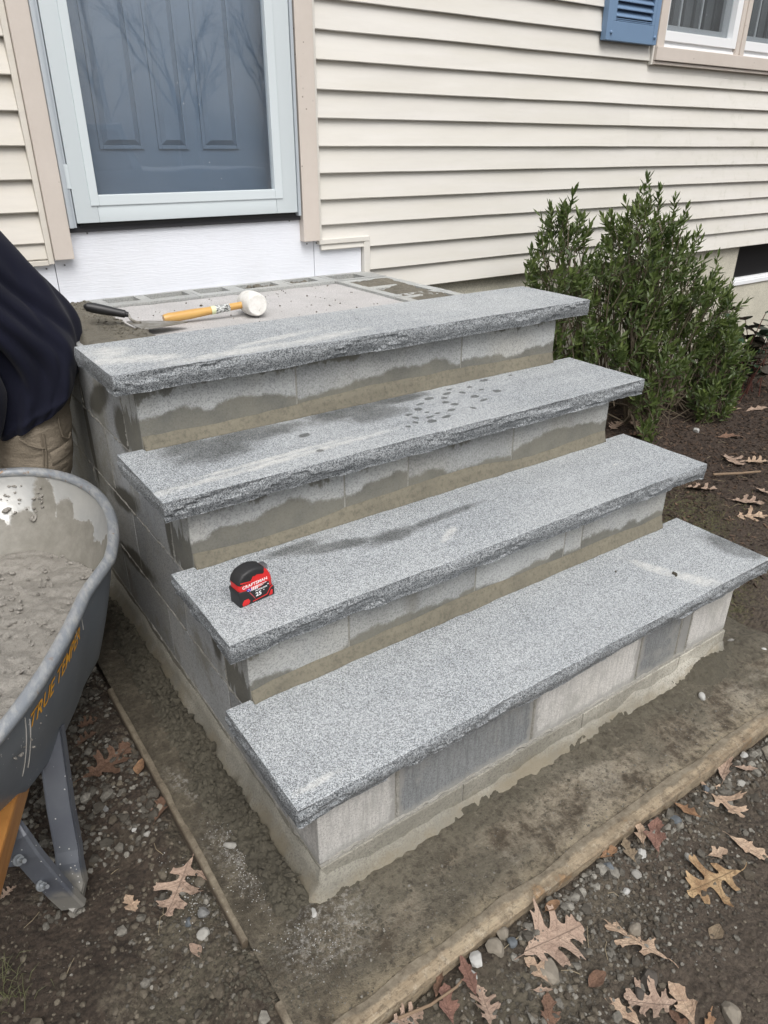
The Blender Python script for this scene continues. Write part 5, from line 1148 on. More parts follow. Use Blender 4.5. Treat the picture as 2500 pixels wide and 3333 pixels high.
# ------------------------------------------------------------------ person
def person():
    y0 = 0.34
    t = thing('person', 'person in a navy sweatshirt and khaki work trousers bending beside the landing', 'person', (-0.12, y0, -0.945))
    SK = simple('skin', (0.45, 0.27, 0.19), 0.55); HR = simple('hair_dark', (0.03, 0.022, 0.018), 0.7)
    sw = NB('navy_sweatshirt_fleece'); c = sw.mix(sw.ramp(sw.noise(6, 4), [(.3, 0), (.7, 1)]), (0.0042, 0.0050, 0.0125), (0.0060, 0.0068, 0.017)); MS = sw.pbr(c, 0.85, sw.bump(sw.noise(500, 3), 0.4, 0.001), spec=0.18); MS.node_tree.nodes['Principled BSDF'].inputs['Sheen Weight'].default_value = 0.05
    kh = NB('khaki_canvas'); wv = kh.noise(250, 3, .6); c = kh.mix(kh.ramp(kh.noise(9, 5), [(.3, 0), (.7, 1)]), (0.215, 0.180, 0.135), (0.165, 0.137, 0.10)); MK = kh.pbr(c, 0.85, kh.bump(kh.math('ADD', wv, kh.math('MULTIPLY', kh.noise(7, 3, .5, kh.mapv(rot=(0, .5, 0), scale=(1, 1, 2.6))), 8)), 0.5, 0.006))
    MK2 = simple('khaki_seam', (0.155, 0.128, 0.094), 0.85); BT = simple('boot_brown_leather', (0.08, 0.045, 0.025), 0.6)
    def loft(secs, n=72, fold=None, cap=True):
        vs = []; fs = []
        for j, (c, u, v, ru, rv) in enumerate(secs):
            c, u, v = Vector(c), Vector(u).normalized(), Vector(v).normalized()
            for i in range(n):
                a = 2 * math.pi * i / n; k = fold(j / (len(secs) - 1), a) if fold else 0
                ca, sa = math.cos(a), math.sin(a); vs.append(c + u * ca * (ru + k) + v * sa * (rv + k))
        for j in range(len(secs) - 1):
            for i in range(n): fs.append((j * n + i, j * n + (i + 1) % n, (j + 1) * n + (i + 1) % n, (j + 1) * n + i))
        if cap: fs.append(tuple(range(n))[::-1]); fs.append(tuple((len(secs) - 1) * n + i for i in range(n)))
        return vs, fs
    def resample(keys, m):
        """keys: (t, cx, cy, cz, ru, rv, tilt) catmull-like smooth interpolation"""
        K = np.array(keys, float); ts = np.linspace(K[0, 0], K[-1, 0], m); out = []
        for q in ts:
            i = int(np.clip(np.searchsorted(K[:, 0], q) - 1, 0, len(K) - 2)); p0 = K[max(i - 1, 0)]; p1 = K[i]; p2 = K[i + 1]; p3 = K[min(i + 2, len(K) - 1)]; w = (q - p1[0]) / (p2[0] - p1[0])
            out.append(0.5 * ((2 * p1) + (-p0 + p2) * w + (2 * p0 - 5 * p1 + 4 * p2 - p3) * w * w + (-p0 + 3 * p1 - 3 * p2 + p3) * w ** 3))
        return out
    # body: one continuous skinned figure, bent forward to the left (-x)
    J = {'pelvis': (-0.07, y0, -0.07, .115), 'waist': (-0.13, y0, 0.05, .105), 'chest': (-0.24, y0, 0.23, .125), 'neckb': (-0.34, y0, 0.37, .075), 'neck': (-0.38, y0, 0.43, .052), 'skull': (-0.43, y0, 0.50, .085), 'crown': (-0.46, y0, 0.57, .07), 'chin': (-0.49, y0, 0.45, .035)}
    E = [('pelvis', 'waist'), ('waist', 'chest'), ('chest', 'neckb'), ('neckb', 'neck'), ('neck', 'skull'), ('skull', 'crown'), ('skull', 'chin')]
    for sgn, k in ((-1, 'l'), (1, 'r')):
        hx = 0.085 * sgn
        J['hip' + k] = (-0.08, y0 + hx, -0.13, .09); J['knee' + k] = (-0.155 - 0.02 * sgn, y0 + hx * 1.1, -0.50, .058); J['ank' + k] = (-0.12 - 0.03 * sgn, y0 + hx * 1.2, -0.86, .042); J['toe' + k] = (-0.26 - 0.03 * sgn, y0 + hx * 1.3, -0.91, .035)
        J['sh' + k] = (-0.30, y0 + 0.165 * sgn, 0.30, .058); J['elb' + k] = (-0.235 - 0.06 * (sgn > 0), y0 + 0.175 * sgn, 0.03, .042); J['wr' + k] = (-0.243 - 0.12 * (sgn > 0), y0 + 0.165 * sgn, -0.245, .028)
        J['palm' + k] = (-0.268 - 0.13 * (sgn > 0), y0 + 0.16 * sgn, -0.305, .026)
        E += [('pelvis', 'hip' + k), ('hip' + k, 'knee' + k), ('knee' + k, 'ank' + k), ('ank' + k, 'toe' + k), ('chest', 'sh' + k), ('sh' + k, 'elb' + k), ('elb' + k, 'wr' + k), ('wr' + k, 'palm' + k)]
        px_, py_, pz_, _ = J['palm' + k]
        for q, (dx, ln) in enumerate(((-0.026, .062), (-0.009, .072), (0.008, .068), (0.024, .055))):
            J[f'f{q}a{k}'] = (px_ + dx * .9, py_, pz_ - 0.030, .0095); J[f'f{q}b{k}'] = (px_ + dx, py_ + 0.008, pz_ - 0.030 - ln * .5, .0085); J[f'f{q}c{k}'] = (px_ + dx, py_ + 0.022, pz_ - 0.030 - ln * .9, .007)
            E += [('palm' + k, f'f{q}a{k}'), (f'f{q}a{k}', f'f{q}b{k}'), (f'f{q}b{k}', f'f{q}c{k}')]
        J['t1' + k] = (px_ - 0.035, py_ + .01, pz_ + 0.005, .011); J['t2' + k] = (px_ - 0.046, py_ + .022, pz_ - 0.028, .009); E += [('palm' + k, 't1' + k), ('t1' + k, 't2' + k)]
    names = list(J); me = bpy.data.meshes.new('body'); ox = Vector((-0.12, y0, -0.945))
    me.from_pydata([tuple(Vector(J[n][:3]) - ox) for n in names], [(names.index(a), names.index(b)) for a, b in E], [])
    bo = lpart('body', me, t); sk = bo.modifiers.new('skin', 'SKIN'); me.materials.append(SK)
    for i, n in enumerate(names): me.skin_vertices[0].data[i].radius = (J[n][3],) * 2
    me.skin_vertices[0].data[0].use_root = True
    ss = bo.modifiers.new('sub', 'SUBSURF'); ss.levels = 2; ss.render_levels = 2; sk.use_smooth_shade = True
    # facial features and hair
    hd = Vector((-0.445, y0, 0.515)); fw = Vector((-0.80, 0, -0.6)).normalized(); upv = Vector((-0.6, 0, 0.8)).normalized()
    b = MB()
    for sgn in (-1, 1): b.tube([hd + fw * .074 + Vector((0, sgn * .03, 0)) + upv * .012, hd + fw * .086 + Vector((0, sgn * .03, 0)) + upv * .012], .011, 12)
    part('eyes', b.mesh('eyes', simple('eye_white', (.7, .7, .68), .3)), t) if False else b.bm.free()
    part('nose', MB().tube([hd + fw * .078 + upv * .02, hd + fw * .102 - upv * .018, hd + fw * .082 - upv * .026], [.008, .013, .011], 10).mesh('nose', SK, True), t)
    part('mouth', MB().tube([hd + fw * .084 - upv * .045 + Vector((0, -.02, 0)), hd + fw * .09 - upv * .046, hd + fw * .084 - upv * .045 + Vector((0, .02, 0))], .005, 8).mesh('mouth', simple('lips', (.36, .15, .13), .5), True), t)
    for sgn in (-1, 1):
        part('eye', MB().tube([hd + fw * .072 + Vector((0, sgn * .03, 0)) + upv * .008, hd + fw * .084 + Vector((0, sgn * .03, 0)) + upv * .008], [.011, .006], 12).mesh('eye', simple('eye_white', (.7, .7, .68), .3), True), t)
        part('ear', MB().tube([hd + Vector((0, sgn * .078, 0)) + upv * .02, hd + Vector((0, sgn * .092, 0)), hd + Vector((0, sgn * .078, 0)) - upv * .025], [.009, .013, .008], 10).mesh('ear', SK, True), t)
    V = ICO3 * np.array([.098, .084, .095]); V = V[:, :]; V = V + np.array(hd + upv * .022 - fw * .018); part('hair', tri_mesh('hair', V, ICO3F, HR, None, True), t)
    # sweatshirt torso: hem -> shoulders; sections perpendicular to the leaning spine
    keys = [  # t, cx, cy, cz, half depth (in the lean plane), half width (y), tilt of section (deg)
        (0.00, -0.085, y0, -0.228, 0.132, 0.184, -27), (0.04, -0.078, y0, -0.212, 0.146, 0.194, -27), (0.14, -0.066, y0, -0.160, 0.160, 0.196, -26), (0.27, -0.066, y0, -0.075, 0.166, 0.188, -27),
        (0.40, -0.105, y0, 0.02, 0.153, 0.188, -28), (0.55, -0.150, y0, 0.115, 0.140, 0.185, -32), (0.72, -0.205, y0, 0.225, 0.132, 0.188, -35), (0.88, -0.285, y0, 0.33, 0.115, 0.170, -40), (0.96, -0.335, y0, 0.385, 0.085, 0.105, -44), (1.0, -0.362, y0, 0.415, 0.066, 0.070, -46)]
    secs = []
    for r in resample(keys, 90):
        a = R(r[6]); secs.append(((r[1], r[2], r[3]), (math.cos(a), 0, -math.sin(a)), (0, 1, 0), r[4], r[5]))
    def fold(tt, a):
        f = 0.0
        # diagonal drape folds running from the shoulder down to the seat
        f += 0.011 * math.sin(5.0 * a + 6.5 * tt + 0.6) * math.exp(-((tt - 0.35) / 0.42) ** 2)
        f += 0.009 * math.sin(9 * a - 9 * tt + 2.0 * math.sin(3 * a)) * math.exp(-((tt - 0.25) / 0.32) ** 2)
        f += 0.012 * float(fbm(a * 1.5 + 3, tt * 4.2, 131, 3)) * (1 if 0.02 < tt < 0.98 else 0)
        f += 0.006 * math.exp(-((tt - 0.075) / 0.02) ** 2)
        for (c0, c1, am, t0) in ((0.75, -1.3, .013, .45), (0.30, -1.0, .012, .35), (-0.15, -0.75, .013, .42), (-0.60, -0.4, .010, .30), (1.25, -1.5, .010, .5), (0.05, 1.2, .008, .18)):
            da = (a - (1.5 * math.pi + c0 + c1 * tt) + math.pi) % (2 * math.pi) - math.pi
            f -= am * math.exp(-(da / 0.075) ** 2) * math.exp(-((tt - t0) / 0.28) ** 2); f += am * .55 * math.exp(-((da - .16) / 0.11) ** 2) * math.exp(-((tt - t0) / 0.3) ** 2)
        return f
    vs, fs = loft(secs, 150, fold, True); swe = part('sweatshirt', mesh_from('sweatshirt', vs, fs, True, [MS]), t)
    def sleeve(P, rad, seed):
        secs = []; keys = [(i, *p, r, r, 0) for i, (p, r) in enumerate(zip(P, rad))]
        rs = resample(keys, 44)
        for i, r in enumerate(rs):
            nx_ = rs[min(i + 1, len(rs) - 1)]; pv = rs[max(i - 1, 0)]; ax = Vector(nx_[1:4]) - Vector(pv[1:4]); ax.normalize(); u = Vector((0, 1, 0)).cross(ax).normalized(); v = ax.cross(u)
            secs.append(((r[1], r[2], r[3]), u, v, r[4], r[5]))
        f2 = lambda tt, a: (0.007 * math.sin(tt * 26 + 2.2 * math.sin(a + seed)) * math.exp(-((tt - 0.55) / 0.25) ** 2) + 0.005 * math.sin(tt * 60 + math.cos(a) * 3) * math.exp(-((tt - 0.9) / 0.07) ** 2) + 0.008 * float(fbm(a, tt * 6, 140 + seed, 3)))
        vs, fs = loft(secs, 40, f2, True); return mesh_from('sleeve', vs, fs, True, [MS])
    part('sleeve', sleeve([(-0.31, y0 - 0.12, 0.33), (-0.295, y0 - 0.165, 0.24), (-0.262, y0 - 0.175, 0.12), (-0.232, y0 - 0.175, 0.00), (-0.222, y0 - 0.17, -0.11), (-0.224, y0 - 0.165, -0.20), (-0.236, y0 - 0.165, -0.232), (-0.244, y0 - 0.165, -0.262)], [.075, .078, .074, .068, .062, .056, .040, .036], 1), swe)
    part('sleeve', sleeve([(-0.31, y0 + 0.12, 0.33), (-0.305, y0 + 0.165, 0.24), (-0.29, y0 + 0.175, 0.12), (-0.30, y0 + 0.175, 0.00), (-0.33, y0 + 0.17, -0.10), (-0.36, y0 + 0.165, -0.18), (-0.37, y0 + 0.165, -0.205), (-0.375, y0 + 0.165, -0.235)], [.075, .078, .074, .066, .060, .054, .040, .036], 4), swe)
    vs, fs = loft([((-0.345, y0, 0.39), (math.cos(R(-46)), 0, -math.sin(R(-46))), (0, 1, 0), .078, .085), ((-0.372, y0, 0.425), (math.cos(R(-46)), 0, -math.sin(R(-46))), (0, 1, 0), .068, .072), ((-0.38, y0, 0.44), (math.cos(R(-46)), 0, -math.sin(R(-46))), (0, 1, 0), .060, .064)], 40); part('collar', mesh_from('collar', vs, fs, True, [MS]), swe)
    # trousers
    def tf(seed): return lambda tt, a: 0.0032 * math.sin(tt * 34 + 2.5 * math.sin(a * 1 + seed)) * (0.3 + math.exp(-((tt - 0.5) / 0.12) ** 2) + math.exp(-((tt - 0.95) / 0.1) ** 2)) + 0.009 * float(fbm(a * 1.2, tt * 7, 150 + seed, 3))
    vs, fs = loft([(c, (1, 0, -0.25), (0, 1, 0), ru, rv) for c, ru, rv in (((-0.10, y0, 0.02), .112, .150), ((-0.085, y0, -0.04), .115, .150), ((-0.080, y0, -0.10), .120, .155), ((-0.080, y0, -0.16), .122, .158), ((-0.085, y0, -0.21), .110, .150), ((-0.09, y0, -0.235), .06, .10))], 56, tf(9))
    tro = part('trousers', mesh_from('trousers', vs, fs, True, [MK]), t)
    for sgn in (-1, 1):
        hy = y0 + 0.083 * sgn
        keys = [(0, -0.085, hy, -0.15, .095, .072, 0), (1, -0.098, hy, -0.26, .104, .082, 0), (2, -0.118 - .01 * sgn, hy, -0.37, .096, .082, 0), (3, -0.142 - .015 * sgn, hy + .005 * sgn, -0.49, .084, .076, 0), (4, -0.14 - .02 * sgn, hy + .008 * sgn, -0.62, .078, .072, 0), (5, -0.13 - .03 * sgn, hy + .012 * sgn, -0.77, .072, .068, 0), (6, -0.125 - .03 * sgn, hy + .014 * sgn, -0.885, .073, .066, 0)]
        vs, fs = loft([((r[1], r[2], r[3]), (1, 0, 0), (0, 1, 0), r[4], r[5]) for r in resample(keys, 60)], 56, tf(3 + sgn)); part('trouser_leg', mesh_from('trouser_leg', vs, fs, True, [MK]), tro)
        fx, fy = -0.125 - .03 * sgn, hy + .014 * sgn
        b = MB(); b.tube([(fx + .055, fy, -0.905), (fx + .01, fy, -0.898), (fx - .06, fy, -0.905), (fx - .13, fy, -0.915), (fx - .165, fy, -0.92)], [.034, .048, .046, .043, .022], 18); part('boot', b.mesh('boot', BT, True), t)
    # near-leg details: side seam, slash pocket, tool pocket (raised cloth strips on the near side)
    def on_leg(x, z, off=0.003):      # point on the near (-y) side of the near leg / pelvis surface at x,z
        f = np.clip((-0.15 - z) / 0.34, 0, 1); cx = -0.085 + (-0.127 + 0.085) * f; ru = .114 - .024 * f; rv = .088 - .010 * f; hy = y0 - 0.083
        q = np.clip((x - cx) / ru, -0.98, 0.98); return Vector((x, hy - rv * math.sqrt(1 - q * q) - off - 0.004, z))
    def strip(pl, w, nme, mat=MK2):
        P = []
        for i in range(len(pl) - 1):
            for k in range(10): u = k / 10; P.append(on_leg(pl[i][0] * (1 - u) + pl[i + 1][0] * u, pl[i][1] * (1 - u) + pl[i + 1][1] * u))
        P.append(on_leg(*pl[-1])); part(nme, MB().tube(P, w, 6).mesh(nme, mat, True), tro)
    strip([(-0.088, -0.26), (-0.092, -0.32), (-0.106, -0.40), (-0.118, -0.5)], .0022, 'side_seam'); strip([(-0.096, -0.26), (-0.100, -0.32), (-0.114, -0.40), (-0.126, -0.5)], .0016, 'side_seam')
    strip([(-0.150, -0.265), (-0.130, -0.285), (-0.108, -0.298), (-0.094, -0.302)], .0026, 'slash_pocket')
    strip([(-0.040, -0.225), (-0.042, -0.25), (-0.038, -0.285), (-0.022, -0.30), (-0.012, -0.285)], .0024, 'back_pocket')
    b = MB(); n = 14; rows = []
    for (z) in (-0.318, -0.326, -0.352, -0.360):
        o = 0.008 if z in (-0.326, -0.352) else 0.003; rows.append([b.bm.verts.new(on_leg(-0.082 + 0.068 * k / n, z + 0.016 * (k / n), o)) for k in range(n + 1)])
    for j in range(3):
        for k in range(n): b.bm.faces.new((rows[j][k], rows[j][k + 1], rows[j + 1][k + 1], rows[j + 1][k]))
    part('tool_loop', b.mesh('tool_loop', MK, True), tro)
person()

# ------------------------------------------------------------------ evergreen shrub
def shrub():
    t = thing('evergreen_shrub', 'tall dark green evergreen shrub between the steps and the house wall', 'shrub', (2.75, 0.38, -0.9))
    lf = NB('evergreen_leaf'); oi = lf.n('Attribute', {'attribute_name': 'tint'}).outputs['Fac']; oj = lf.n('ObjectInfo').outputs['Random']
    c = lf.mix(oi, (0.042, 0.070, 0.022), (0.165, 0.205, 0.055)); c = lf.mix(lf.math('MULTIPLY', lf.noise(3, 3), 0.35), c, (0.045, 0.085, 0.055)); ML_ = lf.pbr(c, 0.38, None, 0, 0.45)
    tr = lf.n('BsdfTranslucent', None, Color=lf.mix(0.5, c, (0.12, 0.20, 0.03))); mx = lf.n('MixShader'); mx.inputs[0].default_value = 0.22
    pb = [n for n in lf.t.nodes if n.type == 'BSDF_PRINCIPLED'][0]; lf._set(mx.inputs[1], pb.outputs[0]); lf._set(mx.inputs[2], tr.outputs[0]); lf.t.links.new(mx.outputs[0], lf.out.inputs[0])
    BK = simple('shrub_bark', (0.12, 0.095, 0.065), 0.9, 0, 90, 0.5, 0.002)
    el = [((2.18, .42, -.02), (.15, .18, .26), 80), ((2.28, .45, -.28), (.20, .20, .26), 70), ((2.72, .42, -.02), (.22, .23, .30), 120), ((2.92, .45, -.12), (.24, .22, .28), 95), ((2.62, .38, -.32), (.24, .22, .24), 70), ((3.08, .42, -.26), (.24, .26, .26), 90), ((3.30, .38, -.38), (.22, .22, .22), 75), ((2.95, .34, -.48), (.30, .2, .20), 50), ((3.34, .28, -.60), (.20, .18, .22), 75), ((3.22, .16, -.76), (.20, .12, .10), 40), ((2.10, .42, -.30), (.12, .14, .16), 26), ((2.45, .34, -.45), (.2, .18, .20), 46), ((2.75, .22, -.58), (.26, .14, .16), 44), ((2.5, .42, -.12), (.14, .16, .2), 26), ((2.62, .14, -.78), (.12, .08, .07), 10), ((3.46, .3, -.5), (.12, .14, .16), 24)]
    rs = np.random.RandomState(11); tips = []
    for (c0, r0, n) in el:
        k = 0
        while k < n:
            v = rs.normal(size=3); v /= np.linalg.norm(v); rr = rs.uniform(0.35, 1.0) ** 0.5; p = np.array(c0) + np.array(r0) * v * rr
            if p[1] > 0.80 or p[2] < -0.86: continue
            if p[0] < 1.62 and p[2] < -0.3: continue
            tips.append((p, v, rr)); k += 1
    # distinct leader shoots that break the outline
    for (x, y, z) in ((2.21, .42, .262), (2.15, .42, .20), (2.28, .44, .17), (2.04, .42, .12), (1.98, .40, -.02), (2.70, .42, .315), (2.62, .40, .22), (2.80, .42, .26), (2.93, .42, .22), (3.04, .42, .17), (3.18, .42, .06), (3.36, .4, -.08), (3.52, .38, -.22)):
        tips.append((np.array((x, y, z)), np.array((0, 0, 1.0)), 1.2))
    bases = [np.array((2.62 + 0.14 * i + rs.normal(0, .03), 0.40 + rs.normal(0, .06), -0.90)) for i in range(6)] + [np.array((2.30, .36, -.9)), np.array((3.25, .3, -.9))]
    bb = MB(); LV = []; LF = []; LT = []; off = 0; nleaf = 0; units = []
    shp = [(0, 0, 0), (.30, .42, .02), (.30, -.42, .02), (.62, .46, .0), (.62, -.46, .0), (1.0, 0, -.04), (.30, 0, -.07), (.62, 0, -.08)]
    fcs = [(0, 1, 6), (0, 6, 2), (1, 3, 7), (1, 7, 6), (2, 6, 7), (2, 7, 4), (3, 5, 7), (4, 7, 5)]
    S = np.array(shp)
    for (p, v, rr) in tips:
        bs = bases[int(np.argmin([abs(b_[0] - (0.55 * p[0] + 0.45 * 2.8)) + rs.uniform(0, .12) for b_ in bases]))]
        d = v * np.array([.55, .55, .25]) + np.array([0, 0, .85]); d += rs.normal(0, .18, 3); d /= np.linalg.norm(d)
        L_ = rs.uniform(.07, .13); q0 = p - d * L_
        # supporting branch (every third tip reaches the base; others start on a nearby point)
        if rs.rand() < 0.2:
            mid = bs * 0.45 + q0 * 0.55 + np.array([rs.normal(0, .03), rs.normal(0, .03), -0.06]); P = [bs, bs * .75 + mid * .25 + [0, 0, .08], mid, q0]
            bb.tube([tuple(x) for x in P], [.0065, .0052, .0035, .0022], 5, cap=False)
        else:
            bb.tube([tuple(q0 - np.array([d[0] * .5 + rs.normal(0, .2), d[1] * .5 + rs.normal(0, .2), .9]) * rs.uniform(.05, .12)), tuple(q0)], [.0022, .0016], 4, cap=False)
        bb.tube([tuple(q0), tuple(p)], [.0018, .001], 4, cap=False)
        a0 = rs.uniform(0, 6.28); e1 = np.cross(d, [0.3, 0.2, 1.0]); e1 /= np.linalg.norm(e1); e2 = np.cross(d, e1); nl = rs.randint(9, 16); tw = rs.uniform(0, 1)
        for k in range(nl):
            u = 0.12 + 0.88 * k / (nl - 1); a = a0 + k * 2.4; side = e1 * math.cos(a) + e2 * math.sin(a); op = 1.05 - 0.75 * u + rs.normal(0, .12)
            ax = d * math.cos(op) + side * math.sin(op); ax[2] -= 0.12 * (1 - u); ax /= np.linalg.norm(ax); wv = np.cross(ax, d); wv /= (np.linalg.norm(wv) + 1e-6); nn = np.cross(wv, ax)
            ln = rs.uniform(.034, .062) * (1 - .15 * u); w = ln * rs.uniform(.27, .38); o = q0 + d * L_ * u
            Q = o + np.outer(S[:, 0] * ln, ax) + np.outer(S[:, 1] * w, wv) + np.outer(S[:, 2] * ln, nn)
            tint = np.clip(0.15 + 0.55 * rs.rand() * (0.4 + .6 * u) + 0.40 * tw, 0, 1)
            units.append((Q, tint, o, ax, wv, nn, ln, w, p))
    # the 300 leaves that face the camera nearest are parts of their own; the rest is one mass
    cp = np.array((-0.3883, -1.88, 0.4444)); order = sorted(range(len(units)), key=lambda i: np.linalg.norm(units[i][8] - cp) + (0.0 if units[i][2][0] > 1.6 else 1) + 0.12 * ((i * 7919) % 13) / 13)
    sel = set(order[:1200:4][:296])
    for i, (Q, tint, *_r) in enumerate(units):
        if i in sel: continue
        LV.append(Q); LF.append(np.array(fcs) + off); LT.append(np.full(8, tint)); off += 8
    me = tri_mesh('foliage', np.concatenate(LV), np.concatenate(LF), ML_, np.concatenate(LT), True)
    o = part('foliage', me, t); o['kind'] = 'stuff'
    lms = []
    for q in range(4): lms.append(tri_mesh('leaf', S * np.array([1, 1, 1]), np.array(fcs), ML_, np.full(8, .25 + .18 * q), True))
    for i in sorted(sel):
        Q, tint, o_, ax, wv, nn, ln, w, p = units[i]
        lo = bpy.data.objects.new('leaf', lms[i % 4]); COL.objects.link(lo); lo.parent = t
        M = Matrix(((ax[0] * ln, wv[0] * w, nn[0] * ln, o_[0] - 2.75), (ax[1] * ln, wv[1] * w, nn[1] * ln, o_[1] - .38), (ax[2] * ln, wv[2] * w, nn[2] * ln, o_[2] + .9), (0, 0, 0, 1))); lo.matrix_local = M
    part('branches', bb.mesh('branches', BK), t)
shrub()

def low_plant():
    t = thing('dark_leaved_plant', 'low plant with broad dark glossy leaves at the right edge by the basement window', 'plant', (3.82, 0.42, -0.9))
    M1 = simple('dark_plum_leaf', (0.045, 0.040, 0.030), 0.22, 0, None, 0, 0, 0.3, 9); M2 = simple('dark_green_leaf', (0.030, 0.058, 0.034), 0.22)
    ST = simple('reddish_stem', (0.10, 0.035, 0.025), 0.7); rs = np.random.RandomState(3)
    S = []; F_ = []; n = 10
    for i in range(n + 1):
        u = i / n; w = 0.5 * math.sin(math.pi * u ** 0.8) ** .8
        for k, sgn in enumerate((-1, -.5, 0, .5, 1)): S.append((u, sgn * w, -0.10 * u * u + .12 * abs(sgn) * w))
    for i in range(n):
        for k in range(4): F_.append((i * 5 + k, i * 5 + k + 1, (i + 1) * 5 + k + 1, (i + 1) * 5 + k))
    mes = []
    for m in (M1, M1, M2):
        me = mesh_from('leaf', S, F_, True, [m]); mes.append(me)
    for k in range(24):
        bx, by = 3.82 + rs.normal(0, .10), .42 + rs.normal(0, .10); h = rs.uniform(.22, .52); tx, ty = bx + rs.normal(0, .08), by + rs.normal(0, .08)
        part('stem', MB().tube([(bx, by, -.92), ((bx + tx) / 2, (by + ty) / 2, -.9 + h * .55), (tx, ty, -.9 + h)], [.004, .003, .002], 6).mesh('stem', ST, True), t)
        for j in range(6):
            u = .35 + .65 * j / 5; a = rs.uniform(0, 6.28); o = Vector((bx + (tx - bx) * u, by + (ty - by) * u, -.9 + h * u)); L_ = rs.uniform(.07, .12)
            lo = bpy.data.objects.new('leaf', mes[rs.randint(3)]); COL.objects.link(lo); lo.parent = t; lo.location = (o.x - 3.82, o.y - .42, o.z + .9); lo.rotation_euler = (rs.normal(0, .3), -rs.uniform(-.3, .7), a); lo.scale = (L_, L_ * .85, L_)
low_plant()

# ------------------------------------------------------------------ fallen oak leaves
HALF = {
 'broad': [(.03, .012), (.09, .045), (.14, .05), (.175, .11), (.165, .17), (.215, .155), (.25, .175), (.262, .105), (.285, .075), (.33, .105), (.385, .21), (.375, .285), (.43, .27), (.475, .325), (.51, .26), (.495, .175), (.485, .10), (.53, .085), (.60, .15), (.645, .235), (.635, .29), (.69, .262), (.735, .285), (.745, .20), (.715, .125), (.715, .075), (.78, .075), (.835, .125), (.86, .175), (.89, .12), (.93, .125), (.94, .06), (.985, .045)],
 'deep': [(.04, .012), (.12, .03), (.20, .035), (.26, .12), (.25, .175), (.31, .155), (.345, .165), (.335, .09), (.33, .04), (.40, .035), (.47, .10), (.53, .21), (.52, .285), (.575, .262), (.60, .32), (.645, .27), (.66, .235), (.615, .14), (.575, .065), (.60, .035), (.69, .045), (.77, .12), (.815, .19), (.855, .15), (.88, .165), (.88, .09), (.85, .04), (.93, .035), (.975, .05)],
 'small': [(.05, .02), (.16, .06), (.26, .10), (.36, .20), (.40, .29), (.45, .24), (.52, .25), (.53, .15), (.56, .10), (.68, .15), (.76, .215), (.80, .15), (.87, .13), (.92, .06)],
 'narrow': [(.05, .02), (.15, .06), (.27, .12), (.36, .13), (.44, .19), (.47, .11), (.56, .09), (.66, .13), (.72, .15), (.75, .08), (.86, .06), (.95, .03)],
 'oval': [(.06, .08), (.18, .19), (.34, .26), (.52, .26), (.70, .21), (.85, .13), (.95, .06)]}
def oak_mesh(kind, mat, seed, curl):
    rs = np.random.RandomState(seed); H = HALF[kind]
    def side(sg):
        out = []; sc = rs.uniform(.85, 1.2); sh = rs.uniform(-.02, .02)
        for (x, y) in H: out.append((x + sh * (y > .1) + rs.normal(0, .008), sg * (y * sc * (1 + rs.normal(0, .10)) + .004)))
        return out
    L = [(0, 0)] + side(1) + [(1.0, rs.normal(0, .01))] + side(-1)[::-1]
    # two corner-cutting passes soften the outline
    for _ in range(1):
        N = []
        for i in range(len(L)):
            a, c = L[i], L[(i + 1) % len(L)]; N += [(a[0] * .78 + c[0] * .22, a[1] * .78 + c[1] * .22), (a[0] * .22 + c[0] * .78, a[1] * .22 + c[1] * .78)]
        L = N
    bm = bmesh.new(); vs = [bm.verts.new((x, y, 0)) for x, y in L]; f = bm.faces.new(vs); bmesh.ops.triangulate(bm, faces=[f])
    for k in range(3):
        es = [e for e in bm.edges if e.calc_length() > .075]
        if es: bmesh.ops.subdivide_edges(bm, edges=es, cuts=1, use_grid_fill=False); bmesh.ops.triangulate(bm, faces=[q for q in bm.faces if len(q.verts) > 3])
    bend = rs.uniform(-.35, .35); tw = rs.uniform(-1, 1); p1, p2 = rs.uniform(0, 6, 2); pet = rs.uniform(-.06, .06)
    for v in bm.verts:
        x, y = v.co.x, v.co.y; ay = abs(y)
        z = curl * (1.1 * ay ** 1.6 + .20 * (x - .45) ** 2 + tw * .5 * y * (x - .5) + .16 * ay * math.sin(x * 11 + p1 + (1.5 if y > 0 else 0))) + .02 * float(fbm(x * 5 + p2, y * 5, seed, 3))
        v.co = (x - .5, y + bend * (x - .5) ** 2, z)
    rings = []
    for j in range(5):
        u = j / 4; cx, cy, cz = -.49 - u * .17, bend * .24 + pet * u * u, .01 + curl * .045 + .02 * u * (1 - u)
        rings.append([bm.verts.new((cx, cy + .008 * math.cos(q), cz + .008 * math.sin(q))) for q in (0, 2.1, 4.2)])
    for j in range(4):
        for k in range(3): bm.faces.new((rings[j][k], rings[j][(k + 1) % 3], rings[j + 1][(k + 1) % 3], rings[j + 1][k]))
    me = bpy.data.meshes.new('oak_leaf'); bm.to_mesh(me); bm.free(); me.materials.append(LEAFM[mat])
    me.polygons.foreach_set('use_smooth', [True] * len(me.polygons)); return me
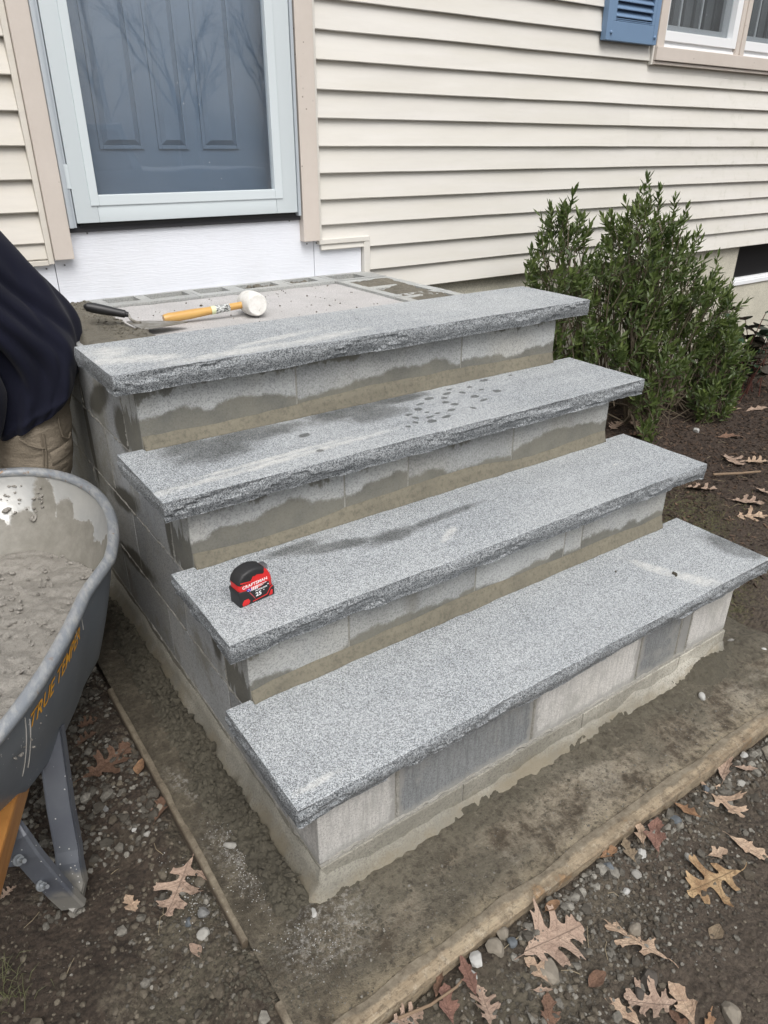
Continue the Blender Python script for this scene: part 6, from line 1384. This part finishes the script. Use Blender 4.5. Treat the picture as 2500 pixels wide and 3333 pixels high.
LEAVES = [
 # stem x,y, tip x,y, kind, colour, curl, lift, label
 (0.305, -1.341, 0.456, -1.368, 'broad', 'pink', .35, .016, 'largest pinkish oak leaf, beside the front form board with gravel at its stem'),
 (0.400, -1.313, 0.446, -1.311, 'oval', 'orange', .4, .018, 'small orange oval leaf behind the largest pinkish oak leaf'),
 (0.533, -1.513, 0.505, -1.365, 'deep', 'tan', .2, .008, 'pale tan deeply lobed oak leaf lying alone on bare dirt'),
 (0.838, -1.471, 0.683, -1.438, 'deep', 'spotted', .3, .010, 'brown-spotted tan oak leaf spread on the dirt below the grey gravel'),
 (0.975, -1.270, 0.943, -1.415, 'deep', 'tan', .35, .015, 'long tan oak leaf crossing the gravel, its stem at the form board'),
 (0.895, -1.405, 0.915, -1.510, 'narrow', 'tan', .3, .012, 'tan oak leaf at the right picture edge, next to the long tan one'),
 (0.846, -1.292, 0.865, -1.356, 'narrow', 'orange', 1.8, .018, 'tightly curled orange-brown leaf on the gravel by the form board'),
 (0.695, -1.356, 0.770, -1.296, 'small', 'red', .7, .018, 'dark reddish leaf standing among white and grey stones'),
 (0.685, -1.330, 0.735, -1.284, 'small', 'tan', .8, .016, 'small curled tan leaf tucked behind the dark reddish leaf'),
 (0.592, -1.292, 0.646, -1.298, 'small', 'orange', .8, .014, 'small light brown curled leaf touching the form board by the gravel'),
 (0.640, -1.345, 0.672, -1.286, 'small', 'olive', .5, .012, 'dull olive-brown leaf between the stones and the form board'),
 (0.806, -1.414, 0.860, -1.430, 'small', 'tan', .4, .008, 'small pale triangular leaf above the spotted oak leaf'),
 (1.068, -1.308, 1.115, -1.348, 'narrow', 'pink', .5, .016, 'narrow pink leaf on the stones at the far right'),
 (1.000, -1.315, 1.100, -1.280, 'narrow', 'pink', .9, .016, 'curled reddish-pink leaf leaning on the form board at the far right'),
 (0.316, -1.410, 0.312, -1.346, 'small', 'tan', .4, .012, 'small three-lobed tan leaf directly below the largest pinkish leaf'),
 (0.262, -1.470, 0.303, -1.408, 'small', 'brown', .5, .010, 'small brown three-lobed leaf at the bottom, pointing down at its stem'),
 (0.410, -1.552, 0.393, -1.470, 'narrow', 'tan', .3, .008, 'narrow tan leaf at the bottom edge, left of the pink-tan one'),
 (0.486, -1.568, 0.410, -1.500, 'broad', 'pink', .35, .010, 'pink-tan oak leaf at the bottom, right of the narrow tan leaf'),
 (0.478, -1.612, 0.512, -1.528, 'small', 'tan', .5, .018, 'pale tan oak leaf at the bottom, resting on the pink-tan leaf'),
 (0.462, -1.612, 0.467, -1.555, 'small', 'brown', .5, .008, 'brown leaf at the bottom edge, half under the pale tan leaf'),
 (0.480, -1.625, 0.540, -1.603, 'narrow', 'orange', .5, .010, 'orange-brown leaf cut by the bottom edge of the view'),
 (0.180, -1.362, 0.206, -1.284, 'narrow', 'red', .7, .022, 'narrow red leaf leaning against the form board near the bottom'),
 (0.120, -1.365, 0.152, -1.298, 'small', 'red', .6, .014, 'dusty reddish leaf at the bottom, left of the narrow red one'),
 (0.178, -1.410, 0.208, -1.336, 'broad', 'pink', .6, .014, 'pinkish brown oak leaf below the narrow red leaf'),
 (0.032, -1.300, 0.098, -1.318, 'broad', 'pink', .5, .006, 'pinkish leaf cut off at the bottom edge by the form board end'),
 (0.640, -1.530, 0.689, -1.520, 'oval', 'olive', .5, .006, 'small dull brown leaf scrap alone on the dirt at the right'),
 (0.376, -1.450, 0.425, -1.452, 'oval', 'brown', .7, .010, 'small folded brown leaf scrap among the dark stones'),
 (0.282, -1.398, 0.316, -1.420, 'narrow', 'pink', 1.5, .014, 'curled pink leaf rim between the two small three-lobed leaves'),
 (0.124, -1.312, 0.168, -1.280, 'narrow', 'brown', 1.5, .020, 'curled brown leaf against the form board near the bottom'),
 (-0.262, -0.436, -0.122, -0.388, 'broad', 'brown', .45, .014, 'large dull brown oak leaf on the dirt below the wheelbarrow tray'),
 (-0.226, -0.233, -0.168, -0.237, 'broad', 'brown', .6, .014, 'upper of two small brown leaves in the shade of the wheelbarrow'),
 (-0.247, -0.292, -0.186, -0.275, 'broad', 'brown', .5, .014, 'lower of two small brown leaves in the shade of the wheelbarrow'),
 (-0.148, -0.495, -0.120, -0.449, 'oval', 'orange', .6, .012, 'small orange leaf near the left form board'),
 (-0.150, -0.570, -0.105, -0.558, 'small', 'brown', .6, .012, 'small brown leaf half over the left form board'),
 (-0.158, -0.655, -0.118, -0.590, 'small', 'brown', .8, .012, 'curled brown leaf beside the left form board, above the mid one'),
 (-0.122, -0.781, -0.222, -0.888, 'deep', 'pink', .4, .016, 'large pinkish-tan oak leaf leaning against the end of the left form board'),
 (-0.105, -0.878, -0.133, -0.815, 'narrow', 'pink', .7, .030, 'tan leaf folded over the left form board beside the large pinkish-tan leaf'),
 (-0.257, -0.828, -0.266, -0.770, 'small', 'tan', .4, .008, 'small star-shaped tan leaf on the dirt at the lower left'),
 (-0.190, -0.993, -0.197, -0.955, 'oval', 'pink', .6, .008, 'tiny pinkish leaf scrap on the mortar dust at the lower left'),
 (-0.485, -0.642, -0.447, -0.628, 'broad', 'pink', .4, .010, 'reddish tan leaf cut by the left edge below the wheelbarrow brace'),
 (0.490, -1.118, 0.518, -1.153, 'narrow', 'brown', .8, .044, 'thin dark curled leaf on the middle of the concrete footing'),
 (3.440, 0.250, 3.530, 0.165, 'narrow', 'tan', .5, .014, 'tan leaf on the mulch just right of the shrub foot'),
 (3.515, 0.150, 3.650, 0.085, 'narrow', 'pink', .5, .014, 'pink-tan oak leaf on the mulch at the right edge below the dark plant'),
 (3.225, 0.417, 3.335, 0.424, 'small', 'pink', .6, .020, 'small pink leaf on the mulch under the shrub'),
 (2.620, 0.355, 2.760, 0.400, 'broad', 'pink', .6, .030, 'back leaf of the brown cluster at the foot of the shrub'),
 (2.640, 0.270, 2.725, 0.190, 'broad', 'brown', .6, .024, 'front leaf of the brown cluster at the foot of the shrub'),
 (2.830, 0.390, 2.790, 0.250, 'broad', 'pink', .6, .026, 'middle leaf of the brown cluster at the foot of the shrub'),
 (2.820, -0.160, 2.750, -0.305, 'broad', 'pink', .5, .016, 'pinkish oak leaf on the dark mulch right of the second tread'),
 (2.828, -0.262, 2.900, -0.352, 'broad', 'tan', .5, .016, 'tan oak leaf at the right edge on dark mulch, next to the pinkish one'),
 (2.335, -0.272, 2.428, -0.392, 'broad', 'pink', .6, .018, 'pink oak leaf on the mulch right of the third tread'),
 (2.400, -0.460, 2.465, -0.582, 'broad', 'pink', .5, .018, 'pinkish leaf with long lobes on mulch near the right edge'),
 (2.575, -0.465, 2.560, -0.545, 'small', 'pink', .5, .018, 'small pink leaf at the right edge on the mulch'),
 (2.262, -0.548, 2.370, -0.648, 'deep', 'tan', .4, .014, 'wide tan oak leaf on mulch right of the lowest tread'),
 (4.060, 0.300, 3.960, 0.200, 'broad', 'pink', .5, .02, 'brown oak leaf on the mulch below the dark-leaved plant'),
 (3.05, 0.02, 3.15, -0.06, 'narrow', 'brown', .6, .012, 'thin brown leaf on the mulch by the pale stone'),
]
GX = lambda x, y: float(ground_z(np.array([x]), np.array([y]))[0])
for i, (sx, sy, tx, ty, kd, col_, curl, lift, lab) in enumerate(LEAVES):
    me = oak_mesh(kd, col_, 200 + i, curl * 1.45); L_ = math.hypot(tx - sx, ty - sy) * 0.92; cx, cy = (sx + tx) / 2, (sy + ty) / 2
    o = bpy.data.objects.new('oak_leaf', me); COL.objects.link(o); lr = random.Random(i)
    zz = max(GX(cx, cy), GX(sx, sy) - .01, GX(tx, ty) - .01)
    if i == 40: zz = -0.952
    o.location = (cx, cy, zz + lift * 0.55); o.scale = (L_, L_ * (1.15 if kd in ('broad', 'deep') else 1.0), L_)
    o.rotation_euler = (lr.uniform(-.22, .22) * (1 + curl * .5), lr.uniform(-.12, .12), math.atan2(ty - sy, tx - sx))
    tag(o, lab, 'leaf', 'fallen oak leaves')

# ------------------------------------------------------------------ stones one can pick out
SM = {'white': simple('stone_white', (0.40, 0.395, 0.375), 0.85, 0, 60, .5, .003, .18, 30), 'grey': simple('stone_grey', (0.17, 0.17, 0.165), 0.8, 0, 60, .5, .003, .25, 30), 'blue': simple('stone_bluegrey', (0.10, 0.112, 0.122), 0.75, 0, 60, .5, .003, .25, 30),
      'dark': simple('stone_dark', (0.07, 0.06, 0.05), 0.85, 0, 60, .5, .003, .25, 30), 'tan': simple('stone_tan', (0.21, 0.185, 0.148), 0.88, 0, 60, .6, .003, .2, 30), 'pale': simple('stone_pale', (0.29, 0.28, 0.255), 0.85, 0, 60, .5, .003, .2, 30)}
STN = [(.228, -1.305, .024, 'white', 'white speckled stone against the form board near the bottom'), (.203, -1.320, .015, 'white', 'small white stone below the larger speckled one'), (.307, -1.293, .024, 'tan', 'pale tan angular stone against the form board'), (.272, -1.312, .030, 'tan', 'tan lump of concrete below the angular stone at the form board'), (.306, -1.318, .021, 'blue', 'dark blue-grey stone left of the largest pinkish leaf'),
 (.637, -1.357, .021, 'pale', 'pale angular grey stone beside the dark reddish leaf'), (.682, -1.334, .014, 'white', 'white oval stone touching the dark reddish leaf'), (.591, -1.318, .017, 'blue', 'flat grey stone left of the pale angular one'), (.770, -1.391, .016, 'pale', 'round pale stone above the spotted leaf'), (.590, -1.366, .010, 'white', 'small smooth white pebble alone on the dirt'),
 (.336, -1.392, .036, 'tan', 'big flat tan concrete chunk beside the small three-lobed leaf'), (.480, -1.505, .030, 'dark', 'big dark brown stone at the bottom middle'), (.445, -1.512, .022, 'dark', 'dark stone left of the big dark brown one'), (.535, -1.432, .026, 'tan', 'olive-tan flat stone beside the pale tan deeply lobed leaf'), (.818, -1.322, .017, 'blue', 'blue-grey stone beside the curled orange leaf'), (1.134, -1.298, .016, 'white', 'whitish stone against the form board at the far right'),
 (1.055, -1.342, .014, 'pale', 'pale grey stone between the pink leaves at the right'), (.962, -1.306, .015, 'blue', 'dark grey square stone at the stem of the long tan leaf'), (1.19, -1.33, .034, 'tan', 'large brown stone at the right edge by the form board'), (.55, -1.63, .03, 'tan', 'muddy brown stone half buried at the bottom right'),
 (-.048, -.819, .017, 'pale', 'pale triangular stone lying on the left footing'), (.018, -1.060, .023, 'white', 'whitish stone near the lower left corner of the block base'), (-.170, -.960, .018, 'pale', 'pale stone below the large leaning leaf'), (-.183, -.912, .016, 'blue', 'bluish stone at the tip of the large leaning leaf'), (-.152, -.918, .018, 'grey', 'grey stone right of the bluish one by the form board end'), (-.020, -1.015, .010, 'white', 'small whitish stone left of the one at the block corner'),
 (-.199, -.624, .009, 'white', 'small white pebble in the shaded gravel'), (-.237, -.525, .014, 'grey', 'grey stone in shaded gravel below the large dull leaf'), (-.182, -.664, .012, 'pale', 'flat pale stone in the gravel by the left form board'), (-.205, -.575, .012, 'tan', 'tan stone in the gravel above the white pebble'), (-.135, -.615, .020, 'tan', 'tan lump beside the left form board among brown leaves'),
 (1.511, -1.027, .018, 'pale', 'pale grey stone at the right end of the block base'), (1.215, -1.121, .018, 'white', 'white flat stone on the footing in front of the base'), (1.552, -1.103, .012, 'white', 'small white stone on the footing at the right edge'), (3.01, .11, .034, 'white', 'round whitish stone on the mulch right of the second tread'), (2.36, -.10, .022, 'tan', 'tan stone on the mulch edge right of the third tread')]
for i, (x, y, s, c_, lab) in enumerate(STN):
    P = rock_shape(ICO2, 8, .72, np.random.RandomState(400 + i)) * s * (0.74 if s > .018 else .85); me = tri_mesh('stone', P, ICO2F, SM[c_], None, False); o = bpy.data.objects.new('stone', me); COL.objects.link(o)
    onpad = (-0.09 < x < 1.6 and y > -1.25)
    z = (-0.909 if onpad else GX(x, y)) + s * .16; o.location = (x, y, z); o.rotation_euler.z = i * 1.7; tag(o, lab, 'stone', 'loose stones round the footing')

# ------------------------------------------------------------------ gravel, clods, mulch, twigs, grass
rs = np.random.RandomState(21)
def scat(n, fx, fy, smin, smax, big=0.06, ok=None):
    P = []; Sz = []
    for _ in range(n):
        x, y = fx(), fy()
        if ok and not ok(x, y): continue
        s = rs.uniform(smin, smax) * (2.2 if rs.rand() < big else 1); P.append((x, y)); Sz.append(s)
    P = np.array(P); Z = ground_z(P[:, 0], P[:, 1]); return [(x, y, z) for (x, y), z in zip(P, Z)], Sz
offpad = lambda x, y: not (-0.112 < x < 1.7 and y > -1.290) and not (x > 0.0 and y > -1.2 and x < 1.6)
g1, s1 = scat(2600, lambda: rs.uniform(-0.42, -0.115), lambda: rs.uniform(-0.75, 0.55), .003, .0095, .10, lambda x, y: offpad(x, y) and (vnoise(x * 7, y * 7, 3) + .5) > .25)
g2, s2 = scat(1900, lambda: rs.uniform(-0.05, 1.9), lambda: -1.295 - abs(rs.normal(0, .045)), .0025, .008, .10, lambda x, y: (vnoise(x * 6, y * 3, 7) + .5) > .35)
g3, s3 = scat(1500, lambda: rs.normal(.45, .30), lambda: rs.normal(-1.43, .06), .002, .006, .10, lambda x, y: y < -1.29)
g4, s4 = scat(350, lambda: rs.normal(-.18, .09), lambda: rs.normal(-.93, .09), .002, .007, .10, offpad)
P_ = g1 + g2 + g3 + g4; o = link('gravel', scatter_mesh('gravel', P_, s1 + s2 + s3 + s4, ROCKS, ICO1F, M_GRAVEL, rs.rand(len(P_)) ** 2.4, bury=.42), kind='stuff'); tag(o, 'mixed grey gravel along the form boards and under the wheelbarrow', 'gravel')
g5, s5 = scat(15000, lambda: rs.uniform(-.75, 1.7), lambda: rs.uniform(-1.75, 0.1), .0012, .0042, .07, offpad)
g6, s6 = scat(3200, lambda: rs.uniform(-.75, 1.6), lambda: rs.uniform(-1.75, 0.1), .004, .0085, .05, lambda x, y: offpad(x, y) and vnoise(x * 5, y * 5, 8) > -.08); g5 = g5 + g6; s5 = s5 + s6
o = link('dirt_clods', scatter_mesh('dirt_clods', g5, s5, [l[:12] * 1 if False else l for l in LUMPS1], ICO1F, M_CLOD, rs.rand(len(g5)), bury=.3), kind='stuff'); tag(o, 'small crumbly dirt clods over the bare ground', 'dirt clods')
pd = []; ps = []
for _ in range(2600): pd.append((rs.uniform(-.1, 1.6), rs.uniform(-1.25, -1.05) if rs.rand() < .7 else rs.uniform(-1.25, .3), -0.910)); ps.append(rs.uniform(.0007, .0022) * (2 if rs.rand() < .05 else 1))
pd = [p for p in pd if not (p[0] > XL - .01 and p[1] > -1.06)]; ps = ps[:len(pd)]
o = link('footing_grit', scatter_mesh('footing_grit', pd, ps, ROCKS, ICO1F, M_GRAVEL, rs.rand(len(pd)), bury=.2), kind='stuff'); tag(o, 'fine grit and crumbs lying on the concrete footing', 'grit')
pw = [(rs.normal(-.035, .03), rs.normal(-.87, .07), -0.908) for _ in range(420)] + [(rs.normal(-.16, .02), rs.normal(-.86, .05), -0.93) for _ in range(160)] + [(rs.normal(-.0, .05), rs.normal(-1.1, .03), -0.908) for _ in range(160)]
o = link('lime_specks', scatter_mesh('lime_specks', pw, [rs.uniform(.0006, .0018) for _ in pw], ROCKS, ICO1F, SM['white'], rs.rand(len(pw)), bury=.1), kind='stuff'); tag(o, 'white lime specks sprinkled on the left footing and beside its board', 'lime specks')
# bark mulch in the bed
V = []; F_ = []; T = []; off = 0
cube = np.array([(-1, -1, -1), (1, -1, -1), (1.1, 1, -1), (-.9, 1, -1), (-.9, -1, 1), (1, -.8, 1), (.8, 1, 1), (-1, .9, 1)], float) * .5; cf = np.array([(0, 3, 2), (0, 2, 1), (4, 5, 6), (4, 6, 7), (0, 1, 5), (0, 5, 4), (1, 2, 6), (1, 6, 5), (2, 3, 7), (2, 7, 6), (3, 0, 4), (3, 4, 7)])
mp = []
for _ in range(17000):
    x = rs.uniform(1.55, 5.0); y = rs.uniform(-1.0, .86)
    if y < -.55 + (1.9 - x) * -.2 and rs.rand() < .6: continue
    if x < 1.9 and rs.rand() < .6: continue
    mp.append((x, y))
mp = np.array(mp); mz = ground_z(mp[:, 0], mp[:, 1])
for (x, y), z in zip(mp, mz):
    s = rs.uniform(.006, .022) * (1.7 if rs.rand() < .05 else 1); Q = cube * np.array([s, s * rs.uniform(.18, .4), s * rs.uniform(.1, .22)]); Rm = np.array(Euler((rs.normal(0, .35), rs.normal(0, .35), rs.uniform(0, 6.28))).to_matrix()); V.append(Q @ Rm.T + np.array([x, y, z + .003])); F_.append(cf + off); T.append(np.full(8, rs.rand() ** 2.0)); off += 8
o = link('bark_mulch', tri_mesh('bark_mulch', np.concatenate(V), np.concatenate(F_), M_CHIP, np.concatenate(T)), kind='stuff'); tag(o, 'dark shredded bark mulch over the planting bed by the house', 'mulch')
# fine straw / rootlets
b = MB()
for _ in range(230):
    if rs.rand() < .5: x, y = rs.uniform(-.7, 1.2), rs.uniform(-1.75, -.3)
    else: x, y = rs.uniform(1.6, 3.2), rs.uniform(-1.0, .5)
    if not offpad(x, y): continue
    a = rs.uniform(0, 6.28); L_ = rs.uniform(.015, .055); z = GX(x, y) + .004; c_ = rs.normal(0, .35)
    b.tube([(x, y, z), (x + L_ * .5 * math.cos(a), y + L_ * .5 * math.sin(a), z + .004), (x + L_ * math.cos(a + c_), y + L_ * math.sin(a + c_), z)], .0005, 4, cap=False)
o = link('rootlets', b.mesh('rootlets', simple('dry_straw', (.34, .28, .18), .8)), kind='stuff'); tag(o, 'thin dry rootlets and straws on the soil', 'rootlets')
for (P, r_, lab) in (([(.052, -1.300, -.925), (.110, -1.318, -.918), (.165, -1.322, -.915), (.205, -1.312, -.918)], .003, 'forked dry twig beside the form board at the bottom'), ([(2.52, -.30, -.87), (2.62, -.36, -.868), (2.73, -.40, -.872)], .006, 'short brown twig on the mulch right of the third tread'), ([(1.60, -1.05, -.925), (1.72, -1.10, -.918), (1.80, -1.16, -.92)], .003, 'thin pale stick on the dirt at the right edge')):
    tag(link('twig', MB().tube(P, [r_, r_ * .9, r_ * .8, r_ * .5][:len(P)], 7).mesh('twig', simple('twig_dry', (.20, .14, .09), .85), True)), lab, 'twig')
b = MB()
for _ in range(70):
    x, y = -.515 + rs.normal(0, .022), -.830 + rs.normal(0, .03); a = rs.uniform(0, 6.28); L_ = rs.uniform(.02, .05); z = GX(x, y) - .002; w = .0007
    pts_ = [(x, y, z), (x + .3 * L_ * math.cos(a), y + .3 * L_ * math.sin(a), z + L_ * .5), (x + .85 * L_ * math.cos(a), y + .85 * L_ * math.sin(a), z + L_ * .6)]; b.tube(pts_, [w, w * .8, w * .2], 4, cap=False)
tag(link('grass_tuft', kind='stuff', me=b.mesh('grass_tuft', simple('grass_yellow_green', (.12, .125, .055), .6, 0, None, 0, 0, .3, 60))), 'small yellow-green grass tuft at the lower left edge', 'grass tuft')
V = []; b = MB()
for _ in range(1500):
    if rs.rand() < .5: x, y = 1.78 + rs.normal(0, .16), -.78 + rs.normal(0, .10)
    else: x, y = 2.15 + rs.normal(0, .2), -.5 + rs.normal(0, .09)
    if x < 1.58: continue
    a = rs.uniform(0, 6.28); L_ = rs.uniform(.006, .02); z = GX(x, y); b.tube([(x, y, z), (x + .5 * L_ * math.cos(a), y + .5 * L_ * math.sin(a), z + L_ * .7)], [.0007, .0002], 3, cap=False)
o = link('thin_grass', b.mesh('thin_grass', simple('moss_grass', (.13, .125, .05), .8)), kind='stuff'); tag(o, 'sparse mossy grass at the edge of the planting bed', 'grass')

# ------------------------------------------------------------------ invented yard out of view, added for the storm door glass to mirror
rs = np.random.RandomState(77); b = MB()
def limb(p, d, L_, r, k):
    q = p + d * L_; b.tube([tuple(p), tuple(p + d * L_ * .5 + rs.normal(0, L_ * .03, 3)), tuple(q)], [r, r * .8, r * .6], 5, cap=False)
    if k == 0: return
    for _ in range(4 if k > 1 else 5):
        e = d + rs.normal(0, .42, 3) + np.array([0, 0, .12]); e /= np.linalg.norm(e); limb(p + d * L_ * rs.uniform(.45, 1.0), e, L_ * rs.uniform(.5, .75), r * .5, k - 1)
for i in range(26):
    x = -18 + 2.0 * i + rs.normal(0, .8); y = -26 + rs.normal(0, 2.0); limb(np.array([x * 1.5, y - 20, -1.2]), np.array([rs.normal(0, .04), rs.normal(0, .04), 1.0]), rs.uniform(4.5, 7.0), rs.uniform(.10, .18), 3)
o = link('added_woodland', b.mesh('added_woodland', simple('bare_bark', (.24, .23, .22), .9)), kind='stuff'); tag(o, 'invented leafless woodland out of view, added for the storm door glass to mirror', 'woodland')
def truck():  # made-up pickup, placed only to give the door glass a reflection
    ox, oy, gz = 2.6, -8.6, -1.0; PT = simple('truck_paint_grey_blue', (.10, .13, .17), .3); GL = simple('truck_window', (.02, .025, .03), .1); TR = simple('truck_tyre', (.02, .02, .02), .85); CH = simple('truck_trim_pale', (.55, .56, .57), .4)
    t = thing('added_truck', 'invented dark blue-grey pickup truck out of view, added for the door glass to mirror', 'truck', (ox, oy, gz))
    def pt(me, n, par=t): return lpart(n, me, par)
    prof = [(-2.6, .45), (-2.55, .95), (-1.5, 1.08), (-1.35, 1.1), (-.75, 1.68), (.55, 1.70), (.72, 1.12), (2.65, 1.12), (2.68, .45)]
    body = pt(MB().prism(prof, -.92, .92, 'y', .05).mesh('body', PT, True), 'body')
    for pr in ([(-1.22, 1.12), (-.72, 1.6), (-.12, 1.62), (-.12, 1.12)], [(-.05, 1.12), (-.05, 1.62), (.45, 1.62), (.58, 1.12)]):
        for y0_, y1_ in ((-.935, -.90), (.90, .935)): pt(MB().prism(pr, y0_, y1_, 'y').mesh('window', GL), 'window')
    for x in (-1.7, 1.7):
        for y in (-.86, .86):
            w = pt(MB().tube([(x, y - .12, .38), (x, y + .12, .38)], .38, 28).mesh('wheel', TR, True), 'wheel'); lpart('hub', MB().tube([(x, y - .13, .38), (x, y + .13, .38)], .2, 20).mesh('hub', CH, True), w)
    pt(MB().box(-2.72, -2.55, -.88, .88, .45, .66, .03).mesh('bumper', CH), 'bumper'); pt(MB().box(2.62, 2.78, -.88, .88, .45, .64, .03).mesh('bumper', CH), 'bumper')
    for y in (-.7, .7): pt(MB().box(-2.62, -2.5, y - .14, y + .14, .74, .92, .02).mesh('headlight', CH), 'headlight')
    pt(MB().box(.8, 2.6, -.945, -.92, .93, 1.0, .005).mesh('trim_strip', CH), 'trim_strip')
truck()
